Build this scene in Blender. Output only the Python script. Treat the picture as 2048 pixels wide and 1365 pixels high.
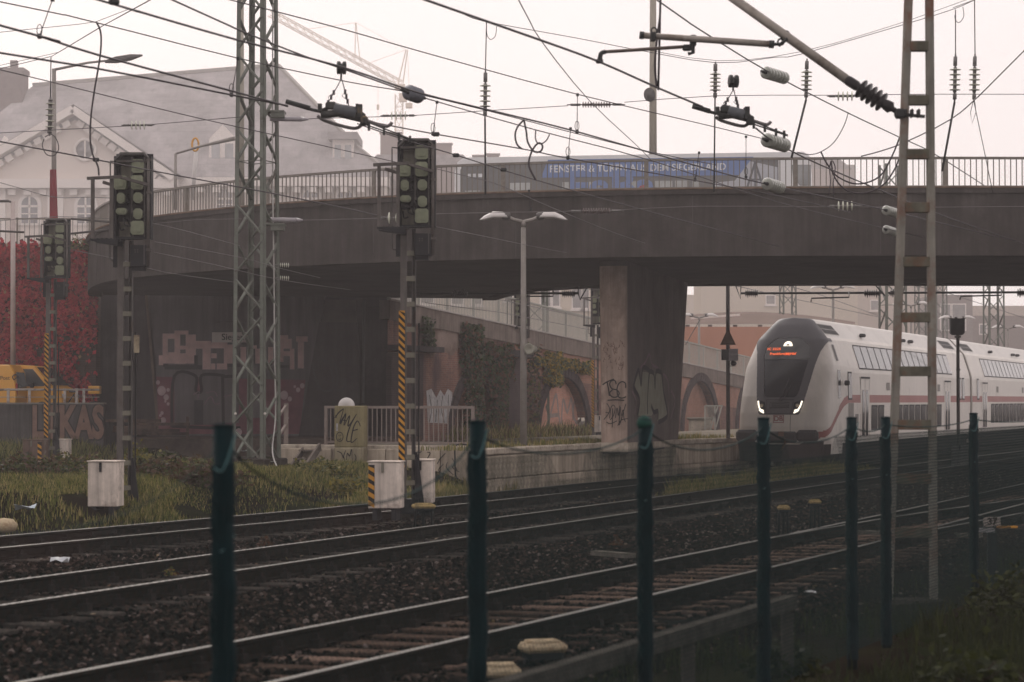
import bpy, bmesh, math, random
import numpy as np
from mathutils import Vector, Matrix, Euler

for _o in list(bpy.data.objects):
    bpy.data.objects.remove(_o)
SC = bpy.context.scene
COL = SC.collection
R = math.radians
rnd = random.Random(7)

# ---------------------------------------------------------------- camera, sky, sun, exposure
CAM_Z = 1.85
FPX = 4550.0
PITCH = math.atan(117.5 / FPX)
cam_d = bpy.data.cameras.new('camera')
cam_d.sensor_width = 36.0
cam_d.lens = FPX / 2048 * 36.0
cam_d.clip_start = 0.1
cam_d.clip_end = 3000
cam_d.dof.use_dof = True
cam_d.dof.focus_distance = 58.0
cam_d.dof.aperture_fstop = 3.2
cam = bpy.data.objects.new('camera', cam_d)
cam.location = (0, 0, CAM_Z)
cam.rotation_euler = (R(90) + PITCH, 0, 0)
COL.objects.link(cam)
SC.camera = cam

SUN_EL, SUN_AZ = 34.0, -14.0          # degrees; azimuth from +Y towards +X
world = bpy.data.worlds.new("World")
SC.world = world
world.use_nodes = True
nt = world.node_tree
nt.nodes.clear()
w_out = nt.nodes.new('ShaderNodeOutputWorld')
sky = nt.nodes.new('ShaderNodeTexSky')
sky.sky_type = 'NISHITA'
sky.sun_disc = False
sky.sun_elevation = R(SUN_EL)
sky.sun_rotation = R(SUN_AZ)
sky.air_density = 1.0
sky.dust_density = 3.0
bg1 = nt.nodes.new('ShaderNodeBackground')
bg1.inputs['Strength'].default_value = 0.06
nt.links.new(sky.outputs[0], bg1.inputs['Color'])
bg2 = nt.nodes.new('ShaderNodeBackground')      # the even cloud and fog deck that hides most of the blue
bg2.inputs['Color'].default_value = (0.97, 0.905, 0.89, 1)
bg2.inputs['Strength'].default_value = 1.24
w_tc = nt.nodes.new('ShaderNodeTexCoord'); w_nz = nt.nodes.new('ShaderNodeTexNoise'); w_nz.inputs['Scale'].default_value = 3.0; w_nz.inputs['Detail'].default_value = 3
nt.links.new(w_tc.outputs['Generated'], w_nz.inputs['Vector'])
w_rp = nt.nodes.new('ShaderNodeValToRGB'); w_rp.color_ramp.elements[0].position = .3; w_rp.color_ramp.elements[1].position = .7
w_rp.color_ramp.elements[0].color = (.87, .80, .795, 1); w_rp.color_ramp.elements[1].color = (.99, .925, .905, 1)
nt.links.new(w_nz.outputs['Fac'], w_rp.inputs[0]); nt.links.new(w_rp.outputs[0], bg2.inputs['Color'])
mix = nt.nodes.new('ShaderNodeMixShader')
mix.inputs[0].default_value = 0.85
nt.links.new(bg1.outputs[0], mix.inputs[1])
nt.links.new(bg2.outputs[0], mix.inputs[2])
nt.links.new(mix.outputs[0], w_out.inputs['Surface'])

sun_d = bpy.data.lights.new('sun', 'SUN')
sun_d.energy = 1.5
sun_d.angle = R(22)
sun_d.color = (1.0, 0.93, 0.86)
sun = bpy.data.objects.new('sun', sun_d)
sd = Vector((math.sin(R(SUN_AZ)) * math.cos(R(SUN_EL)), math.cos(R(SUN_AZ)) * math.cos(R(SUN_EL)), math.sin(R(SUN_EL))))
sun.rotation_euler = sd.to_track_quat('Z', 'Y').to_euler()
sun.location = (0, 60, 60)
COL.objects.link(sun)

HAZE_DENSITY = 0.001
SC.view_settings.view_transform = 'Standard'
SC.view_settings.look = 'None'
SC.view_settings.gamma = 1
SC.view_settings.use_curve_mapping = False
SC.view_settings.exposure = 0.0
SC.render.engine = 'CYCLES'
SC.cycles.use_denoising = True
SC.cycles.max_bounces = 6
SC.cycles.diffuse_bounces = 3
SC.cycles.glossy_bounces = 3
SC.cycles.transmission_bounces = 4
SC.cycles.transparent_max_bounces = 12
SC.cycles.volume_bounces = 2
SC.cycles.sample_clamp_indirect = 4.0

# ---------------------------------------------------------------- measuring helpers (photo pixel -> point at a depth or a height)
_cp, _sp = math.cos(PITCH), math.sin(PITCH)
def ray(px, py):
    a = (px - 1024.0) / FPX
    b = (682.5 - py) / FPX
    return Vector((a, _cp - b * _sp, _sp + b * _cp))
def PY(px, py, Y):
    d = ray(px, py); t = Y / d.y
    return Vector((d.x * t, Y, CAM_Z + d.z * t))
def PZ(px, py, z):
    d = ray(px, py); t = (z - CAM_Z) / d.z
    return Vector((d.x * t, d.y * t, z))
def PX(px, Y):
    return (px - 1024.0) / FPX * Y

# ---------------------------------------------------------------- materials
MATS = {}
def _nodes(name):
    m = bpy.data.materials.new(name); m.use_nodes = True
    t = m.node_tree
    return m, t, t.nodes['Principled BSDF']
def _n(t, typ, **kw):
    n = t.nodes.new(typ)
    for k, v in kw.items():
        setattr(n, k, v)
    return n
def _math(t, op, a, b=None):
    n = t.nodes.new('ShaderNodeMath'); n.operation = op
    for i, v in enumerate((a, b)):
        if v is None: continue
        if isinstance(v, (int, float)): n.inputs[i].default_value = v
        else: t.links.new(v, n.inputs[i])
    return n.outputs[0]
def _ramp(t, fac, stops):
    n = t.nodes.new('ShaderNodeValToRGB')
    el = n.color_ramp.elements
    while len(el) < len(stops): el.new(0.5)
    for e, (p, c) in zip(el, stops):
        e.position = p
        e.color = (c[0], c[1], c[2], 1) if isinstance(c, (tuple, list)) else (c, c, c, 1)
    t.links.new(fac, n.inputs[0])
    return n.outputs[0]
def _mixc(t, fac, a, b, blend='MIX'):
    n = t.nodes.new('ShaderNodeMix'); n.data_type = 'RGBA'; n.blend_type = blend
    for i, v in ((0, fac), (6, a), (7, b)):
        if isinstance(v, (int, float)): n.inputs[i].default_value = v
        elif isinstance(v, (tuple, list)): n.inputs[i].default_value = (v[0], v[1], v[2], 1)
        else: t.links.new(v, n.inputs[i])
    return n.outputs[2]
def _coords(t, swap=False, scale=(1, 1, 1)):
    tc = t.nodes.new('ShaderNodeTexCoord')
    src = tc.outputs['Object']
    if swap:
        s = t.nodes.new('ShaderNodeSeparateXYZ'); c = t.nodes.new('ShaderNodeCombineXYZ')
        t.links.new(src, s.inputs[0])
        t.links.new(s.outputs[0], c.inputs[0]); t.links.new(s.outputs[2], c.inputs[1]); t.links.new(s.outputs[1], c.inputs[2])
        src = c.outputs[0]
    mp = t.nodes.new('ShaderNodeMapping'); mp.inputs['Scale'].default_value = scale
    t.links.new(src, mp.inputs[0])
    return mp.outputs[0]
def _noise(t, co, scale, detail=4, rough=0.6):
    n = t.nodes.new('ShaderNodeTexNoise')
    n.inputs['Scale'].default_value = scale; n.inputs['Detail'].default_value = detail; n.inputs['Roughness'].default_value = rough
    t.links.new(co, n.inputs['Vector'])
    return n.outputs['Fac']
def M(name, rgb, rough=0.8, metal=0.0, var=0.25, scale=3.0, streak=0.0, dirt=None, dirt_amt=0.0, bump=0.0, bscale=30.0, spec=None, emit=0.0, rnd_obj=0.0):
    """a worn surface: base colour, two noise scales, optional vertical streaks, stains and relief"""
    if name in MATS: return MATS[name]
    if spec is None: spec = 0.0 if rough >= .68 else 0.15      # porous, dusty surfaces do not mirror the sky
    m, t, p = _nodes(name)
    p.inputs['Roughness'].default_value = rough
    p.inputs['Metallic'].default_value = metal
    p.inputs['Specular IOR Level'].default_value = spec
    if emit > 0:
        p.inputs['Base Color'].default_value = (*rgb, 1)
        p.inputs['Emission Color'].default_value = (*rgb, 1)
        p.inputs['Emission Strength'].default_value = emit
        MATS[name] = m
        return m
    co = _coords(t)
    n1 = _noise(t, co, scale, 5)
    f = _ramp(t, n1, [(0.25, 1 - var), (0.75, 1 + var * 0.6)])
    col = _mixc(t, 1.0, rgb, f, 'MULTIPLY')
    if streak > 0:
        cs = _coords(t, scale=(1, 1, 0.06))
        s = _noise(t, cs, 5.0, 5, 0.7)
        sf = _ramp(t, s, [(0.35, 1 - streak), (0.62, 1.0)])
        col = _mixc(t, 1.0, col, sf, 'MULTIPLY')
    if dirt is not None:
        n2 = _noise(t, co, scale * 0.45, 6, 0.7)
        df = _ramp(t, n2, [(0.62 - dirt_amt * 0.3, 0.0), (0.72 - dirt_amt * 0.2, 1.0)])
        df2 = _math(t, 'MULTIPLY', df, min(1.0, 0.4 + dirt_amt))
        col = _mixc(t, df2, col, dirt)
    if rnd_obj > 0:
        oi = t.nodes.new('ShaderNodeObjectInfo')
        rf = _ramp(t, oi.outputs['Random'], [(0.0, 1 - rnd_obj), (1.0, 1 + rnd_obj)])
        col = _mixc(t, 1.0, col, rf, 'MULTIPLY')
    t.links.new(col, p.inputs['Base Color'])
    if bump > 0:
        b = t.nodes.new('ShaderNodeBump'); b.inputs['Strength'].default_value = bump; b.inputs['Distance'].default_value = 0.02
        nb = _noise(t, co, bscale, 4, 0.65)
        t.links.new(nb, b.inputs['Height']); t.links.new(b.outputs[0], p.inputs['Normal'])
    MATS[name] = m
    return m
def M_glass(name, rgb, rough=0.06, alpha=1.0):
    if name in MATS: return MATS[name]
    m, t, p = _nodes(name)
    co = _coords(t)
    f = _ramp(t, _noise(t, co, 1.2, 3), [(0.3, 0.7), (0.7, 1.2)])
    t.links.new(_mixc(t, 1.0, rgb, f, 'MULTIPLY'), p.inputs['Base Color'])
    p.inputs['Roughness'].default_value = rough
    p.inputs['Specular IOR Level'].default_value = 0.7
    MATS[name] = m
    return m
def M_brick(name, c1, c2, mortar, bw=0.25, bh=0.075, dirt=(0.05, 0.04, 0.045), dirt_amt=0.3, bump=0.6):
    if name in MATS: return MATS[name]
    m, t, p = _nodes(name)
    co = _coords(t, swap=True)
    b = t.nodes.new('ShaderNodeTexBrick')
    b.inputs['Scale'].default_value = 1.0
    b.inputs['Brick Width'].default_value = bw; b.inputs['Row Height'].default_value = bh
    b.inputs['Mortar Size'].default_value = 0.008; b.inputs['Mortar Smooth'].default_value = 0.3
    b.inputs['Color1'].default_value = (*c1, 1); b.inputs['Color2'].default_value = (*c2, 1); b.inputs['Mortar'].default_value = (*mortar, 1)
    t.links.new(co, b.inputs['Vector'])
    col = b.outputs['Color']
    n1 = _noise(t, _coords(t), 0.55, 6, 0.7)
    col = _mixc(t, 1.0, col, _ramp(t, n1, [(0.3, 0.62), (0.7, 1.2)]), 'MULTIPLY')
    n2 = _noise(t, _coords(t, scale=(1, 1, 0.25)), 0.8, 6, 0.75)
    df = _math(t, 'MULTIPLY', _ramp(t, n2, [(0.6 - 0.3 * dirt_amt, 0.0), (0.75 - 0.2 * dirt_amt, 1.0)]), 0.85)
    col = _mixc(t, df, col, dirt)
    t.links.new(col, p.inputs['Base Color'])
    p.inputs['Roughness'].default_value = 0.9; p.inputs['Specular IOR Level'].default_value = 0
    bu = t.nodes.new('ShaderNodeBump'); bu.inputs['Strength'].default_value = bump; bu.inputs['Distance'].default_value = 0.015; bu.invert = True
    t.links.new(b.outputs['Fac'], bu.inputs['Height']); t.links.new(bu.outputs[0], p.inputs['Normal'])
    MATS[name] = m
    return m

# ---------------------------------------------------------------- scene tree
def tag(o, label=None, cat=None, group=None, kind=None):
    if label: o['label'] = label
    if cat: o['category'] = cat
    if group: o['group'] = group
    if kind: o['kind'] = kind
    return o
def thing(name, label, cat, loc=(0, 0, 0), rotz=0.0, group=None):
    o = bpy.data.objects.new(name, None)
    o.empty_display_size = 0.3
    COL.objects.link(o)
    o.location = loc
    o.rotation_euler = (0, 0, rotz)
    return tag(o, label, cat, group)
def kids(o):
    return [c for c in bpy.data.objects if c.parent == o]
def clone(root, loc, rotz=None, label=None, group=None, scale=None, skip=()):
    def cp(o, parent):
        c = o.copy(); COL.objects.link(c); c.parent = parent
        for ch in list(o.children):
            if ch.name.split('.')[0] not in skip:
                cp(ch, c)
        return c
    r = cp(root, None)
    r.location = loc
    if rotz is not None: r.rotation_euler = (0, 0, rotz)
    if scale: r.scale = (scale, scale, scale)
    if label: r['label'] = label
    if group: r['group'] = group
    return r

class MB:
    """collects shapes for ONE mesh object"""
    def __init__(self, mats=None):
        self.v = []; self.f = []; self.mi = []; self.sm = []
        self.mats = list(mats) if mats else []
    def add(self, vs, fs, mi=0, smooth=False, T=None):
        o = len(self.v)
        if T is not None: vs = [T @ Vector(v) for v in vs]
        self.v.extend([tuple(v) for v in vs])
        for f in fs:
            self.f.append([i + o for i in f]); self.mi.append(mi); self.sm.append(smooth)
        return self
    def box(self, c, s, rot=None, mi=0, bev=0.0, T=None):
        x, y, z = s[0] / 2, s[1] / 2, s[2] / 2
        if bev > 0:
            b = min(bev, x * .9, y * .9, z * .9)
            vs = []; 
            for sx in (-1, 1):
                for sy in (-1, 1):
                    for sz in (-1, 1):
                        vs += [(sx * x, sy * (y - b), sz * (z - b)), (sx * (x - b), sy * y, sz * (z - b)), (sx * (x - b), sy * (y - b), sz * z)]
            def ix(sx, sy, sz, k): return ((sx > 0) * 4 + (sy > 0) * 2 + (sz > 0)) * 3 + k
            fs = []
            for s_ in (-1, 1):
                fs.append([ix(s_, -1, -1, 0), ix(s_, 1, -1, 0), ix(s_, 1, 1, 0), ix(s_, -1, 1, 0)][::s_])
                fs.append([ix(-1, s_, -1, 1), ix(1, s_, -1, 1), ix(1, s_, 1, 1), ix(-1, s_, 1, 1)][::-s_])
                fs.append([ix(-1, -1, s_, 2), ix(1, -1, s_, 2), ix(1, 1, s_, 2), ix(-1, 1, s_, 2)][::s_])
            for a in (-1, 1):
                for c_ in (-1, 1):
                    fs.append([ix(a, c_, -1, 0), ix(a, c_, -1, 1), ix(a, c_, 1, 1), ix(a, c_, 1, 0)])
                    fs.append([ix(a, -1, c_, 0), ix(a, -1, c_, 2), ix(a, 1, c_, 2), ix(a, 1, c_, 0)])
                    fs.append([ix(-1, a, c_, 1), ix(-1, a, c_, 2), ix(1, a, c_, 2), ix(1, a, c_, 1)])
                    for d in (-1, 1):
                        fs.append([ix(a, c_, d, 0), ix(a, c_, d, 1), ix(a, c_, d, 2)])
        else:
            vs = [(-x, -y, -z), (x, -y, -z), (x, y, -z), (-x, y, -z), (-x, -y, z), (x, -y, z), (x, y, z), (-x, y, z)]
            fs = [[3, 2, 1, 0], [4, 5, 6, 7], [0, 1, 5, 4], [1, 2, 6, 5], [2, 3, 7, 6], [3, 0, 4, 7]]
        A = Matrix.Translation(Vector(c))
        if rot is not None: A = A @ (rot.to_4x4() if isinstance(rot, Matrix) else Euler(rot).to_matrix().to_4x4())
        if T is not None: A = T @ A
        return self.add(vs, fs, mi, False, A)
    def bar(self, p, q, w, h=None, mi=0, up=(0, 0, 1)):
        p = Vector(p); q = Vector(q); h = w if h is None else h
        d = (q - p); L = d.length
        if L < 1e-6: return self
        d /= L
        u = Vector(up)
        if abs(d.dot(u)) > 0.98: u = Vector((0, 1, 0))
        s = d.cross(u).normalized(); u = s.cross(d)
        rot = Matrix((s, d, u)).transposed()
        return self.box((p + q) / 2, (w, L, h), rot, mi)
    def tube(self, pts, r, n=8, mi=0, caps=True, smooth=True):
        pts = [Vector(p) for p in pts]
        rs = r if isinstance(r, (list, tuple)) else [r] * len(pts)
        vs = []; fs = []
        prev = None
        for i, p in enumerate(pts):
            a = pts[max(i - 1, 0)]; b = pts[min(i + 1, len(pts) - 1)]
            d = (b - a)
            if d.length < 1e-9: d = Vector((0, 0, 1))
            d.normalize()
            if prev is None:
                u = Vector((0, 0, 1)) if abs(d.z) < 0.9 else Vector((1, 0, 0))
            else: u = prev
            s = d.cross(u)
            if s.length < 1e-6: s = d.cross(Vector((0.3, 0.9, 0.1)))
            s.normalize(); u = s.cross(d).normalized(); prev = u
            for k in range(n):
                a_ = 2 * math.pi * k / n
                vs.append(p + (s * math.cos(a_) + u * math.sin(a_)) * rs[i])
        for i in range(len(pts) - 1):
            for k in range(n):
                k2 = (k + 1) % n
                fs.append([i * n + k, i * n + k2, (i + 1) * n + k2, (i + 1) * n + k])
        self.add(vs, fs, mi, smooth)
        if caps and n > 2:
            o = len(self.v) - len(vs)
            self.f.append([o + k for k in range(n)][::-1]); self.mi.append(mi); self.sm.append(False)
            e = o + (len(pts) - 1) * n
            self.f.append([e + k for k in range(n)]); self.mi.append(mi); self.sm.append(False)
        return self
    def lathe(self, prof, c=(0, 0, 0), axis=(0, 0, 1), n=12, mi=0, smooth=True):
        """prof: (radius, height along axis)"""
        a = Vector(axis).normalized()
        u = Vector((1, 0, 0)) if abs(a.x) < 0.9 else Vector((0, 1, 0))
        s = a.cross(u).normalized(); u = s.cross(a)
        vs = []; fs = []
        for (r, h) in prof:
            for k in range(n):
                t = 2 * math.pi * k / n
                vs.append(Vector(c) + a * h + (s * math.cos(t) + u * math.sin(t)) * r)
        for i in range(len(prof) - 1):
            for k in range(n):
                k2 = (k + 1) % n
                fs.append([i * n + k, i * n + k2, (i + 1) * n + k2, (i + 1) * n + k])
        fs.append([k for k in range(n)][::-1]); e = (len(prof) - 1) * n
        fs.append([e + k for k in range(n)])
        return self.add(vs, fs, mi, smooth)
    def prism(self, poly, a, b, T=None, mi=0):
        """poly (x,z) extruded along y from a to b"""
        n = len(poly)
        vs = [(x, a, z) for x, z in poly] + [(x, b, z) for x, z in poly]
        fs = [list(range(n)), [n + i for i in range(n)][::-1]]
        for i in range(n):
            j = (i + 1) % n
            fs.append([i, i + n, j + n, j])
        return self.add(vs, fs, mi, False, T)
    def quad(self, a, b, c, d, mi=0):
        return self.add([a, b, c, d], [[0, 1, 2, 3]], mi)
    def build(self, name, mat=None, parent=None, world=False, kind=None, label=None, cat=None, group=None, origin=None):
        if not self.v: return None
        me = bpy.data.meshes.new(name)
        vs = np.array(self.v, dtype=np.float64)
        off = np.zeros(3)
        root = parent
        while root is not None and root.parent is not None: root = root.parent
        if world and root is not None: off = np.array(root.location)
        if parent is None and not world:
            off = np.array(origin) if origin is not None else np.array([(vs[:, 0].min() + vs[:, 0].max()) / 2, (vs[:, 1].min() + vs[:, 1].max()) / 2, vs[:, 2].min()])
        vs = vs - off
        if world and root is not None and abs(root.rotation_euler.z) > 1e-6:
            ca, sa = math.cos(root.rotation_euler.z), math.sin(root.rotation_euler.z)
            vs = np.stack([vs[:, 0] * ca + vs[:, 1] * sa, -vs[:, 0] * sa + vs[:, 1] * ca, vs[:, 2]], 1)
        me.from_pydata([tuple(x) for x in vs], [], self.f)
        mats = self.mats if self.mats else [mat]
        for m in mats: me.materials.append(m)
        me.polygons.foreach_set('material_index', self.mi)
        me.polygons.foreach_set('use_smooth', self.sm)
        me.update()
        o = bpy.data.objects.new(name, me)
        COL.objects.link(o)
        if parent is not None: o.parent = parent
        elif not world: o.location = off
        return tag(o, label, cat, group, kind)

def mesh_np(name, verts, faces_n, mat, parent=None, kind=None, mats=None, mi=None, smooth=False):
    """fast: all faces have the same corner count; verts (N,3), faces (F,k)"""
    me = bpy.data.meshes.new(name)
    F, k = faces_n.shape
    me.vertices.add(len(verts)); me.vertices.foreach_set('co', verts.astype(np.float32).ravel())
    me.loops.add(F * k); me.loops.foreach_set('vertex_index', faces_n.astype(np.int32).ravel())
    me.polygons.add(F)
    me.polygons.foreach_set('loop_start', np.arange(0, F * k, k, dtype=np.int32))
    me.polygons.foreach_set('loop_total', np.full(F, k, dtype=np.int32))
    for m in (mats or [mat]): me.materials.append(m)
    if mi is not None: me.polygons.foreach_set('material_index', mi.astype(np.int32))
    if smooth: me.polygons.foreach_set('use_smooth', np.ones(F, dtype=bool))
    me.update(calc_edges=True)
    o = bpy.data.objects.new(name, me); COL.objects.link(o)
    if parent is not None: o.parent = parent
    if kind: o['kind'] = kind
    return o

def text_mesh(body, size, T, depth=0.004, align='CENTER', sx=1.0, bold=0.0):
    """flat lettering as (verts, faces) standing in the local XZ plane, transformed by T"""
    cu = bpy.data.curves.new('lettering', 'FONT')
    cu.body = body; cu.size = size; cu.align_x = align; cu.align_y = 'CENTER'
    cu.extrude = depth / 2; cu.offset = bold; cu.resolution_u = 3
    ob = bpy.data.objects.new('lettering', cu); COL.objects.link(ob)
    dg = bpy.context.evaluated_depsgraph_get(); dg.update()
    me = bpy.data.meshes.new_from_object(ob.evaluated_get(dg))
    A = T @ Matrix.Rotation(R(90), 4, 'X') @ Matrix.Diagonal((sx, 1, 1, 1))
    vs = [A @ v.co for v in me.vertices]
    fs = [list(p.vertices) for p in me.polygons]
    bpy.data.objects.remove(ob); bpy.data.curves.remove(cu); bpy.data.meshes.remove(me)
    return vs, fs

def ribbon(mb, pts, w, T, mi=0, taper=False, lift=0.0):
    """a painted stroke: flat band along pts (x,z) in the local XZ plane (face towards -y)"""
    P = [Vector((p[0], p[1])) for p in pts]
    vs = []; fs = []
    for i, p in enumerate(P):
        d = (P[min(i + 1, len(P) - 1)] - P[max(i - 1, 0)])
        if d.length < 1e-9: d = Vector((1, 0))
        d.normalize(); nrm = Vector((-d.y, d.x))
        ww = w / 2 * ((0.45 + 0.55 * math.sin(math.pi * (i + .4) / len(P))) if taper else 1)
        a = p + nrm * ww; b = p - nrm * ww
        vs += [(a.x, -lift, a.y), (b.x, -lift, b.y)]
        if i: fs.append([2 * i - 2, 2 * i - 1, 2 * i + 1, 2 * i])
    mb.add(vs, fs, mi, False, T)
def smooth_path(pts, n=6):
    P = [Vector(p) for p in pts]; out = []
    for i in range(len(P) - 1):
        p0 = P[max(i - 1, 0)]; p1 = P[i]; p2 = P[i + 1]; p3 = P[min(i + 2, len(P) - 1)]
        for k in range(n):
            t = k / n
            out.append(0.5 * ((2 * p1) + (p2 - p0) * t + (2 * p0 - 5 * p1 + 4 * p2 - p3) * t * t + (3 * p1 - p0 - 3 * p2 + p3) * t ** 3))
    out.append(P[-1])
    return out
def frame(origin, xdir, ydir=None):
    """matrix with local x along xdir (horizontal) and z up"""
    x = Vector((xdir[0], xdir[1], 0)).normalized()
    z = Vector((0, 0, 1)); y = z.cross(x)
    m = Matrix((x, y, z)).transposed().to_4x4()
    m.translation = Vector(origin)
    return m
# ================================================================ TRACK GEOMETRY
class Path:
    def __init__(self, pts, n=14):
        P = smooth_path(pts, n)
        self.P = np.array([(p.x, p.y, p.z) for p in P])
        d = np.linalg.norm(np.diff(self.P, axis=0), axis=1)
        self.s = np.concatenate([[0], np.cumsum(d)]); self.L = self.s[-1]
    def at(self, s):
        return np.array([np.interp(s, self.s, self.P[:, k]) for k in range(3)])
    def dir(self, s):
        a = self.at(max(s - .3, 0)); b = self.at(min(s + .3, self.L)); d = b - a; d[2] = 0
        return d / np.linalg.norm(d)
    def off(self, s, left, z=0.0):
        p = self.at(s); d = self.dir(s)
        return Vector((p[0] - d[1] * left, p[1] + d[0] * left, p[2] + z))
    def s_at_y(self, y): return float(np.interp(y, self.P[:, 1], self.s))
    def x_at_y(self, y): return np.interp(y, self.P[:, 1], self.P[:, 0])
    def z_at_y(self, y): return np.interp(y, self.P[:, 1], self.P[:, 2])
def V3(l): return [Vector(p) for p in l]
def ext(p0, deg, L): return (p0[0] + math.sin(R(deg)) * L, p0[1] + math.cos(R(deg)) * L, p0[2])
TRAIN_DEG = 20.5
NOSE = (7.99, 68.3, -0.25)
t1_end = ext(NOSE, TRAIN_DEG, 110)
T1 = Path(V3([(-18.0, 5.0, 0), (-11.5, 19.5, 0), (-6.67, 29.8, 0), (-2.6, 38.6, 0), (0.3, 45.5, 0), (2.65, 53, -.07), (5.25, 61, -.17), NOSE, ext(NOSE, TRAIN_DEG, 20), ext(NOSE, TRAIN_DEG, 60), t1_end]))
T2 = Path(V3([(-13.2, 1.5, 0), (-8.2, 13.5, 0), (-4.93, 21.85, 0), (-2.08, 29.2, 0), (2.1, 39.75, 0), (5.06, 47.3, 0), (8.0, 54.8, 0), (17.7, 78.7, 0), (30, 108, 0), (58, 178, 0)]))
T3 = Path(V3([(-8.0, 2.0, 0), (-4.4, 10.4, 0), (-1.57, 16.9, 0), (1.24, 23.4, 0), (2.92, 27.3, 0), (4.65, 31.5, 0), (9.0, 42.4, 0), (13.3, 53.4, 0), (24, 81, 0), (60, 172, 0)]))
T4 = Path(V3([(3.9, 29.7, 0), (5.35, 32.9, 0), (7.35, 37.0, 0), (10.0, 41.9, 0), (13.2, 47.3, 0), (20, 58, 0), (60, 120, 0)]))
T0 = Path(V3([(-20, 36, .12), (-16.0, 46.2, .12), (-12.6, 56, .12), (-6.8, 73, .05), (-1.9, 87, 0), (20, 146, -.2)]))

def sstep(x, a, b):
    t = np.clip((x - a) / (b - a), 0, 1); return t * t * (3 - 2 * t)
def ground_z(X, Y):
    x1 = T1.x_at_y(Y); x3 = T3.x_at_y(Y); x0 = T0.x_at_y(Y)
    dl = (x1 - X) * 0.93            # left of track 1
    dr = (X - x3) * 0.93
    z = np.full_like(X, -0.34)
    near = 1 - sstep(Y, 60, 72)
    mound = 0.62 * sstep(dl, 1.7, 4.2) * near
    d0 = (X - x0) * 0.94
    cut = sstep(d0, 1.8, 4.5)
    left0 = sstep(-d0, 1.6, 4.0)
    zl = -0.26 + mound * cut + 0.10 * (1 - cut) * (1 - left0) * (dl > 2) + (0.72 - 0.12) * left0
    z = np.where(dl > 1.5, zl, z)
    z = np.where(dr > 2.2, -0.30 + 0.12 * sstep(dr, 2.2, 6), z)
    z = z + 0.03 * np.sin(X * 2.1 + Y * 0.7) * (np.abs(dl) > 2.2) + 0.02 * np.sin(X * 0.9 - Y * 1.7)
    far = np.maximum(sstep(np.abs(X), 60, 90), sstep(Y, 140, 180))
    return z * (1 - far) - 0.35 * far

# ---------------------------------------------------------------- ground: one sheet to the horizon
m_earth = M('earth', (0.014, 0.011, 0.008), .95, var=.5, scale=1.3, dirt=(0.02, 0.022, 0.010), dirt_amt=.5, bump=.8, bscale=14)
gx = np.unique(np.concatenate([[-480, -300, -200, -120, -80, -60, -48], np.arange(-40, 46, 0.8), [52, 60, 80, 120, 200, 300, 480]]))
gy = np.unique(np.concatenate([[-90, -40, -10], np.arange(1, 132, 0.8), [140, 160, 200, 300, 500, 700]]))
GX, GY = np.meshgrid(gx, gy)
GZ = ground_z(GX, GY)
gv = np.stack([GX.ravel(), GY.ravel(), GZ.ravel()], 1)
nx, ny = len(gx), len(gy)
ii = (np.arange(ny - 1)[:, None] * nx + np.arange(nx - 1)[None, :]).ravel()
gf = np.stack([ii, ii + 1, ii + nx + 1, ii + nx], 1)
ground = mesh_np('ground', gv, gf, m_earth, smooth=True); ground['kind'] = 'structure'

# ---------------------------------------------------------------- ballast bed under tracks 1 to 3
m_bed = M('ballast_bed', (0.010, 0.009, 0.0085), .95, var=.5, scale=6, bump=1.0, bscale=22)
def bed_mesh(ya, yb, step, ncol, jitter):
    ys = np.arange(ya, yb + step * .5, step)
    V = []; 
    for y in ys:
        xl = T1.x_at_y(y) - 2.3; xr = T3.x_at_y(y) + 2.5
        t = np.linspace(0, 1, ncol)
        x = xl + (xr - xl) * t
        zb = np.interp(x, [xl, T1.x_at_y(y), T2.x_at_y(y), T3.x_at_y(y), xr], [T1.z_at_y(y), T1.z_at_y(y), 0, 0, 0])
        edge = np.minimum(np.minimum((x - xl) * .5, (xr - x) * .5), .16) - .16
        V.append(np.stack([x, np.full(ncol, y), zb - 0.20 + edge], 1))
    V = np.concatenate(V)
    rs = np.random.RandomState(3)
    V[:, 2] += rs.normal(0, jitter, len(V))
    n = len(ys)
    i0 = (np.arange(n - 1)[:, None] * ncol + np.arange(ncol - 1)[None, :]).ravel()
    return V, np.stack([i0, i0 + 1, i0 + ncol + 1, i0 + ncol], 1)
bv, bf = bed_mesh(2, 126, 0.7, 28, 0.012)
bed = mesh_np('ballast_bed', bv, bf, m_bed, smooth=True); bed['kind'] = 'structure'

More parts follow.
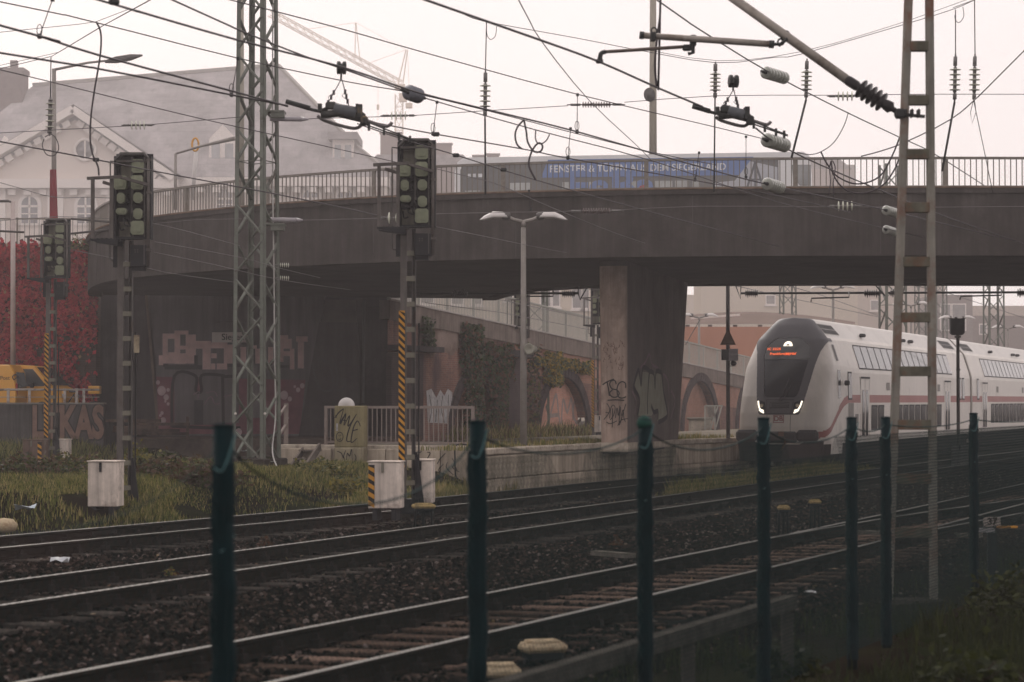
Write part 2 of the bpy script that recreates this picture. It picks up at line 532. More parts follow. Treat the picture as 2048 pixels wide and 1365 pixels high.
# crushed stone: real geometry scattered by geometry nodes
def m_stone():
    m, t, p = _nodes('ballast_stone')
    oi = t.nodes.new('ShaderNodeObjectInfo')
    c = _ramp(t, oi.outputs['Random'], [(0, (.003, .0027, .0025)), (.45, (.012, .0098, .0085)), (.75, (.032, .0235, .019)), (.93, (.060, .041, .033)), (1, (.16, .13, .12))])
    t.links.new(c, p.inputs['Base Color'])
    p.inputs['Roughness'].default_value = .75; p.inputs['Specular IOR Level'].default_value = 0
    return m
m_stone = m_stone()
def stone_scatter(name, verts, faces, density, smin, smax, seed, label=None):
    o = mesh_np(name, verts, faces, m_stone)
    o['kind'] = 'stuff'
    ng = bpy.data.node_groups.new(name, 'GeometryNodeTree')
    ng.interface.new_socket('Geometry', in_out='INPUT', socket_type='NodeSocketGeometry')
    ng.interface.new_socket('Geometry', in_out='OUTPUT', socket_type='NodeSocketGeometry')
    N = ng.nodes; L = ng.links
    gi = N.new('NodeGroupInput'); go = N.new('NodeGroupOutput')
    dp = N.new('GeometryNodeDistributePointsOnFaces'); dp.inputs['Density'].default_value = density; dp.inputs['Seed'].default_value = seed
    L.new(gi.outputs[0], dp.inputs['Mesh'])
    ico = N.new('GeometryNodeMeshIcoSphere'); ico.inputs['Radius'].default_value = 1.0; ico.inputs['Subdivisions'].default_value = 1
    tr = N.new('GeometryNodeTransform'); tr.inputs['Scale'].default_value = (1.0, 0.75, 0.6)
    sp = N.new('GeometryNodeSetPosition')
    nz = N.new('ShaderNodeTexNoise'); nz.inputs['Scale'].default_value = 1.3
    sub = N.new('ShaderNodeVectorMath'); sub.operation = 'SUBTRACT'; sub.inputs[1].default_value = (.5, .5, .5)
    L.new(nz.outputs['Color'], sub.inputs[0])
    L.new(ico.outputs['Mesh'], sp.inputs['Geometry']); L.new(sub.outputs[0], sp.inputs['Offset'])
    L.new(sp.outputs[0], tr.inputs['Geometry'])
    sm = N.new('GeometryNodeSetMaterial'); sm.inputs['Material'].default_value = m_stone
    L.new(tr.outputs[0], sm.inputs['Geometry'])
    ip = N.new('GeometryNodeInstanceOnPoints')
    L.new(dp.outputs['Points'], ip.inputs['Points']); L.new(sm.outputs[0], ip.inputs['Instance'])
    rr = N.new('FunctionNodeRandomValue'); rr.data_type = 'FLOAT_VECTOR'
    rr.inputs['Min'].default_value = (0, 0, 0); rr.inputs['Max'].default_value = (6.28, 6.28, 6.28)
    L.new(rr.outputs[0], ip.inputs['Rotation'])
    rs = N.new('FunctionNodeRandomValue'); rs.data_type = 'FLOAT'
    rs.inputs[2].default_value = smin; rs.inputs[3].default_value = smax; rs.inputs['Seed'].default_value = 5
    L.new(rs.outputs[1], ip.inputs['Scale'])
    L.new(ip.outputs[0], go.inputs[0])
    md = o.modifiers.new('scatter', 'NODES'); md.node_group = ng
    return o
v1, f1 = bed_mesh(11, 32, 0.7, 24, 0.012)
tag(stone_scatter('ballast_stones', v1, f1, 260, .020, .050, 1))
v2, f2 = bed_mesh(32, 66, 0.7, 28, 0.012)
tag(stone_scatter('ballast_stones', v2, f2, 120, .024, .055, 2))

# ---------------------------------------------------------------- rails and sleepers
m_rail = M('rail_rust', (0.022, 0.016, 0.013), .8, metal=0, var=.3, scale=9)
m_railtop = M('rail_top', (0.11, 0.10, 0.092), .55, metal=.8, var=.15, scale=5)
m_clip = M('rail_clip', (0.03, 0.024, 0.022), .7, var=.3, scale=12)
m_timber = M('timber_sleeper', (0.18, 0.122, 0.096), .85, var=.5, scale=3, streak=.0, dirt=(0.04, 0.03, 0.026), dirt_amt=.6, bump=.5, bscale=40, rnd_obj=.5)
m_concs = M('concrete_sleeper', (0.055, 0.047, 0.042), .9, var=.35, scale=5, bump=.4, bscale=40, rnd_obj=.3)
RAILP = [(-.062, -.155), (.062, -.155), (.062, -.143), (.012, -.128), (.010, -.045), (.036, -.032), (.036, -.004), (.028, 0.0), (-.028, 0.0), (-.036, -.004), (-.036, -.032), (-.010, -.045), (-.012, -.128), (-.062, -.143)]
def rail(path, sa, sb, left, parent, step=1.0, dz=0.0):
    n = len(RAILP); ss = np.arange(sa, sb + .01, step)
    mb = MB([m_rail, m_railtop]); vs = []; fs = []
    for s in ss:
        for (x, z) in RAILP: vs.append(path.off(s, left - x, z + dz))
    mb.add(vs, [])
    for i in range(len(ss) - 1):
        for k in range(n):
            k2 = (k + 1) % n
            mb.f.append([i * n + k, i * n + k2, (i + 1) * n + k2, (i + 1) * n + k][::-1])
            mb.mi.append(1 if k in (6, 7, 8) else 0); mb.sm.append(False)
    return mb.build('rail', parent=parent, world=True)
def track(path, label, ya, yb, sl_a, sl_b, smat, n_clip_y=40, group=None, spacing=.6, length=2.5):
    s0 = path.s_at_y(ya); s1 = path.s_at_y(yb)
    p0 = path.at(s0)
    t = thing('railway_track', label, 'railway track', tuple(path.at((s0 + s1) / 2)))
    for sd_ in (1, -1): rail(path, s0, s1, sd_ * .7535, t)
    base = MB().box((0, 0, -.07), (length, .24, .13), bev=.012)
    proto = None
    clips = MB([m_clip])
    k = 0
    for s in np.arange(path.s_at_y(sl_a), path.s_at_y(sl_b), spacing):
        p = path.at(s); d = path.dir(s)
        if proto is None:
            o = base.build('sleeper', smat, t, world=False)
            proto = o
        else:
            o = proto.copy(); COL.objects.link(o); o.parent = t
        o.location = Vector((p[0], p[1], p[2] - .158)) - t.location + Vector((rnd.uniform(-.02, .02), 0, rnd.uniform(-.006, .004)))
        o.rotation_euler = (rnd.uniform(-.01, .01), 0, math.atan2(d[1], d[0]) - R(90) + rnd.uniform(-.015, .015))
        if p[1] < n_clip_y:
            for sd_ in (1, -1):
                for e in (1, -1):
                    c = path.off(s, sd_ * .7535 + e * .10, -.125)
                    clips.box(c, (.09, .10, .07), rot=(0, 0, math.atan2(d[1], d[0]) - R(90)))
                    clips.box(c + Vector((0, 0, .05)), (.035, .035, .06), rot=(0, 0, math.atan2(d[1], d[0])))
    c = clips.build('rail_fastenings', m_clip, t, world=True)
    if c: c['kind'] = 'stuff'
    return t
track(T3, 'nearest track with pinkish brown timber sleepers, in front of the yellow stone caps', 6, 150, 10, 48, m_timber, 36)
track(T2, 'middle track with dark sleepers running past the foot of the striped signal post', 5, 150, 17, 62, m_concs, 45)
track(T1, 'far track along the platform wall that the white train stands on', 10, 172, 27, 66, m_concs, 50)
track(T4, 'siding that branches off the nearest track behind the rusty ladder mast', 30.5, 110, 34, 50, m_timber, 40)
track(T0, 'half hidden track on the far side of the grass bank below the abutment', 37, 140, 45, 66, m_concs, 10)

# ---------------------------------------------------------------- grass, weeds
def blade_field(name, area, n, h0, h1, mats, seed, lean=.5, width=.012, clump=None):
    """n bent blades (2 quads each); area(rs, n) -> X, Y"""
    rs = np.random.RandomState(seed)
    X, Y = area(rs, n); n = len(X)
    Z = ground_z(X, Y)
    h = rs.uniform(h0, h1, n) * (0.55 + 0.75 * np.clip(0.5 + 0.5 * np.sin(X * 1.7 + np.sin(Y * 1.3) * 2) + rs.normal(0, .25, n), 0, 1.3))
    a = rs.uniform(0, 2 * np.pi, n); l = rs.uniform(.1, lean, n) * h
    w = width * rs.uniform(.6, 1.4, n)
    fa = rs.uniform(0, np.pi, n)
    wx, wy = np.cos(fa) * w, np.sin(fa) * w
    dx, dy = np.cos(a) * l, np.sin(a) * l
    z0 = Z - .03
    P = np.stack([
        np.stack([X - wx, Y - wy, z0], 1), np.stack([X + wx, Y + wy, z0], 1),
        np.stack([X + wx * .8 + dx * .35, Y + wy * .8 + dy * .35, Z + h * .6], 1), np.stack([X - wx * .8 + dx * .35, Y - wy * .8 + dy * .35, Z + h * .6], 1),
        np.stack([X + wx * .15 + dx, Y + wy * .15 + dy, Z + h], 1), np.stack([X - wx * .15 + dx, Y - wy * .15 + dy, Z + h], 1)], 1)
    V = P.reshape(-1, 3)
    b = (np.arange(n) * 6)[:, None]
    F = np.concatenate([b + np.array([[0, 1, 2, 3]]), b + np.array([[3, 2, 4, 5]])])
    mi = np.tile(rs.randint(0, len(mats), n), 2)
    o = mesh_np(name, V, F, None, mats=mats, mi=mi)
    o['kind'] = 'stuff'
    return o
def leafmat(name, rgb, var=.35, rough=.65):
    if name in MATS: return MATS[name]
    m, t, p = _nodes(name)
    f = _ramp(t, _noise(t, _coords(t), 1.6, 4), [(.25, 1 - var), (.75, 1 + var)])
    t.links.new(_mixc(t, 1.0, rgb, f, 'MULTIPLY'), p.inputs['Base Color'])
    p.inputs['Roughness'].default_value = rough
    p.inputs['Specular IOR Level'].default_value = .1
    tr = t.nodes.new('ShaderNodeBsdfTranslucent'); tr.inputs['Color'].default_value = (rgb[0] * 1.2, rgb[1] * 1.2, rgb[2] * .8, 1)
    mx = t.nodes.new('ShaderNodeMixShader'); mx.inputs[0].default_value = .25
    out = t.nodes['Material Output']
    t.links.new(p.outputs[0], mx.inputs[1]); t.links.new(tr.outputs[0], mx.inputs[2]); t.links.new(mx.outputs[0], out.inputs['Surface'])
    MATS[name] = m
    return m
g_green = leafmat('grass_green', (0.105, 0.118, 0.034)); g_olive = leafmat('grass_olive', (0.17, 0.15, 0.055)); g_straw = leafmat('grass_straw', (0.29, 0.23, 0.11)); g_dark = leafmat('grass_dark', (0.020, 0.026, 0.011))
def area_mound(rs, n):
    Y = rs.uniform(30.5, 53.5, n * 3); X = T1.x_at_y(Y) - rs.uniform(1.75, 11.5, n * 3)
    ok = (X / Y > -.232) & ((X < T1.x_at_y(Y) - 3.3) | (rs.rand(n * 3) < .75)) & ~((Y > 50.7) & (X > -5.6))
    dens = np.clip(.45 + .5 * np.sin(X * .8 + 1.3 * np.sin(Y * .5)), .15, 1)
    ok &= rs.rand(n * 3) < dens
    ok &= np.sin(X * 1.9 + 2.1) * np.sin(Y * 1.25 + np.sin(X)) < .62
    return X[ok][:n], Y[ok][:n]
blade_field('grass', area_mound, 130000, .03, .13, [g_green, g_olive, g_straw, g_green, g_dark], 11, width=.006)
def area_strip(rs, n):
    Y = rs.uniform(47, 66, n); x1 = T1.x_at_y(Y); x2 = T2.x_at_y(Y)
    c = x1 + 1.9 + (x2 - x1 - 3.6) * rs.rand(n)
    ok = rs.rand(n) < np.clip((Y - 47) / 6, .05, 1)
    return c[ok], Y[ok]
blade_field('grass', area_strip, 22000, .14, .38, [g_green, g_olive, g_straw], 12, width=.011)
def area_foot(rs, n):
    Y = rs.uniform(42, 50, n); X = T1.x_at_y(Y) - 1.35 - rs.rand(n) * 1.2
    ok = ~((Y > 47.2) & (X > T1.x_at_y(Y) - 1.55)) & (Y < 50.6)
    return X[ok], Y[ok]
blade_field('grass', area_foot, 9000, .10, .30, [g_green, g_olive, g_straw], 13)
def area_left(rs, n):
    Y = rs.uniform(57, 69, n); X = T0.x_at_y(Y) - 1.8 - rs.rand(n) * 5
    return X, Y
blade_field('grass', area_left, 12000, .12, .34, [g_green, g_dark, g_olive], 14, width=.013)
def area_right(rs, n):
    Y = rs.uniform(11, 40, n); X = T3.x_at_y(Y) + 2.0 + rs.rand(n) ** .7 * (1.5 + Y * .12)
    d = np.clip(.3 + .6 * np.sin(X * 2.3 + 1.7 * np.sin(Y * .9)), .02, 1)
    ok = rs.rand(n) < d
    return X[ok], Y[ok]
blade_field('weeds', area_right, 40000, .08, .28, [g_dark, g_dark, leafmat('weed_dim', (.035, .042, .012)), g_dark], 15, width=.006)

def leaf_blob(name, c, rad, n, size, mats, seed, label, cat, stems=True, group=None, flat=.6, kind_of='foliage'):
    """a low plant: leaf faces spread through an uneven volume, on twigs"""
    rs = np.random.RandomState(seed)
    t = thing(name, label, cat, c, group=group)
    d = rs.normal(0, 1, (n, 3)); d /= np.linalg.norm(d, axis=1)[:, None]
    r = rs.rand(n) ** .45 * (0.75 + .35 * np.sin(d[:, 0] * 5 + seed) * np.sin(d[:, 1] * 4 + d[:, 2] * 3))
    P = d * r[:, None] * np.array(rad); P[:, 2] = np.abs(P[:, 2])
    a = rs.normal(0, 1, (n, 3)); a[:, 2] *= flat; a /= np.linalg.norm(a, axis=1)[:, None]
    b = np.cross(a, rs.normal(0, 1, (n, 3))); b /= np.linalg.norm(b, axis=1)[:, None]
    s = (size * rs.uniform(.5, 1.3, n))[:, None]
    V = np.stack([P - a * s, P + b * s * .5, P + a * s, P - b * s * .5], 1).reshape(-1, 3)
    F = (np.arange(n) * 4)[:, None] + np.arange(4)[None, :]
    o = mesh_np(kind_of, V, F, None, parent=t, mats=mats, mi=rs.randint(0, len(mats), n), kind='stuff')
    if stems:
        mb = MB()
        for k in range(9):
            q = P[rs.randint(n)]
            mb.tube([(0, 0, -.05), tuple(q * .5 + np.array([0, 0, .05])), tuple(q)], [.008, .006, .003], 4)
        mb.build('stem', M('twig', (.05, .035, .025), .9), t)
    return t
b_brown = leafmat('bramble_brown', (0.075, 0.045, 0.030)); b_red = leafmat('leaf_red_brown', (0.11, 0.042, 0.020)); b_yel = leafmat('leaf_yellow', (0.20, 0.16, 0.03)); b_green = leafmat('bramble_green', (0.055, 0.065, 0.022))
for i, (px, y_, Yd, rx, rz, n, ms, lb) in enumerate([
    (330, 985, 42, 1.25, .62, 2600, [b_brown, b_green, b_brown, g_dark], 'wide brown and green bramble bush right of the left white cabinet'),
    (405, 985, 41, 1.0, .55, 1900, [b_brown, b_brown, b_green], 'brown withering bramble bush just left of the nearest fence post'),
    (275, 960, 43, .55, .75, 900, [b_green, b_yel, g_olive], 'tall yellow green weed clump beside the left signal post'),
    (60, 985, 45, 1.5, .5, 2200, [b_green, g_dark, b_brown], 'dark green scrub on the grass bank at the far left edge'),
    (150, 960, 47, 1.0, .45, 1300, [b_green, b_brown, g_olive], 'low scrub behind the pair of yellow caps on the bank'),
    (700, 950, 44.5, .7, .42, 1100, [b_green, g_olive, b_yel], 'light green weed clump at the foot of the graffiti cabinet'),
    (640, 945, 47, .8, .35, 900, [g_olive, b_green], 'olive weed clump below the wooden platform stairs')]):
    X = PX(px, Yd); z = float(ground_z(np.array([X]), np.array([Yd]))[0])
    leaf_blob('bramble_bush' if 'bramble' in lb else 'weed_clump', (X, Yd, z), (rx, rx * .8, rz), n, .055, ms, 30 + i, lb, 'bush')
for i, (px, py, r_, ms, lb) in enumerate([
    (340, 1148, .11, [b_red, b_yel, b_green], 'small red and yellow plant growing between the middle rails, left'),
    (707, 1040, .17, [b_yel, g_olive, b_brown], 'yellowish plant beside the striped signal cabinet'),
    (1235, 1085, .12, [b_red, b_brown], 'small reddish plant on the ballast left of the third fence post'),
    (530, 1085, .12, [b_red, b_brown], 'dull red plant on the ballast between far and middle track')]):
    p = PZ(px, py + 10, -.2)
    leaf_blob('small_plant', (p.x, p.y, -.2), (r_, r_, r_ * 1.5), 160, .03, ms, 60 + i, lb, 'plant')
for i, (px, py, Yd, rx, rz) in enumerate([(1940, 1240, 15.5, .55, .5), (1850, 1310, 13.5, .4, .4), (1560, 1265, 17, .4, .3), (2030, 1120, 22, .8, .5)]):
    X = PX(px, Yd)
    leaf_blob('weed_clump', (X, Yd, -.2), (rx, rx, rz), 700, .05, [g_dark, MATS['weed_dim']], 70 + i,
              ['dark green weed clump in the lower right corner behind the fence', 'grassy clump at the bottom edge near the lower right corner', 'dim weeds beyond the end of the low barrier beam', 'dark weeds at the right edge below the number board'][i], 'bush')

# fallen leaves and rusty flecks on the ballast
rs = np.random.RandomState(21); n = 2600
Yl = 12 + 50 * rs.rand(n) ** 1.3; Xl = T1.x_at_y(Yl) - 1 + (T3.x_at_y(Yl) + 1.8 - T1.x_at_y(Yl) + 1) * rs.rand(n)
cl_ = np.sin(Xl * 1.1 + 2 * np.sin(Yl * .4)) > rs.uniform(-1.2, 1, n); Xl, Yl = Xl[cl_], Yl[cl_]; n = len(Xl)
P = np.stack([Xl, Yl, np.full(n, -.165) + rs.uniform(-.01, .02, n)], 1)
a = rs.normal(0, 1, (n, 3)); a[:, 2] *= .35; a /= np.linalg.norm(a, axis=1)[:, None]; b = np.cross(a, [0, 0, 1.0]) + rs.normal(0, .2, (n, 3)); s_ = rs.uniform(.02, .05, n)[:, None]
mesh_np('fallen_leaves', np.stack([P - a * s_, P + b * s_ * .6, P + a * s_, P - b * s_ * .6], 1).reshape(-1, 3), (np.arange(n) * 4)[:, None] + np.arange(4)[None, :], None, mats=[leafmat('leaf_litter', (.10, .045, .025)), leafmat('leaf_litter_pale', (.20, .14, .09)), b_brown], mi=rs.randint(0, 3, n), kind='stuff')
# ================================================================ ISLAND PLATFORM
m_conc_p = M('platform_concrete', (0.43, 0.36, 0.285), .9, var=.3, scale=2.2, streak=.4, dirt=(.06, .05, .04), dirt_amt=.25, bump=.3, rnd_obj=.18)
m_conc_top = M('platform_top', (0.21, 0.185, 0.155), .9, var=.3, scale=2, dirt=(.10, .09, .05), dirt_amt=.5, bump=.3)
m_coping = M('coping', (0.42, 0.36, 0.295), .85, var=.3, scale=4, dirt=(.09, .075, .06), dirt_amt=.3, rnd_obj=.12)
def plat_z(y): return float(np.interp(y, [47, 71, 140], [0.80, 0.67, 0.62]))
sA = T1.s_at_y(47.6); sB = T1.s_at_y(132)
SS = list(np.arange(sA, sB, 1.12))
edge_r = [T1.off(s, 1.66) for s in SS]
edge_l = [T1.off(s, 7.6) for s in SS if T1.off(s, 7.6).y > 53.6]
END_R = Vector((-0.95, 50.9, 0)); END_L = Vector((-5.35, 52.7, 0))
poly = [END_L, END_R, Vector((edge_r[0].x - .25, edge_r[0].y + .1, 0))] + edge_r + edge_l[::-1]
mb = MB()
top = [(p.x, p.y, plat_z(p.y)) for p in poly]; n = len(top)
low = [(x, y, -.45) for x, y, z in top]
# strips between the two edges keep the top planar enough
mb.add(top + low, [])
mb.f.append(list(range(n))); mb.mi.append(0); mb.sm.append(False)
for i in range(n):
    j = (i + 1) % n
    mb.f.append([i, i + n, j + n, j]); mb.mi.append(0); mb.sm.append(False)
plat = thing('platform', None, None, (0, 60, 0)); plat['kind'] = 'structure'
ob = mb.build('platform_core', m_conc_top, plat, world=True)
# block wall facing the track: coping stones on two courses of blocks
proto = {}
for i in range(30):
    a = edge_r[i]; b = edge_r[i + 1]; zt = plat_z((a.y + b.y) / 2)
    d = (b - a); L = Vector((d.x, d.y, 0)).length; ang = math.atan2(d.y, d.x)
    nrm = Vector((d.y, -d.x, 0)).normalized()
    zr = (a.z + b.z) / 2
    hh = (zt - .13 - (zr - .32)) / 2
    for row in range(2):
        c = (a + b) / 2 + nrm * .02; c.z = zr - .32 + hh * (row + .5)
        o = proto.get('b')
        if o is None:
            o = proto['b'] = MB().box((0, 0, 0), (1.10, .10, .42), bev=.018).build('block', m_conc_p, plat); 
        else:
            o = o.copy(); COL.objects.link(o); o.parent = plat
        o.location = c - plat.location + nrm * rnd.uniform(-.008, .012)
        o.rotation_euler = (0, 0, ang); o.scale = (L / 1.12, 1, hh * .965 / .42)
    c = (a + b) / 2 + nrm * -.14; c.z = zt - .05
    o = proto.get('c')
    if o is None:
        o = proto['c'] = MB().box((0, 0, 0), (1.10, .46, .13), bev=.02).build('coping_stone', m_coping, plat)
    else:
        o = o.copy(); COL.objects.link(o); o.parent = plat
    o.location = c - plat.location + Vector((0, 0, rnd.uniform(-.004, .006))); o.rotation_euler = (0, 0, ang); o.scale = (L / 1.12, 1, 1)
# white safety line and rough middle of the platform
# end wall: tall precast panels with stains
dE = (END_R - END_L); LE = dE.length; aE = math.atan2(dE.y, dE.x); nE = Vector((dE.y, -dE.x, 0)).normalized()
npan = 7
for k in range(npan):
    c = END_L + dE * ((k + .5) / npan) + nE * .03; c.z = .18
    if k == 0:
        p0 = MB().box((0, 0, 0), (LE / npan - .02, .12, 1.1), bev=.015).build('wall_panel', m_conc_p, plat); o = p0
    else:
        o = p0.copy(); COL.objects.link(o); o.parent = plat
    o.location = c - plat.location + nE * rnd.uniform(-.01, .01); o.rotation_euler = (0, 0, aE)
mb = MB().box((0, 0, 0), (LE + .1, .5, .10), bev=.015)
o = mb.build('coping_slab', m_coping, plat); o.location = END_L + dE * .5 - nE * .18 - plat.location + Vector((0, 0, .765)); o.rotation_euler = (0, 0, aE)
# short return wall between the two faces
a = END_R; b = edge_r[0]
d = b - a; d.z = 0
o = MB().box((0, 0, 0), (d.length - .05, .12, 1.1), bev=.015).build('wall_panel', m_conc_p, plat)
o.location = (a + b) / 2 - plat.location + Vector((-.02, 0, .16 - (a.z + b.z) / 2 * 0)); o.rotation_euler = (0, 0, math.atan2(d.y, d.x))
# weeds along the platform edge
def area_plat(rs, n):
    s = rs.uniform(sA, sA + 24, n); off = 1.9 + rs.rand(n) ** 2 * 1.4
    P = np.array([T1.off(a_, b_) for a_, b_ in zip(s, off)])
    return P[:, 0], P[:, 1]
_gz = ground_z
def ground_z(X, Y): return np.interp(Y, [47, 71, 140], [0.80, 0.67, 0.62])
blade_field('grass', area_plat, 2600, .05, .16, [g_olive, g_green, g_straw], 17, width=.012)
ground_z = _gz
# ================================================================ SIGNALS (seen from behind)
m_steel = M('weathered_steel', (0.135, 0.118, 0.11), .65, metal=.2, var=.35, scale=4, streak=.35, dirt=(.07, .05, .04), dirt_amt=.3)
m_dark = M('dark_housing', (0.022, 0.022, 0.025), .6, var=.3, scale=5)
m_frame = M('frame_steel', (0.10, 0.092, 0.088), .6, metal=.3, var=.3, scale=6, dirt=(.08, .05, .035), dirt_amt=.2)
m_panel = M('beige_panel', (0.20, 0.185, 0.15), .75, var=.2, scale=4, streak=.3)
m_lampbox = M('lamp_box_green', (0.26, 0.275, 0.19), .55, var=.18, scale=6, streak=.25, dirt=(.10, .10, .06), dirt_amt=.25)
m_cable = M('black_cable', (0.015, 0.015, 0.016), .55)
m_yellow = M('warning_yellow', (0.50, 0.24, 0.035), .6, var=.2, scale=5, dirt=(.10, .06, .03), dirt_amt=.25)
m_black = M('warning_black', (0.018, 0.017, 0.017), .6)
def sg(cx, cy):   # close-up pixel of the striped signal -> local metres
    px = 740 + cx / 4.55; py = 260 + cy / 4.55
    return (px - 814) / 123.0, (1027.5 - py) / 123.0
def octo(mb, cx, cy, w, h, d=.10, ch=.28, y=-.05):
    x, z = sg(cx, cy); w = w / 4.55 / 123 / 2; h = h / 4.55 / 123 / 2
    c = min(w, h) * ch * 2
    P = [(-w + c, -h), (w - c, -h), (w, -h + c), (w, h - c), (w - c, h), (-w + c, h), (-w, h - c), (-w, -h + c)]
    mb.prism([(x + a, z + b) for a, b in P], y - d, y)
    Q = [(x + a * .6, z + b * .6) for a, b in P]
    mb.prism(Q, y - d - .02, y - d)
def stripe_strip(t, x, z0, z1, w, y, pitch=.115, tilt=.10, name='warning_stripe'):
    mb = MB().box((x, y + .006, (z0 + z1) / 2), (w, .012, z1 - z0))
    plate = mb.build('stripe_plate', m_black, t)
    ms = MB()
    z = z0 - .02
    while z < z1 - .02:
        P = [(x - w / 2, z + tilt), (x - w / 2, z + tilt + pitch * .5), (x + w / 2, z + pitch * .5), (x + w / 2, z)]
        P = [(a, min(max(b, z0), z1)) for a, b in P]
        ms.prism(P, y - .004, y - .0005)
        z += pitch
    ms.build('stripe', m_yellow, plate)
def build_signal(loc, label, stripes):
    t = thing('railway_signal', label, 'signal', loc, group='railway signals seen from behind')
    # open-backed head
    x0, z0 = sg(250, 890); x1, z1 = sg(597, 80)
    xc = (x0 + x1) / 2; w = x1 - x0
    mb = MB()
    mb.box((xc, .12, (z0 + z1) / 2), (w, .02, z1 - z0))                    # front sheet
    mb.box((x0 + .02, 0, (z0 + z1) / 2 - .03), (.04, .24, z1 - z0 - .06))
    mb.box((x1 - .02, 0, (z0 + z1) / 2 - .03), (.04, .24, z1 - z0 - .06))
    mb.box((xc, 0, z0 + .02), (w, .24, .04))
    mb.build('head_housing', m_dark, t)
    mb = MB()
    mb.prism([(x0, z1 - .13), (x0 + .11, z1), (x1 - .11, z1), (x1, z1 - .13), (x1 - .03, z1 - .13), (x1 - .12, z1 - .04), (x0 + .12, z1 - .04), (x0 + .03, z1 - .13)], -.16, .13)
    mb.box((xc, -.02, z1 - .145), (w - .04, .2, .03))
    mb.build('head_hood', m_frame, t)
    mb = MB()
    for a, b, c, d in ((300, 140, 410, 305), (285, 720, 400, 868)):
        xa, zb = sg(a, d); xb, za = sg(c, b)
        mb.box(((xa + xb) / 2, .085, (za + zb) / 2), (xb - xa, .03, za - zb))
    mb.build('back_panel', m_panel, t)
    mb = MB()
    mb.box((sg(412, 0)[0], -.01, (z0 + z1) / 2), (.035, .05, z1 - z0 - .1))
    mb.box((sg(535, 0)[0], -.10, (z0 + z1) / 2 - .25), (.022, .022, z1 - z0 + .35))
    mb.build('cable_duct', m_frame, t)
    for args in ((470, 205, 115, 125, .05), (315, 365, 112, 130, .16), (470, 362, 110, 130, .13), (318, 508, 72, 98, .12), (478, 505, 85, 98, .12), (325, 632, 98, 60, .13), (478, 655, 82, 100, .12), (472, 785, 122, 130, .09)):
        mb = MB(); octo(mb, args[0], args[1], args[2], args[3], d=args[4], ch=.28 if args[2] < 100 else .14)
        mb.build('lamp_box', m_lampbox, t)
    mb = MB()
    cab = []
    for pts in ([(380, 700), (400, 760), (430, 700), (430, 560), (440, 420)], [(340, 690), (350, 750), (410, 760), (415, 640)], [(520, 520), (545, 560), (540, 640), (510, 660)], [(520, 360), (550, 420), (548, 470), (515, 500)], [(430, 800), (405, 830), (420, 870), (470, 890)], [(300, 740), (310, 800), (350, 790)], [(365, 470), (380, 520), (360, 560)]):
        P = [Vector((*sg(a, b),)) for a, b in pts]
        P = smooth_path([Vector((p.x, -.06, p.y)) for p in P], 4)
        mb.tube(P, .014, 5)
    for (a, b) in ((370, 470), (375, 540), (545, 250), (545, 495), (543, 650), (430, 290), (330, 690), (390, 410)):
        x, z = sg(a, b); mb.box((x, -.05, z), (.035, .06, .04), rot=(0, rnd.uniform(-.6, .6), 0))
    mb.build('cabling', m_cable, t, kind='stuff')
    # right pole, lower box
    xr = sg(573, 0)[0]
    mb = MB().tube([(xr, -.13, sg(0, 150)[1]), (xr, -.13, sg(0, 1145)[1])], .026, 8)
    for cy in (455, 990, 150): mb.box((xr + .01, -.12, sg(0, cy)[1]), (.085, .07, .04))
    mb.build('side_pole', m_steel, t)
    xa, za = sg(405, 945); xb, zb = sg(560, 1150)
    mb = MB().box(((xa + xb) / 2, .02, (za + zb) / 2), (xb - xa, .26, za - zb), bev=.01)
    mb.box((xa + .12, .02, zb - .03), (.22, .2, .06))
    mb.build('lower_box', m_dark, t)
    mb = MB()
    for a in (452, 476):
        for b in (992, 1012):
            x, z = sg(a, b); mb.box((x, -.118, z), (.012, .02, .014))
    mb.build('lower_box_bolts', m_panel, t)
    xa, za = sg(240, 950); xb, zb = sg(280, 1150)
    MB().box(((xa + xb) / 2, .06, (za + zb) / 2), (xb - xa + .02, .12, za - zb)).build('rear_box', m_dark, t)
    # platform cage on the left
    mb = MB()
    xl = sg(98, 0)[0]
    mb.bar((xl, -.55, sg(0, 340)[1]), (xl, -.55, sg(0, 905)[1]), .055)
    mb.bar((xl + .06, .02, sg(0, 350)[1]), (sg(250, 0)[0], .06, sg(0, 385)[1]), .05)
    mb.bar((sg(265, 0)[0], -.45, sg(0, 330)[1]), (sg(265, 0)[0], -.45, sg(0, 905)[1]), .055)
    mb.bar((sg(45, 0)[0], -.57, sg(0, 348)[1]), (sg(360, 0)[0], -.5, sg(0, 328)[1]), .05)
    mb.bar((sg(330, 0)[0], -.5, sg(0, 328)[1]), (sg(570, 0)[0], -.2, sg(0, 385)[1]), .045)
    mb.build('cage_rail', m_steel, t)
    mb = MB()
    zb = sg(0, 905)[1]
    mb.prism([(xl - .03, zb), (sg(330, 0)[0], zb), (sg(330, 0)[0], zb - .12), (sg(260, 0)[0], zb - .10), (xl - .03, zb - .03)], -.58, -.52)
    mb.prism([(xl - .03, zb), (sg(330, 0)[0], zb), (sg(330, 0)[0], zb - .10), (xl - .03, zb - .03)], -.10, -.05)
    for i in range(7):
        mb.bar((xl + i * .075, -.56, zb), (xl + i * .075, -.06, zb), .012, .03)
    mb.build('cage_floor', m_dark, t)
    xo = sg(195, 0)[0]
    P = [(sg(250, 0)[0], .1, sg(0, 155)[1]), (xo, .1, sg(0, 148)[1]), (xo, .1, sg(0, 170)[1]), (xo, .1, sg(0, 1070)[1]), (xo + .03, .1, sg(0, 1085)[1]), (sg(245, 0)[0], .1, sg(0, 1090)[1])]
    MB().tube(P, .012, 6).build('conduit_loop', m_frame, t)
    # post of two channels joined by battens
    zt = sg(0, 900)[1]
    mb = MB()
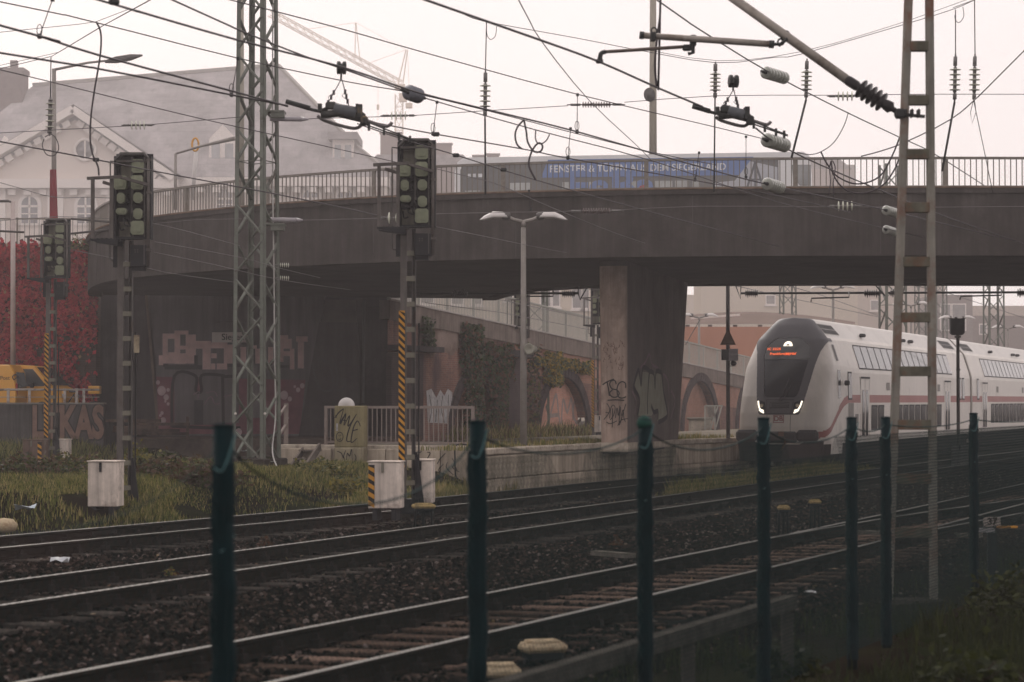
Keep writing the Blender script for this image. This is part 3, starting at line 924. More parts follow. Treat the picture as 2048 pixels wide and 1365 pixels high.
    mb.box((-.058, .0, zt / 2), (.105, .012, zt)); mb.box((-.105, .05, zt / 2), (.012, .10, zt)); mb.box((-.010, .05, zt / 2), (.012, .10, zt))
    mb.build('post_channel', m_steel, t)
    mb = MB()
    mb.box((.135, .05, zt / 2), (.012, .10, zt)); mb.box((.105, .094, zt / 2), (.07, .012, zt)); mb.box((.082, .05, zt / 2), (.010, .10, zt))
    mb.build('post_channel', m_frame, t)
    first = None
    for i in range(10):
        z = .50 + i * .415
        if z > zt - .2: break
        if first is None:
            first = MB().box((.055, .0, 0), (.15, .016, .085), bev=.006).build('batten', m_panel, t); o = first
        else:
            o = first.copy(); COL.objects.link(o); o.parent = t
        o.location = (0, rnd.uniform(-.003, .003), z)
    mb = MB().box((.02, .05, .12), (.34, .30, .24)); mb.prism([(.10, .0), (.30, .0), (.17, 1.0), (.12, 1.0)], .0, .06)
    mb.build('post_foot', m_dark, t)
    MB().box((.19, .08, 1.9), (.025, .03, 2.4)).build('cable_pipe', m_cable, t)
    if stripes: stripe_strip(t, -.085, .75, 3.30, .10, -.02)
    else: MB().box((.22, -.02, 2.9), (.09, .05, .30), bev=.01).build('name_plate', M('plate_cream', (.34, .28, .20), .7, var=.4, scale=9, dirt=(.09, .06, .04), dirt_amt=.5), t)
    return t
YB = 37.0
sigB = build_signal((PX(814, YB), YB, 0.0), 'middle signal on a post with a long yellow and black striped plate', True)
sigA = build_signal((PX(247, 38.0), 38.0, -0.12), 'left signal on a plain grey post with no striped plate on its post', False)
sigC = clone(sigB, (PX(100, 55.5), 55.5, .17), label='smallest of the three near signals, striped, in front of the red ivy wall')
def cabinet(loc, size, rotz, label, stripe_side=0, mat=None, graf=False, lid=True):
    t = thing('signal_cabinet', label, 'cabinet', loc, rotz, group='trackside signal cabinets')
    w, d, h = size
    mat = mat or M('cabinet_white', (0.74, 0.64, 0.565), .7, var=.3, scale=3.5, streak=.45, dirt=(.13, .09, .07), dirt_amt=.35)
    MB().box((0, 0, h / 2 + .12), (w, d, h - .03), bev=.008).build('body', mat, t)
    if lid: MB().box((0, 0, h + .12), (w + .03, d + .03, .022), bev=.005).build('lid', mat, t)
    mb = MB()
    for sx in (-1, 1): mb.box((sx * w * .3, 0, .05), (.08, d * .8, .22))
    mb.build('foot', m_dark, t)
    MB().box((-.02, -d / 2 - .012, h * .9 + .1), (.035, .024, .15)).build('latch', m_dark if not stripe_side else m_panel, t)
    if stripe_side:
        mb = MB(); w2 = .10
        z = .14
        xs = stripe_side * (w / 2 - .055)
        MB().box((xs, -d / 2 - .004, h / 2 + .12), (w2, .008, h - .1)).build('stripe_plate', m_black, t)
        while z < h:
            P = [(xs - w2 / 2, z + .06), (xs - w2 / 2, z + .13), (xs + w2 / 2, z + .07), (xs + w2 / 2, z)]
            mb.prism([(a, min(b, h + .05)) for a, b in P], -d / 2 - .014, -d / 2 - .0085); z += .14
        mb.build('stripe', m_yellow, t)
    return t
cabinet((PX(213, 36.8), 36.8, .0), (.47, .40, .74), R(-10), 'white metal box with a short black slot beside the left signal post')
cabinet((PX(773, 36.6), 36.6, -.02), (.51, .42, .76), R(-8), 'dirty white box with a striped edge left of the middle signal post', -1)
cabinet((PX(848, 37.3), 37.3, .03), (.30, .42, .72), R(-8), 'narrow rust streaked white box right of the middle signal post')
cabinet((PX(72, 55.2), 55.2, .10), (.50, .4, .66), R(-12), 'brown fronted box with striped edges in front of the low graffiti wall', 1, M('cabinet_brown', (.16, .11, .09), .7, var=.4, scale=3, streak=.4, dirt=(.32, .27, .23), dirt_amt=.35))
cabinet((PX(126, 55.8), 55.8, .10), (.30, .4, .66), R(-12), 'small pale box right of the brown box at the smallest signal')
cabinet((PX(1920, 66), 66, -.2), (.50, .4, .62), R(-12), 'grey cabinet below the dark box on a thin pole right of the train', 0, M('cabinet_grey', (.22, .21, .21), .7, var=.3, scale=3, streak=.4))

# yellow capped connection boxes
m_cap = M('cap_yellow', (0.42, 0.31, 0.14), .75, var=.3, scale=14, dirt=(.20, .15, .09), dirt_amt=.45, bump=.3, bscale=60)
m_capc = M('cap_cream', (0.50, 0.40, 0.27), .85, var=.35, scale=16, dirt=(.30, .20, .12), dirt_amt=.4, bump=.6, bscale=50)
def cap_box(px, py, Y, w, h, label, leg=.28, mat=None, rz=.2):
    p = PY(px, py, Y)
    t = thing('connection_box', label, 'connection box', (p.x, p.y, p.z - leg - h), rz, group='yellow capped track connection boxes')
    mb = MB()
    for i in range(3):
        x = (-.5 + i * .5) * w * .7
        mb.tube([(x, 0, leg), (x * 1.05, .01, leg * .5), (x * 1.2, .02, -.12)], .022, 6)
    mb.build('cable_leg', m_cable if leg > .2 else m_dark, t)
    MB().box((0, 0, leg + h * .2), (w * .8, w * .6, h * .5), bev=.01).build('box_base', m_dark, t)
    mb = MB().box((0, 0, leg + h * .65), (w, w * .72, h * .6), bev=h * .22)
    mb.box((0, 0, leg + h), (w * .72, w * .5, h * .2), bev=h * .08)
    mb.build('cap', mat or m_cap, t)
    return t
cap_box(847, 1008, 36.2, .36, .11, 'yellow cap with a flat top standing in front of the narrow white box', .22)
cap_box(108, 998, 38.5, .36, .10, 'left one of the pair of yellow caps on the grass left of the white box', .2)
cap_box(142, 996, 38.8, .38, .10, 'right one of the pair of yellow caps on the grass left of the white box', .2)
cap_box(1567, 1012, 31.5, .17, .09, 'small orange yellow cap on dark cables, the left one of two beyond the fence', .28)
cap_box(1630, 1000, 33.0, .17, .09, 'small orange yellow cap on dark cables, the right one of two beyond the fence', .30)
cap_box(1085, 1283, 17.6, .34, .13, 'bigger pale yellow stone-like cap in front of the nearest rail', .03, m_capc, .35)
cap_box(1000, 1330, 16.2, .30, .14, 'pale yellow stone-like cap close to the bottom edge by the second fence post', .03, m_capc, .1)

# small things along the tracks
def small(name, mb, mat, label, cat, group=None):
    return mb.build(name, mat, label=label, cat=cat, group=group)
p = PZ(1474, 1060, -.2); small('marker_stone', MB().box((p.x, p.y, p.z + .09), (.09, .09, .22), rot=(.05, .05, .3), bev=.015), m_concs, 'short dark stub of a marker stone beside the nearest track', 'marker')
for i, (px, py, w, lb) in enumerate([(946, 1222, .12, 'white scrap of paper lying beyond the barrier beam'), (120, 1128, .22, 'long white scrap of litter between the far and middle tracks'), (50, 1025, .30, 'crumpled pale blue plastic bag on the grass bank at left'), (490, 905, .22, 'white plastic bag at the foot of the green lattice mast')]):
    if i == 0: px, py = 1620, 1192
    p = PZ(px, py, -.19 if i < 2 else .2)
    mb = MB(); rs = random.Random(i); vs = []
    for a in range(4):
        for b in range(4): vs.append((p.x + (a - 1.5) / 3 * w, p.y + (b - 1.5) / 3 * w * .7, p.z + .02 + rs.random() * w * .35))
    mb.add(vs, [[a * 4 + b, a * 4 + b + 4, a * 4 + b + 5, a * 4 + b + 1] for a in range(3) for b in range(3)])
    small('litter', mb, M('litter_white', (.55, .56, .58), .6) if i != 2 else M('litter_blue', (.36, .42, .48), .5), lb, 'litter')
p = PY(8, 1050, 33)
mb = MB(); mb.lathe([(.0, 0), (.16, .03), (.2, .12), (.13, .2), (0, .22)], (p.x, p.y, p.z - .12), n=10)
small('rubble_stone', mb, m_capc, 'pale rounded stone on the bank at the left edge', 'stone')
# number board 37 with its white base
p = PY(1984, 1044, 24.5)
t = thing('number_board', 'small white board reading 37 on a low base right of the ladder mast', 'sign', (p.x, p.y, -.2))
zz = p.z + .2
MB().box((0, 0, zz), (.185, .02, .10), rot=(0, -.03, 0), bev=.004).build('board', M('board_white', (.55, .47, .43), .7, var=.3, scale=20, dirt=(.25, .16, .12), dirt_amt=.4), t)
v, f = text_mesh('37', .105, Matrix.Translation((0, -.013, zz)), .003, bold=.004)
MB().add(v, f).build('lettering', M('sign_dark_print', (.06, .025, .02), .7), t)
MB().box((-.06, 0, zz - .09), (.17, .08, .045)).build('base_block', M('base_white', (.36, .35, .36), .8, var=.3, scale=15), t)
MB().box((.16, .0, zz - .055), (.22, .05, .02)).build('arrow_arm', m_yellow, t)
MB().box((0, 0, zz / 2 - .06), (.10, .06, zz - .1)).build('stake', m_dark, t)
# point rodding and boards by the switch
for i, (x0, y0, x1, y1, Y0, Y1, lb) in enumerate([(1700, 1064, 1785, 1068, 31.5, 30.6, 'short pale plank lying across the ballast left of the ladder mast'), (1870, 1068, 1960, 1072, 27.5, 26.6, 'pale cover board of the point machine right of the ladder mast'), (1190, 1106, 1262, 1112, 26, 25.4, 'thin grey plank on the ballast left of the third post')]):
    a = PZ(x0, y0, -.14); b = PZ(x1, y1, -.14)
    small('plank', MB().bar(a, b, .16, .06), M('plank_pale', (.15, .135, .115), .85, var=.4, scale=10), lb, 'plank')

# ================================================================ GREEN LATTICE MAST
m_green = M('mast_green', (0.165, 0.178, 0.15), .6, metal=.1, var=.3, scale=2.5, streak=.3, dirt=(.07, .06, .05), dirt_amt=.25)
m_greend = M('mast_green_brace', (0.145, 0.153, 0.13), .6, metal=.1, var=.3, scale=3, dirt=(.07, .05, .04), dirt_amt=.3)
m_porc = M('porcelain_grey', (0.33, 0.30, 0.32), .35, var=.15, scale=10)
def lattice_mast(loc, H, wb, wt, rot, label, pitch=1.15, leg=.11, extras=True):
    t = thing('lattice_mast', label, 'lattice mast', loc, rot)
    corners = [(-1, -1), (1, -1), (1, 1), (-1, 1)]
    def cor(i, z):
        w = (wb + (wt - wb) * z / H) / 2
        return Vector((corners[i][0] * w, corners[i][1] * w, z))
    for i in range(4):
        a, b = cor(i, 0), cor(i, H)
        sx, sy = corners[i]
        mb = MB()
        mb.bar(a, b, leg, .012, up=(0, sy, 0))
        mb.bar(a + Vector((-sx * .0, -sy * .0, 0)) + Vector((sx * leg / 2 - sx * .006, -sy * leg / 2 + sy * .006, 0)), b + Vector((sx * leg / 2 - sx * .006, -sy * leg / 2 + sy * .006, 0)), .012, leg, up=(0, 1, 0))
        mb.build('leg', m_green, t)
    n = int(H / pitch); first = {}
    for side in range(4):
        i, j = side, (side + 1) % 4
        for k in range(n):
            za, zb = k * pitch + .08, (k + 1) * pitch - .08
            if k % 2: a, b = cor(i, za), cor(j, zb)
            else: a, b = cor(j, za), cor(i, zb)
            mb = MB().bar(a, b, .07, .035)
            mb.build('brace', m_greend, t)
            if extras and side in (1, 3) and False: pass
    for k in (0, n // 2, n - 1):
        z = k * pitch + .05
        mb = MB()
        for s_ in range(4): mb.bar(cor(s_, z), cor((s_ + 1) % 4, z), .06, .012)
        mb.build('tie_frame', m_greend, t)
    mb = MB()
    for i in range(4): mb.box(cor(i, -.05), (.30, .30, .35), bev=.03)
    mb.build('footing', m_concs, t)
    return t
YM = 51.0
mastL = lattice_mast((PX(513, YM), YM, .42), 14.0, .74, .55, R(-25), 'tall green lattice mast left of centre carrying the cross wires', pitch=.84, leg=.10)
def mast_extra(t, YMm):
    # insulators reaching right from the mast, at the two cross span levels
    for (x0, y0, x1, y1) in ((540, 238, 617, 239), (540, 440, 606, 441)):
        a = PY(x0, y0, YMm); b = PY(x1, y1, YMm)
        mb = MB(); d = (b - a).normalized(); L = (b - a).length
        mb.tube([a, a + d * L * .8], .055, 10); mb.tube([a + d * L * .8, b], [.055, .02], 8)
        o = mb.build('rod_insulator', m_porc, t, world=False)
        # local: undo the mast's turn
        o.data.transform(Matrix.Rotation(-t.rotation_euler.z, 4, 'Z') @ Matrix.Translation(-t.location))
    for (px, py) in ((556, 225), (556, 450)):
        c = PY(px - 10, py, YMm); mb = MB().box(c, (.55, .5, .035)); mb.box(c + Vector((.12, -.1, -.08)), (.3, .25, .12))
        o = mb.build('bracket_plate', m_greend, t); o.data.transform(Matrix.Rotation(-t.rotation_euler.z, 4, 'Z') @ Matrix.Translation(-t.location))
    P = smooth_path([PY(546, -40, YMm), PY(545, 300, YMm), PY(548, 560, YMm), PY(549, 700, YMm), PY(551, 830, YMm), PY(545, 905, YMm - .5), PY(560, 945, YMm - 1.2)], 6)
    o = MB().tube(P, .018, 6).build('earth_cable', M('cable_white', (.42, .40, .38), .6), t); o.data.transform(Matrix.Rotation(-t.rotation_euler.z, 4, 'Z') @ Matrix.Translation(-t.location))
    for (px, py) in ((471, 828), (530, 828)):
        mb = MB().lathe([(.03, 0), (.03, .01)], PY(px, py, YMm - .75), (0, -1, 0), 10); o = mb.build('marker_disc', M('disc_white', (.6, .55, .5), .6), t); o.data.transform(Matrix.Rotation(-t.rotation_euler.z, 4, 'Z') @ Matrix.Translation(-t.location))
mast_extra(mastL, YM)

# ================================================================ LADDER MAST WITH CANTILEVER (right)
m_lad = M('ladder_mast_paint', (0.29, 0.27, 0.235), .7, metal=.1, var=.3, scale=3, streak=.45, dirt=(.17, .072, .045), dirt_amt=.42)
m_lad2 = M('batten_moss', (0.14, 0.13, 0.10), .8, var=.4, scale=6, streak=.3, dirt=(.15, .07, .045), dirt_amt=.45)
YR = 24.0
lm = thing('ladder_mast', 'rusty ladder-like steel mast of two uprights and flat rungs at right', 'mast', (PX(1828, YR), YR, -.25))
def lr(px, py, dy=0): return PY(px, py, YR + dy)
for (xt, xb) in ((1819, 1778), (1860, 1869)):
    a = lr(xb, 1225); b = lr(xt - (xb - xt) * .36, -460)
    mb = MB(); sgn = -1 if xt < 1840 else 1
    mb.bar(a, b, .075, .012, up=(0, 1, 0)); mb.bar(a + Vector((sgn * .033, .05, 0)), b + Vector((sgn * .033, .05, 0)), .012, .11, up=(0, 1, 0)); 
    mb.bar(a + Vector((-sgn * .03, .06, 0)), b + Vector((-sgn * .03, .06, 0)), .010, .10, up=(0, 1, 0))
    mb.build('upright', m_lad, lm, world=True)
for i, y in enumerate([-440, -333, -227, -120, -14, 92, 200, 308, 415, 524, 635, 743, 850, 958, 1066]):
    f = (y + 45) / 1270
    xl = 1819 + (1778 - 1819) * f + 6; xr = 1860 + 9 * f - 4
    a = lr(xl, y, -.012); b = lr(xr, y, -.012)
    mb = MB().box((a + b) / 2, ((b - a).length, .014, .105), bev=.004); mb.box((a + b) / 2 + Vector((0, .05, -.046)), ((b - a).length, .09, .012))
    mb.build('rung', m_lad2, lm, world=True)
MB().box((PX(1828, YR), YR + .05, -.5), (.7, .5, .5), bev=.05).build('footing', m_concs, lm, world=True)
# cantilever
m_tube = M('galv_tube', (0.30, 0.265, 0.235), .5, metal=.3, var=.25, scale=5, dirt=(.12, .085, .06), dirt_amt=.35)
m_ins = M('insulator_dark', (0.022, 0.018, 0.020), .3, var=.2, scale=8)
m_fit = M('fitting_dark', (0.035, 0.036, 0.036), .5, metal=.3, var=.3, scale=9)
ct = thing('cantilever_arm', 'thick diagonal cantilever tube with dark insulator at the ladder mast', 'cantilever', tuple(lr(1800, 228)))
A0 = lr(1800, 228); B0 = PY(1694, 160, 24.25); C0 = PY(1440, -22, 25.1)
mb = MB().tube([B0, C0 + (C0 - B0) * .25], .050, 14).tube([lr(1822, -330), C0 + (C0 - B0) * .22], .03, 8); mb.build('tube', m_tube, ct, world=True)
dI = (A0 - B0).normalized(); LI = (A0 - B0).length
mb = MB()
prof = [(.05, 0), (.055, .02), (.055, LI * .18)]
for k in range(5):
    h = LI * (.24 + k * .095)
    prof += [(.040, h), (.105, h + .018), (.11, h + .026), (.045, h + .042)]
prof += [(.06, LI * .74), (.065, LI * .82), (.03, LI * .86), (.028, LI)]
mb.lathe(prof, B0, dI, 16); mb.build('insulator', m_ins, ct, world=True)
mb = MB().box(A0, (.10, .14, .10), bev=.02); mb.bar(A0 - Vector((.06, 0, 0)), A0 + Vector((.26, 0, -.03)), .05, .03)
for k in range(3): mb.box(A0 + Vector((.05 + .07 * k, -.02, 0)), (.03, .1, .09), bev=.01)
mb.build('hinge', m_fit, ct, world=True)
mb = MB().tube([PY(1557, 92, 24.6), PY(1575, 78, 24.6)], .02, 6)
c = PY(1562, 84, 24.65)
mb.lathe([(.06, -.02), (.065, 0), (.06, .02)], PY(1570, 72, 24.68), dI, 14)
mb.tube([c + Vector((.035 * math.cos(a), 0, .035 * math.sin(a))) for a in np.linspace(0, 6.28, 9)], .011, 5)
mb.build('clamp', m_fit, ct, world=True)
rg = thing('registration_arm', 'horizontal registration tube with a thin steady arm above the overhead wire', 'steady arm', tuple(PY(1420, 80, 24.6)))
mb = MB().tube([PY(1282, 71, 24.9), PY(1545, 89, 24.6)], .036, 12); mb.build('tube', m_tube, rg, world=True)
mb = MB().tube([PY(1279, 70.6, 24.9), PY(1288, 71.5, 24.9)], .043, 12); mb.tube([PY(1538, 88.6, 24.6), PY(1548, 89.4, 24.6)], .044, 12)
mb.tube([PY(1546, 89, 24.6), PY(1560, 89, 24.6)], .018, 8)
mb.build('end_cap', m_fit, rg, world=True)
mb = MB().tube([PY(1211, 104, 25.0), PY(1368, 94, 24.85)], .020, 8); mb.build('steady_arm', M('arm_brown', (.13, .10, .085), .5, metal=.3, var=.3, scale=8), rg, world=True)
mb = MB().tube(smooth_path([PY(1211, 104, 25), PY(1202, 108, 25), PY(1199, 124, 25)], 4), .026, 8)
mb.box(PY(1199, 123, 25), (.08, .05, .05), bev=.01)
mb.tube([PY(1386, 78, 24.85), PY(1386, 106, 24.85), PY(1376, 108, 24.85)], .022, 8)
mb.box(PY(1374, 96, 24.85), (.10, .06, .07), bev=.015); mb.box(PY(1386, 82, 24.85), (.07, .1, .12), bev=.01)
mb.build('arm_clamp', m_fit, rg, world=True)
mb = MB()
c = PY(1308, 62, 24.85)
mb.tube([c + Vector((.03 * math.cos(a), 0, .035 * math.sin(a))) for a in np.linspace(-1.5, 3.6, 9)], .010, 6); mb.box(PY(1306, 74, 24.86), (.06, .09, .1), bev=.01)
mb.build('hook', m_fit, rg, world=True)
# ================================================================ FENCE
m_post = M('fence_post_teal', (0.002, 0.0135, 0.0165), .8, var=.3, scale=6, spec=.12)
m_postg = M('fence_post_top', (0.006, 0.05, 0.037), .7, spec=.15, var=.3, scale=6)
m_wire_g = M('fence_wire_green', (0.005, 0.022, 0.022), .8, var=.2, scale=9, spec=.1)
m_wire_b = M('tie_wire_pale', (0.06, 0.13, 0.135), .5)
FP = []
for px, py in ((-425, 862), (447, 853), (955, 845), (1290, 838), (1527, 838), (1703, 837), (1771, 836), (1947, 828), (2112, 824)):
    Y = 21600.0 / (2900 - px) if px < 2100 else 27.2
    FP.append(PY(px, py, Y))
fence = thing('wire_mesh_fence', 'blurred dark teal chain link fence on slim posts across the foreground', 'fence', (FP[3].x, FP[3].y, 0))
for i, p in enumerate(FP):
    mb = MB([m_post, m_postg])
    mb.tube([(p.x, p.y, -.3), (p.x + .004, p.y, 1.0), (p.x, p.y, p.z)], .041, 12, mi=0)
    if i == 3:
        mb.lathe([(.044, 0), (.047, .03), (.030, .06), (0.0, .07)], (p.x, p.y, p.z - .05), (-.15, 0, 1), 12, mi=1)
    else:
        mb.lathe([(.043, 0), (.043, .012), (.0, .016)], (p.x, p.y, p.z - .004), (0, 0, 1), 12, mi=0)
    mb.build('fence_post', parent=fence, world=True)
    rs = random.Random(i)
    P = [(p.x + rs.uniform(-.006, .006), p.y, z) for z in np.arange(-.2, p.z - .10, .06)]
    mb = MB(); mb.tube(P, [.044 + rs.uniform(0, .007) for _ in P], 9, smooth=False)
    w = mb.build('mesh_wrap', m_post, fence, world=True)
    # tie wire loop sagging from the post head
    mb = MB()
    a = Vector((p.x - .03, p.y - .04, p.z - .16)); b = Vector((p.x + .05, p.y - .03, p.z - .03))
    mb.tube(smooth_path([a, a + Vector((.03, -.02, -.012)), (a + b) / 2 + Vector((.012, -.02, -.035)), b], 5), .0042, 5)
    mb.tube(smooth_path([Vector((p.x - .04, p.y, p.z - .45)), Vector((p.x, p.y - .045, p.z - .48)), Vector((p.x + .045, p.y, p.z - .42))], 5), .003, 5)
    mb.build('tie_wire', m_wire_b, fence, world=True)
# netting: two families of bent wires per span
V = []; F = []
def seg(p, q, r):
    d = (q - p)
    if d.length < 1e-5: return
    d.normalize(); u = Vector((0, 0, 1)) if abs(d.z) < .9 else Vector((1, 0, 0)); s = d.cross(u).normalized() * r; u = s.cross(d)
    o = len(V)
    for c in (p, q):
        for k in range(3):
            a = 2.094 * k
            V.append(tuple(c + s * math.cos(a) + u * math.sin(a)))
    for k in range(3): F.append([o + k, o + (k + 1) % 3, o + 3 + (k + 1) % 3, o + 3 + k])
spans = [(0, 1, .30), (1, 2, .30), (2, 3, .13), (3, 4, .15), (4, 5, .13), (5, 6, .06), (6, 7, .05), (7, 8, .05)]
for si, (a, b, sag) in enumerate(spans):
    A, B = FP[a], FP[b]; L = Vector((B.x - A.x, B.y - A.y)).length
    def pt(s, z, A=A, B=B, L=L, si=si):
        t = s / L
        w = .02 * math.sin(z * 5 + si) * math.sin(math.pi * t)
        return Vector((A.x + (B.x - A.x) * t + w * .9, A.y + (B.y - A.y) * t - w * .4, z))
    def top(s, A=A, B=B, L=L, sag=sag): 
        t = s / L
        return A.z + (B.z - A.z) * t - .05 - sag * (4 * t * (1 - t)) ** .8
    pitch = .052; wr = .0017 if si < 2 else .0025
    for fam in (1, -1):
        s0 = -2.0
        while s0 < L + 2.0:
            prev = None
            for k in range(15):
                z = -.15 + 2.0 * k / 14
                s = s0 + fam * (z + .15) * .92
                if s < 0 or s > L: prev = None; continue
                if z > top(s):
                    prev = None; break
                q = pt(s, z)
                if prev is not None: seg(prev, q, wr)
                prev = q
            s0 += pitch
    prev = None
    for k in range(15):
        s = L * k / 14; q = pt(s, top(s))
        if prev is not None: seg(prev, q, .0065 if si else .003)
        prev = q
me_off = np.array(fence.location)
net = mesh_np('chain_link_netting', np.array(V) - me_off, np.array(F), m_wire_g, parent=fence, kind='stuff')

# low beam barrier in front of the nearest track
m_beam = M('barrier_beam', (0.10, 0.09, 0.08), .7, var=.4, scale=9, dirt=(.05, .045, .04), dirt_amt=.4, bump=.6, bscale=45)
bA = PY(860, 1425, 11.0); bB = PY(1582, 1204, 16.9)
beam = thing('barrier_beam', 'low weathered beam on short posts rising to the right in front of the fence posts', 'barrier', (bB.x, bB.y, -.25))
MB().bar(bA, bB, .10, .10).build('beam', m_beam, beam, world=True)
for t_ in (.62, .985):
    p = bA + (bB - bA) * t_
    MB().box((p.x, p.y + .02, p.z / 2 - .17), (.09, .09, p.z + .2), bev=.01).build('beam_post', m_beam, beam, world=True)

# ================================================================ OVERHEAD LINE
m_cu = M('wire_dark', (0.055, 0.045, 0.050), .5, metal=.4, var=.1, scale=5)
m_cu2 = M('wire_grey', (0.15, 0.135, 0.135), .5, metal=.3, var=.1, scale=5)
m_disc = M('insulator_glass', (0.62, 0.62, 0.52), .25, var=.15, scale=9)
m_ring = M('insulator_rings', (0.42, 0.425, 0.38), .25, var=.1, scale=12)
m_ring.node_tree.nodes['Principled BSDF'].inputs['Transmission Weight'].default_value = .45
m_brown = M('insulator_brown', (0.13, 0.09, 0.085), .3, var=.2, scale=9)
m_grey = M('insulator_grey', (0.16, 0.165, 0.19), .35, var=.2, scale=9)
def wire(name, label, cat, pts, z=None, Y=None, r=.009, mat=None, group=None, n=1):
    P = []
    for q in pts:
        if len(q) == 3: P.append(PY(*q))
        elif z is not None: P.append(PZ(q[0], q[1], z))
        else: P.append(PY(q[0], q[1], Y))
    out_ = lambda q: q[0] <= 0 or q[0] >= 2048 or q[1] <= 6
    if out_(pts[0]): P.insert(0, P[0] + (P[0] - P[1]).normalized() * 14)
    if out_(pts[-1]): P.append(P[-1] + (P[-1] - P[-2]).normalized() * 14)
    if n > 1: P = smooth_path(P, n)
    return MB().tube(P, r, 5).build(name, mat or m_cu, label=label, cat=cat, group=group)
G = 'overhead line wires'
for nm, lb, pts, z, r in [
    ('contact_wire', 'contact wire from the top edge past the steady arm to the right section insulator', [(700, -55), (850, 0), (1084, 82), (1198, 124), (1315, 176), (1405, 214)], 5.56, .0135),
    ('contact_wire', 'wire from the right section insulator through the second ring insulator behind the mast', [(1512, 257), (1552, 286), (1640, 330), (1797, 396), (1900, 437), (2060, 492)], 5.56, .0125),
    ('messenger_wire', 'wire from the top edge right of the pole through the topmost ring insulator', [(1319, 4), (1400, 60), (1542, 147), (1693, 225), (1799, 275), (1887, 319), (2060, 432)], 7.2, .0115),
    ('messenger_wire', 'thin wire crossing the sky from the top left corner to the bus roof', [(-20, 0), (157, 37), (476, 117), (700, 165), (828, 187), (975, 222), (1154, 268), (1304, 305), (1432, 330)], 7.2, .0095),
    ('contact_wire', 'heavier wire from the left edge near the top down to the left section insulator', [(-20, 46), (79, 73), (201, 112), (465, 183), (575, 213)], 5.5, .0135),
    ('contact_wire', 'second wire from the left edge joining the left section insulator from below', [(-20, 103), (201, 139), (461, 190), (575, 212)], 5.5, .0125),
    ('messenger_wire', 'thin wire from the left edge crossing the long mansion roof to the middle signal head', [(-20, 135), (117, 168), (385, 234), (620, 286), (788, 324), (860, 342)], 6.6, .0085),
    ('contact_wire', 'wire from the left edge past the left signal head ending behind the middle signal', [(-20, 280), (110, 304), (194, 320), (304, 342), (538, 386), (700, 419), (774, 436)], 5.5, .0115),
    ('contact_wire', 'thick wire from the top edge over the left pulley to the third ring insulator', [(120, -22), (271, 22), (476, 81), (682, 134), (830, 184), (975, 220), (1154, 264), (1396, 333), (1546, 372), (1774, 421), (2060, 490)], 5.6, .0125),
    ('messenger_wire', 'wire from the top edge right of the lattice mast meeting the left pulley', [(344, 0), (491, 66), (612, 114), (682, 137), (803, 180)], 6.1, .011),
    ('messenger_wire', 'wire from the grey barrel insulator across the bus to the lowest ring insulator', [(847, 196), (1070, 260), (1304, 322), (1550, 403), (1766, 456), (2060, 526)], 5.7, .0085),
    ('messenger_wire', 'long straight wire from the top edge at the lattice mast to the bus rear', [(420, -10), (546, 22), (700, 63), (850, 106), (1154, 189), (1432, 255), (1546, 283)], 7.0, .009),
    ('contact_wire', 'wire leaving the left section insulator to the right above the middle signal head', [(750, 246), (872, 269), (1048, 299), (1136, 317), (1388, 361), (1550, 391), (1700, 425)], 5.5, .0095),
    ('contact_wire', 'lower wire leaving the left section insulator across the bridge face', [(715, 248), (803, 278), (913, 311), (1073, 361), (1304, 425), (1429, 458), (1550, 491), (1800, 560)], 5.5, .0095),
    ('feeder_wire', 'thin wire from the middle signal across the bus front and bridge face', [(872, 338), (942, 355), (986, 366), (1050, 392), (1100, 414), (1240, 470), (1400, 523)], 5.6, .007),
    ('feeder_wire', 'pale wire low across the bridge face right of the middle signal', [(872, 454), (968, 473), (1100, 500), (1250, 527), (1440, 572)], 5.4, .0075),
    ('feeder_wire', 'steep thin wire from the top edge down across the wires to the bus', [(1037, 0), (1084, 84), (1180, 203), (1271, 289), (1304, 322)], 7.4, .0085),
    ('feeder_wire', 'thin wire from the left edge just below the mansion gable to the bridge railing', [(-20, 360), (104, 394), (180, 395), (300, 400)], 5.6, .006),
    ('feeder_wire', 'thin wire over the red ivy rising from the left edge towards the signal heads', [(-20, 443), (120, 434), (240, 440), (330, 452), (480, 492)], 5.2, .006),
    ('feeder_wire', 'thin wire over the bridge end between the two left signals', [(140, 500), (240, 520), (330, 545), (470, 565)], 4.6, .006),
    ('feeder_wire', 'thin pale wire across the bridge face left of the lattice mast', [(310, 484), (480, 515), (560, 537), (640, 556)], 4.8, .006),
    ('feeder_wire', 'pair-lower thin pale wire across the bridge face left of the lattice mast', [(308, 505), (430, 530), (560, 560), (700, 580)], 4.5, .006),
]:
    wire(nm, lb, 'wire', pts, z=z, r=r, group=G, mat=m_cu2 if nm == 'feeder_wire' else None, n=3)
YC = 50.0
CG = 'cross span wires and insulators'
def cwire(lb, pts, r=.008, Y=YC, n=1, mat=None): return wire('cross_span_wire', lb, 'wire', pts, Y=Y, r=r, group=CG, n=n, mat=mat)
cwire('upper cross wire sagging between the hanging insulators and rising to the top right corner', [(930, 30), (973, 44), (1150, 76), (1279, 101), (1432, 126), (1550, 115), (1601, 109), (1803, 51), (1909, 18), (1950, 0), (2010, -22)], n=3)
cwire('upper twin cross wire just above the sagging one at the right', [(1279, 97), (1436, 122), (1601, 104), (1803, 46), (1950, -6)], r=.006, n=3)
cwire('middle cross wire left of the lattice mast over the mansion gable', [(-30, 268), (245, 253), (308, 249), (487, 234)], n=2)
cwire('middle cross wire from the lattice mast to the brown barrel insulator', [(617, 238), (759, 234), (834, 231), (971, 222), (1136, 212)], n=2)
cwire('middle cross wire right of the brown barrel insulator to the right edge', [(1249, 205), (1436, 192), (1653, 191), (1850, 189), (2070, 189)], n=2)
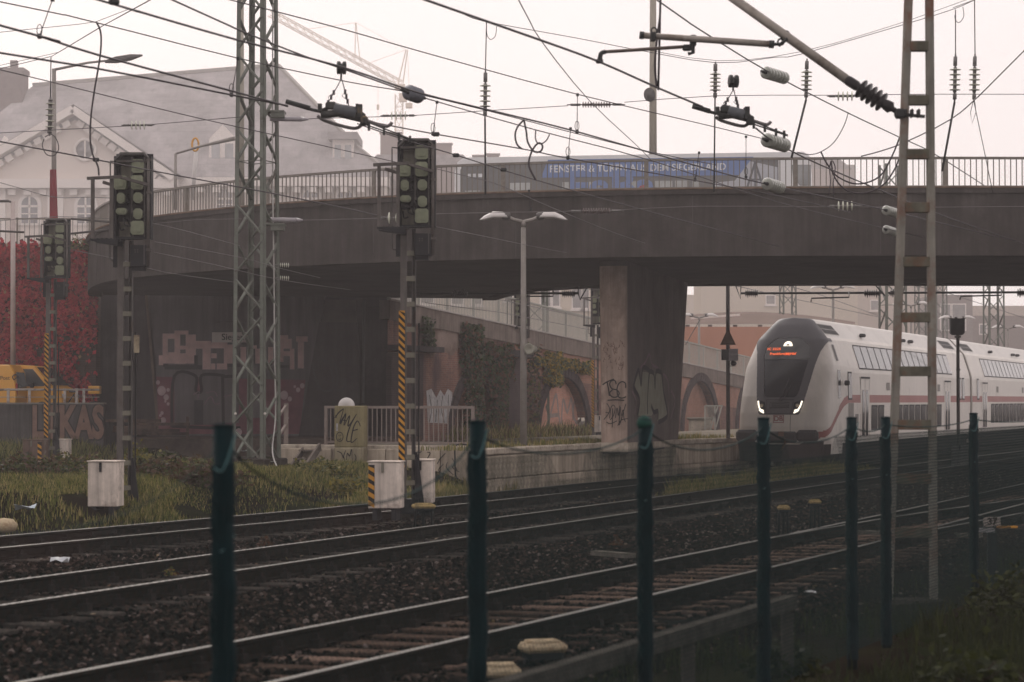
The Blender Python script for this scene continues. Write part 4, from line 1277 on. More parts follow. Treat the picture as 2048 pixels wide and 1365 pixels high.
cwire('lower cross wire over the bridge face between the lattice mast and the street side', [(606, 441), (785, 436), (876, 428), (1161, 423)], n=2, mat=m_cu2)
cwire('lower cross wire over the bridge face at the right', [(1225, 421), (1400, 413), (1653, 414), (1850, 415), (2070, 413)], n=2, mat=m_cu2)
cwire('lower cross wire left of the lattice mast', [(304, 448), (390, 440), (483, 438)], r=.006, mat=m_cu2)
cwire('rising wire pair from the left insulator to the top edge over the street lamp', [(-30, 145), (104, 113), (200, 55), (300, 0)], r=.008)
cwire('second wire of the rising pair over the street lamp', [(-30, 138), (118, 105), (210, 50), (312, -5)], r=.006)
cwire('thin wire from the left edge near the top joining the rising pair', [(-30, 68), (157, 49), (192, 44), (260, 18)], r=.007)
cwire('guy wire from the right edge down to the ladder mast fittings', [(2070, 80), (1960, 190), (1900, 240), (1810, 285), (1760, 303), (1722, 313)], r=.011, Y=40, n=3)
def insulator(label, p, q, nd, rd, mat, cat='insulator', f0=.25, f1=.75, group=CG, fit=.03, fitmat=None, thin=.35):
    """discs on a rod between p and q"""
    d = q - p; L = d.length; d = d / L
    t = thing('insulator', label, cat, tuple((p + q) / 2), group=group)
    mb = MB().tube([p, q], fit * .45, 6)
    mb.tube([p + d * L * .06, p + d * L * f0 * .9], fit, 7); mb.tube([q - d * L * .06, q - d * L * (1 - f1) * .9], fit, 7)
    mb.tube([p + d * L * f0, p + d * L * f1], fit * .9, 8)
    mb.build('rod', fitmat or M('insulator_cap', (.16, .15, .145), .5, metal=.3, var=.2, scale=9), t, world=True)
    for k in range(nd):
        c = p + d * L * (f0 + (f1 - f0) * (k + .5) / nd)
        w = L * (f1 - f0) / nd
        MB().lathe([(rd * .35, -w * thin), (rd * .95, -w * thin * .45), (rd, 0), (rd * .8, w * thin * .15), (rd * .4, w * thin * .3)], c, d, 14).build('disc', mat, t, world=True)
    return t
GH = 'hanging insulators of the cross span'
for (px, ya, yb, xb, lb) in [(971, 140, 238, 970, 'hanging glass insulator left of centre, in line with the bus front'), (1431, 124, 200, 1430, 'hanging insulator left of the right section insulator'), (1614, 118, 200, 1612, 'hanging insulator under the thick cantilever tube'), (1911, 108, 205, 1909, 'left one of the two hanging insulators right of the ladder mast'), (1950, 108, 205, 1948, 'right one of the two hanging insulators right of the ladder mast')]:
    insulator(lb, PY(px, ya, YC), PY(xb, yb, YC), 5, .125, m_disc, f0=.28, f1=.80, group=GH, thin=.20, fit=.045)
for lb, pts, r in [('rod above the hanging insulator in line with the bus front', [(973, 44), (971, 140)], .012), ('rod below the hanging insulator in line with the bus front', [(970, 238), (971, 390)], .022), ('rod below the hanging insulator left of the right section insulator', [(1430, 200), (1428, 385)], .018),
    ('slanting rod below the insulator under the cantilever tube', [(1612, 200), (1583, 316)], .026), ('rod above the left insulator right of the ladder mast', [(1911, 20), (1911, 108)], .012), ('rod above the right insulator right of the ladder mast', [(1949, 0), (1950, 108)], .012),
    ('slanting rod below the left insulator right of the ladder mast', [(1909, 205), (1884, 343)], .026), ('thin wire running down from the right hanging insulator to the railing', [(1948, 205), (1968, 300), (1986, 388)], .009), ('loop wire below the right hanging insulator', [(1946, 205), (1941, 225), (1944, 248), (1952, 225), (1950, 205)], .008)]:
    wire('hanger_rod', lb, 'hanger', pts, Y=YC, r=r, group='hanger rods', mat=m_fit if r > .015 else m_cu)
for (px, py, w, nd, rd, mat, lb) in [(276, 251, 66, 4, .10, m_disc, 'horizontal glass insulator in front of the mansion roof'), (797, 232, 72, 4, .10, m_disc, 'horizontal glass insulator above the middle signal head'), (1192, 210, 116, 11, .072, m_brown, 'brown barrel insulator on the middle cross wire'),
    (1690, 193, 72, 4, .11, m_disc, 'glass insulator half hidden behind the dark cantilever insulator'), (786, 437, 60, 2, .13, m_disc, 'white discs showing left of the middle signal on the lower cross wire'), (1192, 423, 112, 11, .068, m_brown, 'brown barrel insulator on the bridge face'), (1690, 413, 70, 4, .11, m_disc, 'glass insulator on the bridge face left of the ladder mast')]:
    insulator(lb, PY(px - w / 2, py, YC), PY(px + w / 2, py - .6, YC), nd, rd, mat, f0=.26, f1=.76, fit=.028, thin=.22 if mat is m_disc else .4)
for (px, py, z, dx, rd, nd, lb) in [(1550, 151, 7.2, 60, .105, 7, 'topmost ring insulator seen nearly end on, below the registration tube'), (1552, 286, 5.56, 60, .105, 7, 'ring insulator at the bus rear above the railing'), (1547, 372, 5.6, 60, .115, 7, 'ring insulator in front of the bridge edge'), (1782, 424, 5.6, 55, .10, 6, 'upper ring insulator behind the ladder mast upright'), (1780, 462, 5.7, 55, .10, 6, 'lower ring insulator behind the ladder mast upright')]:
    a = PZ(px, py, z); b = PZ(px + dx, py + dx * .30, z); d = (b - a).normalized()
    t = thing('insulator', lb, 'insulator', tuple(a), group='ring insulators')
    MB().tube([a - d * .55, a - d * .25, a + d * .25, a + d * .55], [.02, .045, .045, .02], 8).build('rod', m_fit, t, world=True)
    for k in range(nd):
        c = a + d * (-.36 + .72 * k / (nd - 1))
        MB().lathe([(.05, -.02), (rd * .85, -.008), (rd, 0), (rd * .85, .003), (.05, .010)], c, d, 18).build('disc', m_ring, t, world=True)
a = PZ(803, 180, 5.9); b = PZ(850, 197, 5.9); d = (b - a)
t = thing('insulator', 'grey blue barrel insulator above the middle signal head', 'insulator', tuple(a))
MB().tube([a, b], .022, 7).build('rod', m_fit, t, world=True)
mb = MB(); L = d.length; mb.lathe([(.05, L * .28)] + [q for k in range(5) for q in ((.07, L * (.3 + k * .09)), (.105, L * (.33 + k * .09)), (.08, L * (.37 + k * .09)))] + [(.05, L * .78)], a, d.normalized(), 14); mb.build('barrel', m_grey, t, world=True)
for (px, py) in ((565, 530), (565, 556)):
    insulator('small white insulator at the right side of the lattice mast, ' + ('upper' if py < 540 else 'lower') + ' one', PY(px - 18, py, YM), PY(px + 14, py + 1, YM), 5, .055, m_disc, f0=.4, f1=1.0, thin=.3, fit=.015)

# section insulators on the contact wires
def section_insulator(px, py, Y, s, label, body):
    def q(dx, dy, dY=0): return PY(px + dx * s, py + dy * s, Y + dY)
    t = thing('section_insulator', label, 'section insulator', tuple(q(0, 0)))
    mb = MB().tube([q(-115, -28), q(-65, -12), q(-10, 0), q(40, 12)], .022, 7); mb.tube([q(-118, -29), q(-70, -15)], .034, 7)
    mb.build('lead_bar', m_fit, t, world=True)
    mb = MB().tube([q(-50, -8), q(-20, -22, .1), q(20, -14, .1), q(38, 0)], .03, 6); mb.tube([q(-48, -2), q(0, -6), q(36, 6)], .05, 8)
    mb.box(q(-28, -20), (.14, .1, .10), bev=.02); mb.box(q(-50, -16), (.05, .1, .10)); mb.box(q(30, -10), (.06, .12, .16)); mb.box(q(38, 10), (.10, .12, .12), bev=.02); mb.tube([q(24, -24), q(25, 8)], .022, 6)
    mb.build('body', body, t, world=True)
    mb = MB().tube([q(-22, -16), q(22, -4)], .075, 10); mb.build('insulating_rod', M('rod_grey', (.10, .105, .115), .4, var=.2, scale=8), t, world=True)
    for pts in ([(-55, 0), (-40, 10), (0, 22), (22, 25), (34, 18)], [(28, 2), (50, 12), (80, 21), (90, 18), (94, 13)]):
        MB().tube(smooth_path([q(a, b, .12) for a, b in pts], 4), .024, 6).build('runner', m_cu2, t, world=True)
    mb = MB()
    for (a, b) in ((48, 22), (78, 31), (108, 42), (130, 48)): mb.box(q(a, b), (.03, .05, .10))
    mb.tube([q(38, 10), q(140, 50)], .010, 5); mb.tube([q(42, 18), q(140, 52)], .010, 5)
    mb.build('spacer_clip', m_fit, t, world=True)
    mb = MB()
    for (a, b, c, d_) in ((-8, -72, -40, -15), (-6, -72, 8, -18)):
        mb.tube([q(a, b), q(c, d_)], .007, 5)
        for f in (.45, .62, .8): mb.box(q(a + (c - a) * f, b + (d_ - b) * f), (.03, .03, .06))
        mb.tube([q(a + (c - a) * .45, b + (d_ - b) * .45), q(a + (c - a) * .55 - 8, b + (d_ - b) * .6), q(a + (c - a) * .75, b + (d_ - b) * .75)], .004, 4)
    mb.build('hanger_wire', m_cu, t, world=True)
    mb = MB().lathe([(.04, -.06), (.085, -.055), (.085, -.02), (.05, 0), (.085, .02), (.085, .055), (.04, .06)], q(-7, -96), (1, .2, 0), 14)
    mb.tube([q(-7, -96), q(-8, -72)], .014, 6); mb.build('pulley', m_fit, t, world=True)
    return t
section_insulator(690, 232, 29.4, 1.0, 'left section insulator hanging from a pulley by two wires above the middle signal', M('si_body', (.05, .05, .048), .5, var=.4, scale=12, dirt=(.30, .20, .09), dirt_amt=.2))
section_insulator(1472, 234, 29.9, .74, 'right section insulator hanging by two wires left of the topmost ring insulator', m_fit)
# jumpers and droppers
JG = 'jumper cables'
def jump(lb, pts, off, sc, Y, r=.013, cat='cable'): return wire('jumper_cable', lb, cat, [(off[0] + a / sc, off[1] + b / sc) for a, b in pts], Y=Y, r=r, group=JG, n=5)
jump('large looped jumper cable hanging left of centre above the bus', [(540, 655), (505, 695), (492, 740), (503, 790), (530, 815)], (850, 0), 2.73, 30)
jump('curled jumper cable crossing itself above the bus', [(540, 655), (553, 720), (562, 780), (595, 828), (630, 828), (642, 800), (625, 782), (600, 800), (575, 850), (568, 910), (605, 985)], (850, 0), 2.73, 30)
jump('small hanging Y-shaped jumper above the bus', [(605, 710), (603, 755), (615, 782), (640, 785), (665, 765), (680, 735)], (850, 0), 2.73, 30, .009)
jump('long dark cable hanging down from the top edge beside the thick pale pole', [(1285, 10), (1283, 90), (1265, 230), (1255, 360), (1265, 475)], (850, 0), 2.73, 27, .014)
jump('long dark cable hanging over the mansion gable to the left signal', [(525, 120), (550, 180), (548, 300), (515, 500), (497, 640), (493, 760), (505, 840), (535, 910), (540, 960)], (0, 0), 2.73, 33, .014)
jump('wide sagging cable loop left of the ladder mast', [(660, 830), (690, 890), (750, 965), (860, 1006), (980, 965), (1050, 850), (1090, 750)], (1400, 0), 2.73, 38, .014)
jump('second wide sagging cable loop left of the ladder mast', [(715, 880), (735, 970), (800, 1040), (900, 1056), (1000, 1010), (1060, 930), (1085, 870)], (1400, 0), 2.73, 38, .014)
jump('thin arc of wire from the clamp down to the wires over the railing', [(810, 615), (785, 690), (730, 780), (660, 830), (600, 845), (530, 835)], (1400, 0), 2.73, 38, .008)
jump('short vertical loop hanging over the railing left of the ladder mast', [(715, 880), (708, 920), (712, 1000), (700, 1075)], (1400, 0), 2.73, 39, .010)
jump('twin short loop hanging over the railing left of the ladder mast', [(725, 880), (738, 920), (728, 1000), (730, 1080)], (1400, 0), 2.73, 39, .010)
jump('small wire loop at the right edge above the two hanging insulators', [(1435, 40), (1440, 90), (1415, 125), (1395, 110), (1390, 85)], (1400, 0), 2.73, 50, .008)
jump('small wire loop at the top of the hanger in line with the bus', [(390, 145), (385, 195), (360, 217), (340, 195), (335, 150)], (850, 0), 2.73, 50, .008)
for i, (x0, y0, x1, y1, Y, lb) in enumerate([(105, 0, 79, 73, 26, 'dropper with a clamp at the upper left corner'), (476, 118, 463, 190, 30, 'dropper just left of the lattice mast'), (1155, 190, 1154, 264, 33, 'dropper with a ring left of the brown barrel insulator'), (874, 205, 866, 268, 33, 'thin dropper right of the middle signal head'), (1141, 258, 1136, 316, 33, 'dropper above the middle of the bus'), (1398, 306, 1390, 360, 40, 'dropper in front of the bus rear half'), (1492, 274, 1492, 355, 40, 'dropper in front of the half timbered bus picture'), (1058, 382, 1062, 420, 45, 'short dropper above the twin platform lamp')]):
    t = thing('dropper', lb, 'dropper', tuple(PY(x1, y1, Y)), group='droppers')
    MB().tube([PY(x0, y0, Y), PY(x1, y1, Y)], .006, 5).build('dropper_wire', m_cu, t, world=True)
    mb = MB(); c = PY(x1, y1, Y); mb.box(c, (.05, .05, .06), bev=.01); mb.box(PY(x0, y0, Y), (.04, .04, .04))
    cc = PY(x1, y1 - 12, Y); mb.tube([cc + Vector((.03 * math.cos(a), 0, .07 * math.sin(a))) for a in np.linspace(0, 6.28, 10)], .005, 4)
    mb.build('clamp', m_fit, t, world=True)
# left hanging insulator above the smallest signal
insulator('hanging insulator in front of the mansion gable at the left street lamp', PY(101, 195, 48), PY(99, 272, 48), 5, .10, m_disc, f0=.1, f1=.85, thin=.18, fit=.05, group=GH)
wire('hanger_rod', 'rod above the hanging insulator at the left street lamp', 'hanger', [(102, 115), (101, 195)], Y=48, r=.012, group='hanger rods')
jump('round cable loop below the left hanging insulator', [(240, 760), (232, 800), (255, 845), (295, 850), (320, 815), (310, 765), (280, 735), (245, 750)], (0, 0), 2.73, 48, .011)
# clamps on wires
mbs = [(224, 0, 6), (616, 380, 0)]
for (px, py, z, lb) in [(228, 4, 5.6, 'small clamp on a wire at the top edge left'), (192, 320, 5.5, 'small clamp where the long dark cable meets the wire by the left signal'), (872, 269, 5.5, 'small dark clamp on the wire above the middle signal'), (912, 311, 5.5, 'small clamp on the wire left of the bus'), (1007, 340, 5.5, 'small clamp on the wire in front of the bus front')]:
    MB().box(PZ(px, py, z), (.10, .06, .06), bev=.015).build('wire_clamp', m_fit, label=lb, cat='clamp', group='clamps on the wires')
# ================================================================ ROAD BRIDGE
m_fas = M('bridge_concrete', (0.086, 0.074, 0.070), .92, var=.42, scale=.7, streak=.3, dirt=(.045, .038, .036), dirt_amt=.4, bump=.3, bscale=12)
m_sof = M('bridge_soffit', (0.085, 0.075, 0.072), .95, var=.25, scale=.6, dirt=(.05, .045, .045), dirt_amt=.3)
m_rust_edge = M('deck_edge_trim', (0.22, 0.15, 0.11), .8, var=.4, scale=4, dirt=(.10, .06, .045), dirt_amt=.4)
m_rail_b = M('railing_grey', (0.23, 0.205, 0.18), .6, metal=.2, var=.25, scale=5, dirt=(.11, .08, .06), dirt_amt=.2)
m_asph = M('asphalt', (0.05, 0.05, 0.052), .9, var=.3, scale=3, bump=.3)
BZ0, BZ1, BZR = 5.27, 6.87, 7.60
BN = smooth_path([Vector(p + (0,)) for p in ((58, 62.5), (42, 58.6), (30, 56.2), (20, 54.5), (12.1, 53.9), (6.85, 54.0), (2.7, 54.5), (-1.52, 55.7), (-4.6, 57.4), (-7.2, 59.5), (-9.9, 62.6), (-11.65, 65.6), (-12.75, 69.0), (-13.5, 72.3), (-14.0, 75.3))], 5)
def offs(P, d):
    out = []
    for i, p in enumerate(P):
        t = P[min(i + 1, len(P) - 1)] - P[max(i - 1, 0)]; t.normalize()
        out.append(p + Vector((t.y, -t.x, 0)) * d * -1 if False else p + Vector((-t.y, t.x, 0)) * -d)
    return out
BNG = BN
# travelling from right to left the far side lies on the right hand
BF = offs(BN, 13.6)
bridge = thing('road_bridge', 'broad curved concrete road bridge spanning the tracks', 'bridge', (3, 60, 5.2))
def sweep(P, prof, name, mat):
    """prof: (inward, z)"""
    n = len(prof); mb = MB(); vs = []
    for i, p in enumerate(P):
        t = P[min(i + 1, len(P) - 1)] - P[max(i - 1, 0)]; t.normalize(); nn = Vector((t.y, -t.x, 0))
        for d, z in prof: vs.append((p.x + nn.x * d, p.y + nn.y * d, z))
    mb.add(vs, [])
    for i in range(len(P) - 1):
        for k in range(n):
            k2 = (k + 1) % n
            mb.f.append([i * n + k, i * n + k2, (i + 1) * n + k2, (i + 1) * n + k]); mb.mi.append(0); mb.sm.append(False)
    for e, rev in ((0, False), ((len(P) - 1) * n, True)):
        f = [e + k for k in range(n)]; mb.f.append(f[::-1] if rev else f); mb.mi.append(0); mb.sm.append(False)
    return mb.build(name, mat, bridge, world=True)
sweep(BNG, [(0, BZ0), (.45, BZ0), (.45, BZ1 - .12), (0.0, BZ1 - .12)], 'fascia_girder', m_fas)
sweep(BNG, [(-.07, BZ1 - .117), (.55, BZ1 - .117), (.55, BZ1), (-.07, BZ1)], 'fascia_cap', m_fas)
sweep(BN, [(-.09, BZ1 + .004), (.20, BZ1 + .004), (.20, BZ1 + .035), (-.09, BZ1 + .035)], 'edge_trim', m_rust_edge)
sweep(BN, [(.453, BZ0 + .06), (13.15, BZ0 + .02), (13.15, BZ0 + .42), (.453, BZ0 + .42)], 'deck_slab', m_sof)
sweep(BN, [(13.153, BZ0 - .04), (13.6, BZ0 - .04), (13.6, BZ1 - .1), (13.153, BZ1 - .1)], 'far_girder', m_fas)
sweep(BN, [(2.2, BZ0 + .425), (11.6, BZ0 + .425), (11.6, BZ0 + .43), (2.2, BZ0 + .43)], 'road_surface', m_asph)
mb = MB()
for i in range(3, len(BNG) - 2, 5):
    p = BNG[i]; d_ = (BNG[i + 1] - BNG[i - 1]).normalized(); nn = Vector((d_.y, -d_.x, 0)); mb.bar(p - nn * .004 + Vector((0, 0, BZ0 + .05)), p - nn * .004 + Vector((0, 0, BZ1 - .15)), .025, .012)
mb.build('joint', m_sof, bridge, world=True, kind='stuff')
# railing: own thing, bars and posts one by one
rl = thing('bridge_railing', 'long grey steel bar railing on top of the bridge edge', 'railing', (2.7, 54.5, BZ1))
class Poly2:
    def __init__(self, P):
        self.P = P; self.s = [0]
        for a, b in zip(P, P[1:]): self.s.append(self.s[-1] + (b - a).length)
    def at(self, s):
        for i in range(len(self.P) - 1):
            if s <= self.s[i + 1]:
                f = (s - self.s[i]) / (self.s[i + 1] - self.s[i]); return self.P[i].lerp(self.P[i + 1], f), (self.P[i + 1] - self.P[i]).normalized()
        return self.P[-1], (self.P[-1] - self.P[-2]).normalized()
BNP = Poly2(offs(BN, .12))
Lb = BNP.s[-1]
s_in = [s for s in np.arange(0, Lb, .5) if BNP.at(s)[0].x < 14.2]
sv0 = s_in[0]
pr = {}
def put(key, mk, name, mat, loc, ang):
    o = pr.get(key)
    if o is None: o = pr[key] = mk().build(name, mat, rl)
    else:
        o = o.copy(); COL.objects.link(o); o.parent = rl
    o.location = Vector(loc) - rl.location; o.rotation_euler = (0, 0, ang)
s = sv0 + .2; k = 0
while s < Lb - .1 and k < 292:
    p, d = BNP.at(s)
    put('bar', lambda: MB().box((0, 0, 0), (.022, .022, BZR - BZ1 - .05)), 'bar', m_rail_b, (p.x, p.y, (BZ1 + BZR) / 2 + .015), math.atan2(d.y, d.x)); s += .137; k += 1
s = sv0
while s < Lb:
    p, d = BNP.at(s)
    put('post', lambda: MB().box((0, 0, 0), (.10, .07, BZR - BZ1 - .03)), 'post', m_rail_b, (p.x, p.y, (BZ1 + BZR) / 2 + .012), math.atan2(d.y, d.x)); s += 3.55
tops = [BNP.at(s)[0] for s in np.arange(0, Lb, .8)] + [BNP.at(Lb)[0]]
def rail_sweep(z, w, h, name):
    mb = MB(); vs = []
    for i, p in enumerate(tops):
        t = tops[min(i + 1, len(tops) - 1)] - tops[max(i - 1, 0)]; t.normalize(); nn = Vector((t.y, -t.x, 0))
        for a, b in ((-w, -h), (w, -h), (w, h), (-w, h)): vs.append((p.x + nn.x * a, p.y + nn.y * a, z + b))
    mb.add(vs, [[i * 4 + k, i * 4 + (k + 1) % 4, (i + 1) * 4 + (k + 1) % 4, (i + 1) * 4 + k] for i in range(len(tops) - 1) for k in range(4)])
    mb.build(name, m_rail_b, rl, world=True)
rail_sweep(BZR, .045, .028, 'top_rail'); rail_sweep(BZ1 + .06, .015, .015, 'bottom_rail')
sq = MB()
for s in np.arange(.3, sv0, .137):
    p, d = BNP.at(s); sq.box((p.x, p.y, (BZ1 + BZR) / 2 + .015), (.022, .022, BZR - BZ1 - .05))
o = sq.build('far_bars', m_rail_b, rl, world=True)
if o: o['kind'] = 'stuff'
# wall pier
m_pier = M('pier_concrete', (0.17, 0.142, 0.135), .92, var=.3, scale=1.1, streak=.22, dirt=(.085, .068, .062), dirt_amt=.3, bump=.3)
pier = thing('bridge_pier', 'wall-like concrete bridge pier covered in black tags and a big grey green graffiti', 'pier', (2.6, 56.9, .6))
pa = math.atan2(10.1, 2.31)
PF = frame((2.52, 56.9, 0), (math.cos(pa), math.sin(pa)))
def pier_ring(z, L0, L1, th):
    w = th / 2; out = []
    for k in range(9):
        a = math.pi / 2 + math.pi * k / 8
        out.append((L0 + .14 + .14 * math.cos(a) , w * math.sin(a), z))
    out += [(L1, -w, z), (L1, w, z)]
    return [PF @ Vector((x, y - th / 2 * 0, zz)) for x, y, zz in out]
r0 = pier_ring(.5, .1, 8.5, .66); r1 = pier_ring(5.33, -.02, 10.4, .70)
n = len(r0)
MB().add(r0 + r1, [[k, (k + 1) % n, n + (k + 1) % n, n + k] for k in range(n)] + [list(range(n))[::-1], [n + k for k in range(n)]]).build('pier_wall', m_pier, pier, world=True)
nc = 9
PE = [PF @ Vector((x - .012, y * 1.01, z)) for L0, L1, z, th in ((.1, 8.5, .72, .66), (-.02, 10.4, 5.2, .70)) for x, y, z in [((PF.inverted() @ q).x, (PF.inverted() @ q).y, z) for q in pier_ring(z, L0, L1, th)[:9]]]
MB().add(PE, [[k, k + 1, nc + k + 1, nc + k] for k in range(8)]).build('lit_end_face', M('pier_end_lit_concrete', (.46, .345, .285), .9, var=.35, scale=1.4, streak=.4, dirt=(.17, .125, .105), dirt_amt=.45, bump=.3), pier, world=True)  # skylight on the near end painted in as a paler concrete colour
MB().add([PF @ Vector(v) for v in ((-.10, -.40, .55), (9, -.40, .55), (9, .40, .55), (-.10, .40, .55), (-.10, -.40, .78), (9, -.40, .68), (9, .40, .68), (-.10, .40, .78))], [[3, 2, 1, 0], [4, 5, 6, 7], [0, 1, 5, 4], [1, 2, 6, 5], [2, 3, 7, 6], [3, 0, 4, 7]]).build('plinth', m_coping, pier, world=True)

def hit(px, py, O, nrm):
    d = ray(px, py); c = Vector((0, 0, CAM_Z)); t = (Vector(O) - c).dot(Vector(nrm)) / d.dot(Vector(nrm)); return c + d * t
class Wall:
    """a vertical painted plane: photo pixels -> local (x, z) on it"""
    def __init__(self, O, xdir):
        self.F = frame(O, xdir); self.Fi = self.F.inverted(); self.n = self.F.to_3x3() @ Vector((0, -1, 0))
    def l(self, px, py):
        q = self.Fi @ hit(px, py, self.F.translation, self.n); return (q.x, q.z)
m_paint_k = M('spray_black', (0.018, 0.017, 0.018), .6, var=.4, scale=20)
m_paint_w = M('spray_white', (0.45, 0.43, 0.43), .7, var=.35, scale=6, streak=.25)
m_paint_g = M('spray_greygreen', (0.29, 0.285, 0.225), .8, var=.25, scale=3)
m_paint_p = M('spray_pink', (0.60, 0.42, 0.40), .85, var=.3, scale=3)
m_paint_m = M('spray_maroon', (0.20, 0.085, 0.105), .85, var=.35, scale=2)
m_paint_b = M('spray_brown', (0.170, 0.092, 0.068), .85, var=.3, scale=3)
m_paint_d = M('spray_darkgrey', (0.055, 0.055, 0.058), .85, var=.3, scale=3)
m_paint_v = M('spray_mauve', (0.24, 0.165, 0.19), .85, var=.4, scale=5)
def strokes(W, lines, w, parent, mat, name='graffiti', off=None, sc=1.0, lift=.006, n=5, taper=False):
    mb = MB()
    for L in lines:
        P = [W.l(off[0] + a / sc, off[1] + b / sc) if off else W.l(a, b) for a, b in L]
        if len(P) > 2: P = [(q.x, q.y) for q in smooth_path([Vector((a, b, 0)) for a, b in P], n)]
        ribbon(mb, P, w, W.F, taper=taper, lift=lift)
    return mb.build(name, mat, parent, world=True)
def patches(W, polys, parent, mat, name='graffiti', off=None, sc=1.0, lift=.004):
    mb = MB()
    for L in polys:
        P = [W.l(off[0] + a / sc, off[1] + b / sc) if off else W.l(a, b) for a, b in L]
        mb.add([(x, -lift, z) for x, z in P], [list(range(len(P)))], 0, False, W.F)
    return mb.build(name, mat, parent, world=True)
def rects(L): return [[(a, b), (c, b), (c, d), (a, d)] for a, b, c, d in L]
# tags on the pier's near end (facing the camera) and its long side
WE = Wall(PF @ Vector((-.05, 0, 0)), (1, 0))
o4 = (1190, 700)
strokes(WE, [[(105, 480), (160, 440), (260, 400)], [(165, 440), (185, 540), (195, 630)], [(290, 470), (270, 420), (225, 425), (200, 470), (230, 530), (300, 550), (330, 600), (290, 645), (230, 640), (200, 590), (240, 545)], [(420, 520), (415, 460), (370, 435), (320, 470), (300, 550), (320, 640), (370, 660), (425, 640)], [(170, 690), (280, 684), (400, 690)]], .030, pier, m_paint_k, off=o4, sc=6.826)
strokes(WE, [[(160, 730), (195, 790), (190, 860), (120, 955)], [(145, 855), (190, 862)], [(200, 940), (215, 800), (250, 755), (275, 800), (250, 900), (205, 960)], [(240, 800), (235, 1060)], [(280, 930), (300, 790), (320, 900), (340, 760)], [(350, 780), (330, 1030), (420, 740)], [(360, 900), (385, 820), (395, 930), (415, 985)], [(155, 985), (210, 1010), (300, 970)], [(310, 1035), (360, 960), (450, 940)]], .020, pier, m_paint_k, off=o4, sc=6.826)
rs = random.Random(4)
strokes(WE, [[(110 + rs.random() * 290, 10 + rs.random() * 250)] * 1 + [] for _ in range(0)] + [[(a, b), (a + rs.uniform(-14, 14), b + rs.uniform(14, 34)), (a + rs.uniform(-20, 22), b + rs.uniform(20, 50))] for a, b in [(110 + rs.random() * 290, -150 + rs.random() * 400) for _ in range(46)]], .011, pier, M('spray_red_brown', (.10, .045, .04), .8), off=o4, sc=6.826)
WS = Wall(PF @ Vector((0, -.345, 0)), (math.cos(pa), math.sin(pa)))
patches(WS, [[(535, 470), (590, 330), (625, 500), (650, 300), (720, 310), (740, 330), (800, 320), (830, 320), (900, 330), (930, 560), (985, 880), (930, 960), (850, 970), (860, 840), (800, 850), (770, 900), (590, 900), (610, 680)]], pier, m_paint_g, off=o4, sc=6.826)
strokes(WS, [[(540, 540), (525, 490), (590, 270), (625, 480), (650, 250), (735, 280)], [(740, 300), (725, 450), (715, 700), (715, 880)], [(735, 290), (800, 330), (815, 520), (830, 300), (905, 310)], [(910, 310), (930, 560), (985, 860), (950, 940), (860, 990)], [(765, 760), (800, 850), (855, 840), (855, 960)], [(530, 540), (605, 680), (575, 900)]], .13, pier, m_paint_d, off=o4, sc=6.826, lift=.008)
strokes(WS, [[(620, 240), (680, 180), (740, 60), (780, 200), (860, 250)], [(930, 330), (990, 420), (1010, 640), (1000, 900)], [(500, 560), (560, 700), (540, 880)], [(1040, 560), (1090, 700), (1030, 940)]], .07, pier, m_paint_v, off=o4, sc=6.826, lift=.005)
# ---------------------------------------------------------------- abutment below the left end of the bridge
m_abut = M('abutment_concrete', (0.085, 0.076, 0.078), .95, var=.3, scale=.9, streak=.3, dirt=(.035, .032, .034), dirt_amt=.4, bump=.3)
m_abut2 = M('abutment_panel', (0.165, 0.15, 0.155), .95, var=.3, scale=.7, streak=.3, bump=.3)
AY = 76.0
ab = thing('bridge_abutment', 'dark abutment wall under the left end of the bridge with block letter graffiti', 'abutment', (-9, AY, .4))
def ax(px, Y=AY): return PX(px, Y)
MB().box(((ax(186) + ax(774)) / 2, AY + 1.6, 2.9), (ax(774) - ax(186), 2.0, 5.2)).build('abutment_core', m_abut, ab, world=True)
WA = Wall((0, AY, 0), (1, 0))
def slab(W, poly, name, mat, parent, thick=.6):
    P = [W.l(a, b) for a, b in poly]
    mb = MB(); mb.prism(P, 0, thick, W.F); return mb.build(name, mat, parent, world=True)
slab(WA, [(292, 560), (655, 560), (604, 872), (320, 872)], 'leaning_panel', m_abut2, ab)
slab(WA, [(288, 572), (297, 572), (324, 866), (314, 866)], 'pale_edge', M('edge_pale', (.16, .12, .10), .9, var=.3), ab, .62)
W3 = Wall((0, AY - .25, 0), (1, 0))
slab(W3, [(638, 645), (715, 645), (722, 880), (596, 880)], 'buttress', m_abut, ab, .9)
W4 = Wall((0, AY + .3, 0), (1, 0))
slab(W4, [(640, 600), (712, 600), (712, 645), (640, 645)], 'plaster_patch', M('plaster_patch', (.11, .095, .085), .9, var=.3, scale=2), ab, .4)
MB().tube([PY(728, 600, AY - .1), PY(726, 806, AY - .1)], .045, 8).build('drain_pipe', M('pipe_grey', (.10, .10, .105), .6), ab, world=True)
o5 = (250, 500); s5 = 3.033
patches(WA, [[(190, 770), (1095, 790), (1060, 1118), (205, 1118)]], ab, m_paint_m, off=o5, sc=s5, lift=.004)
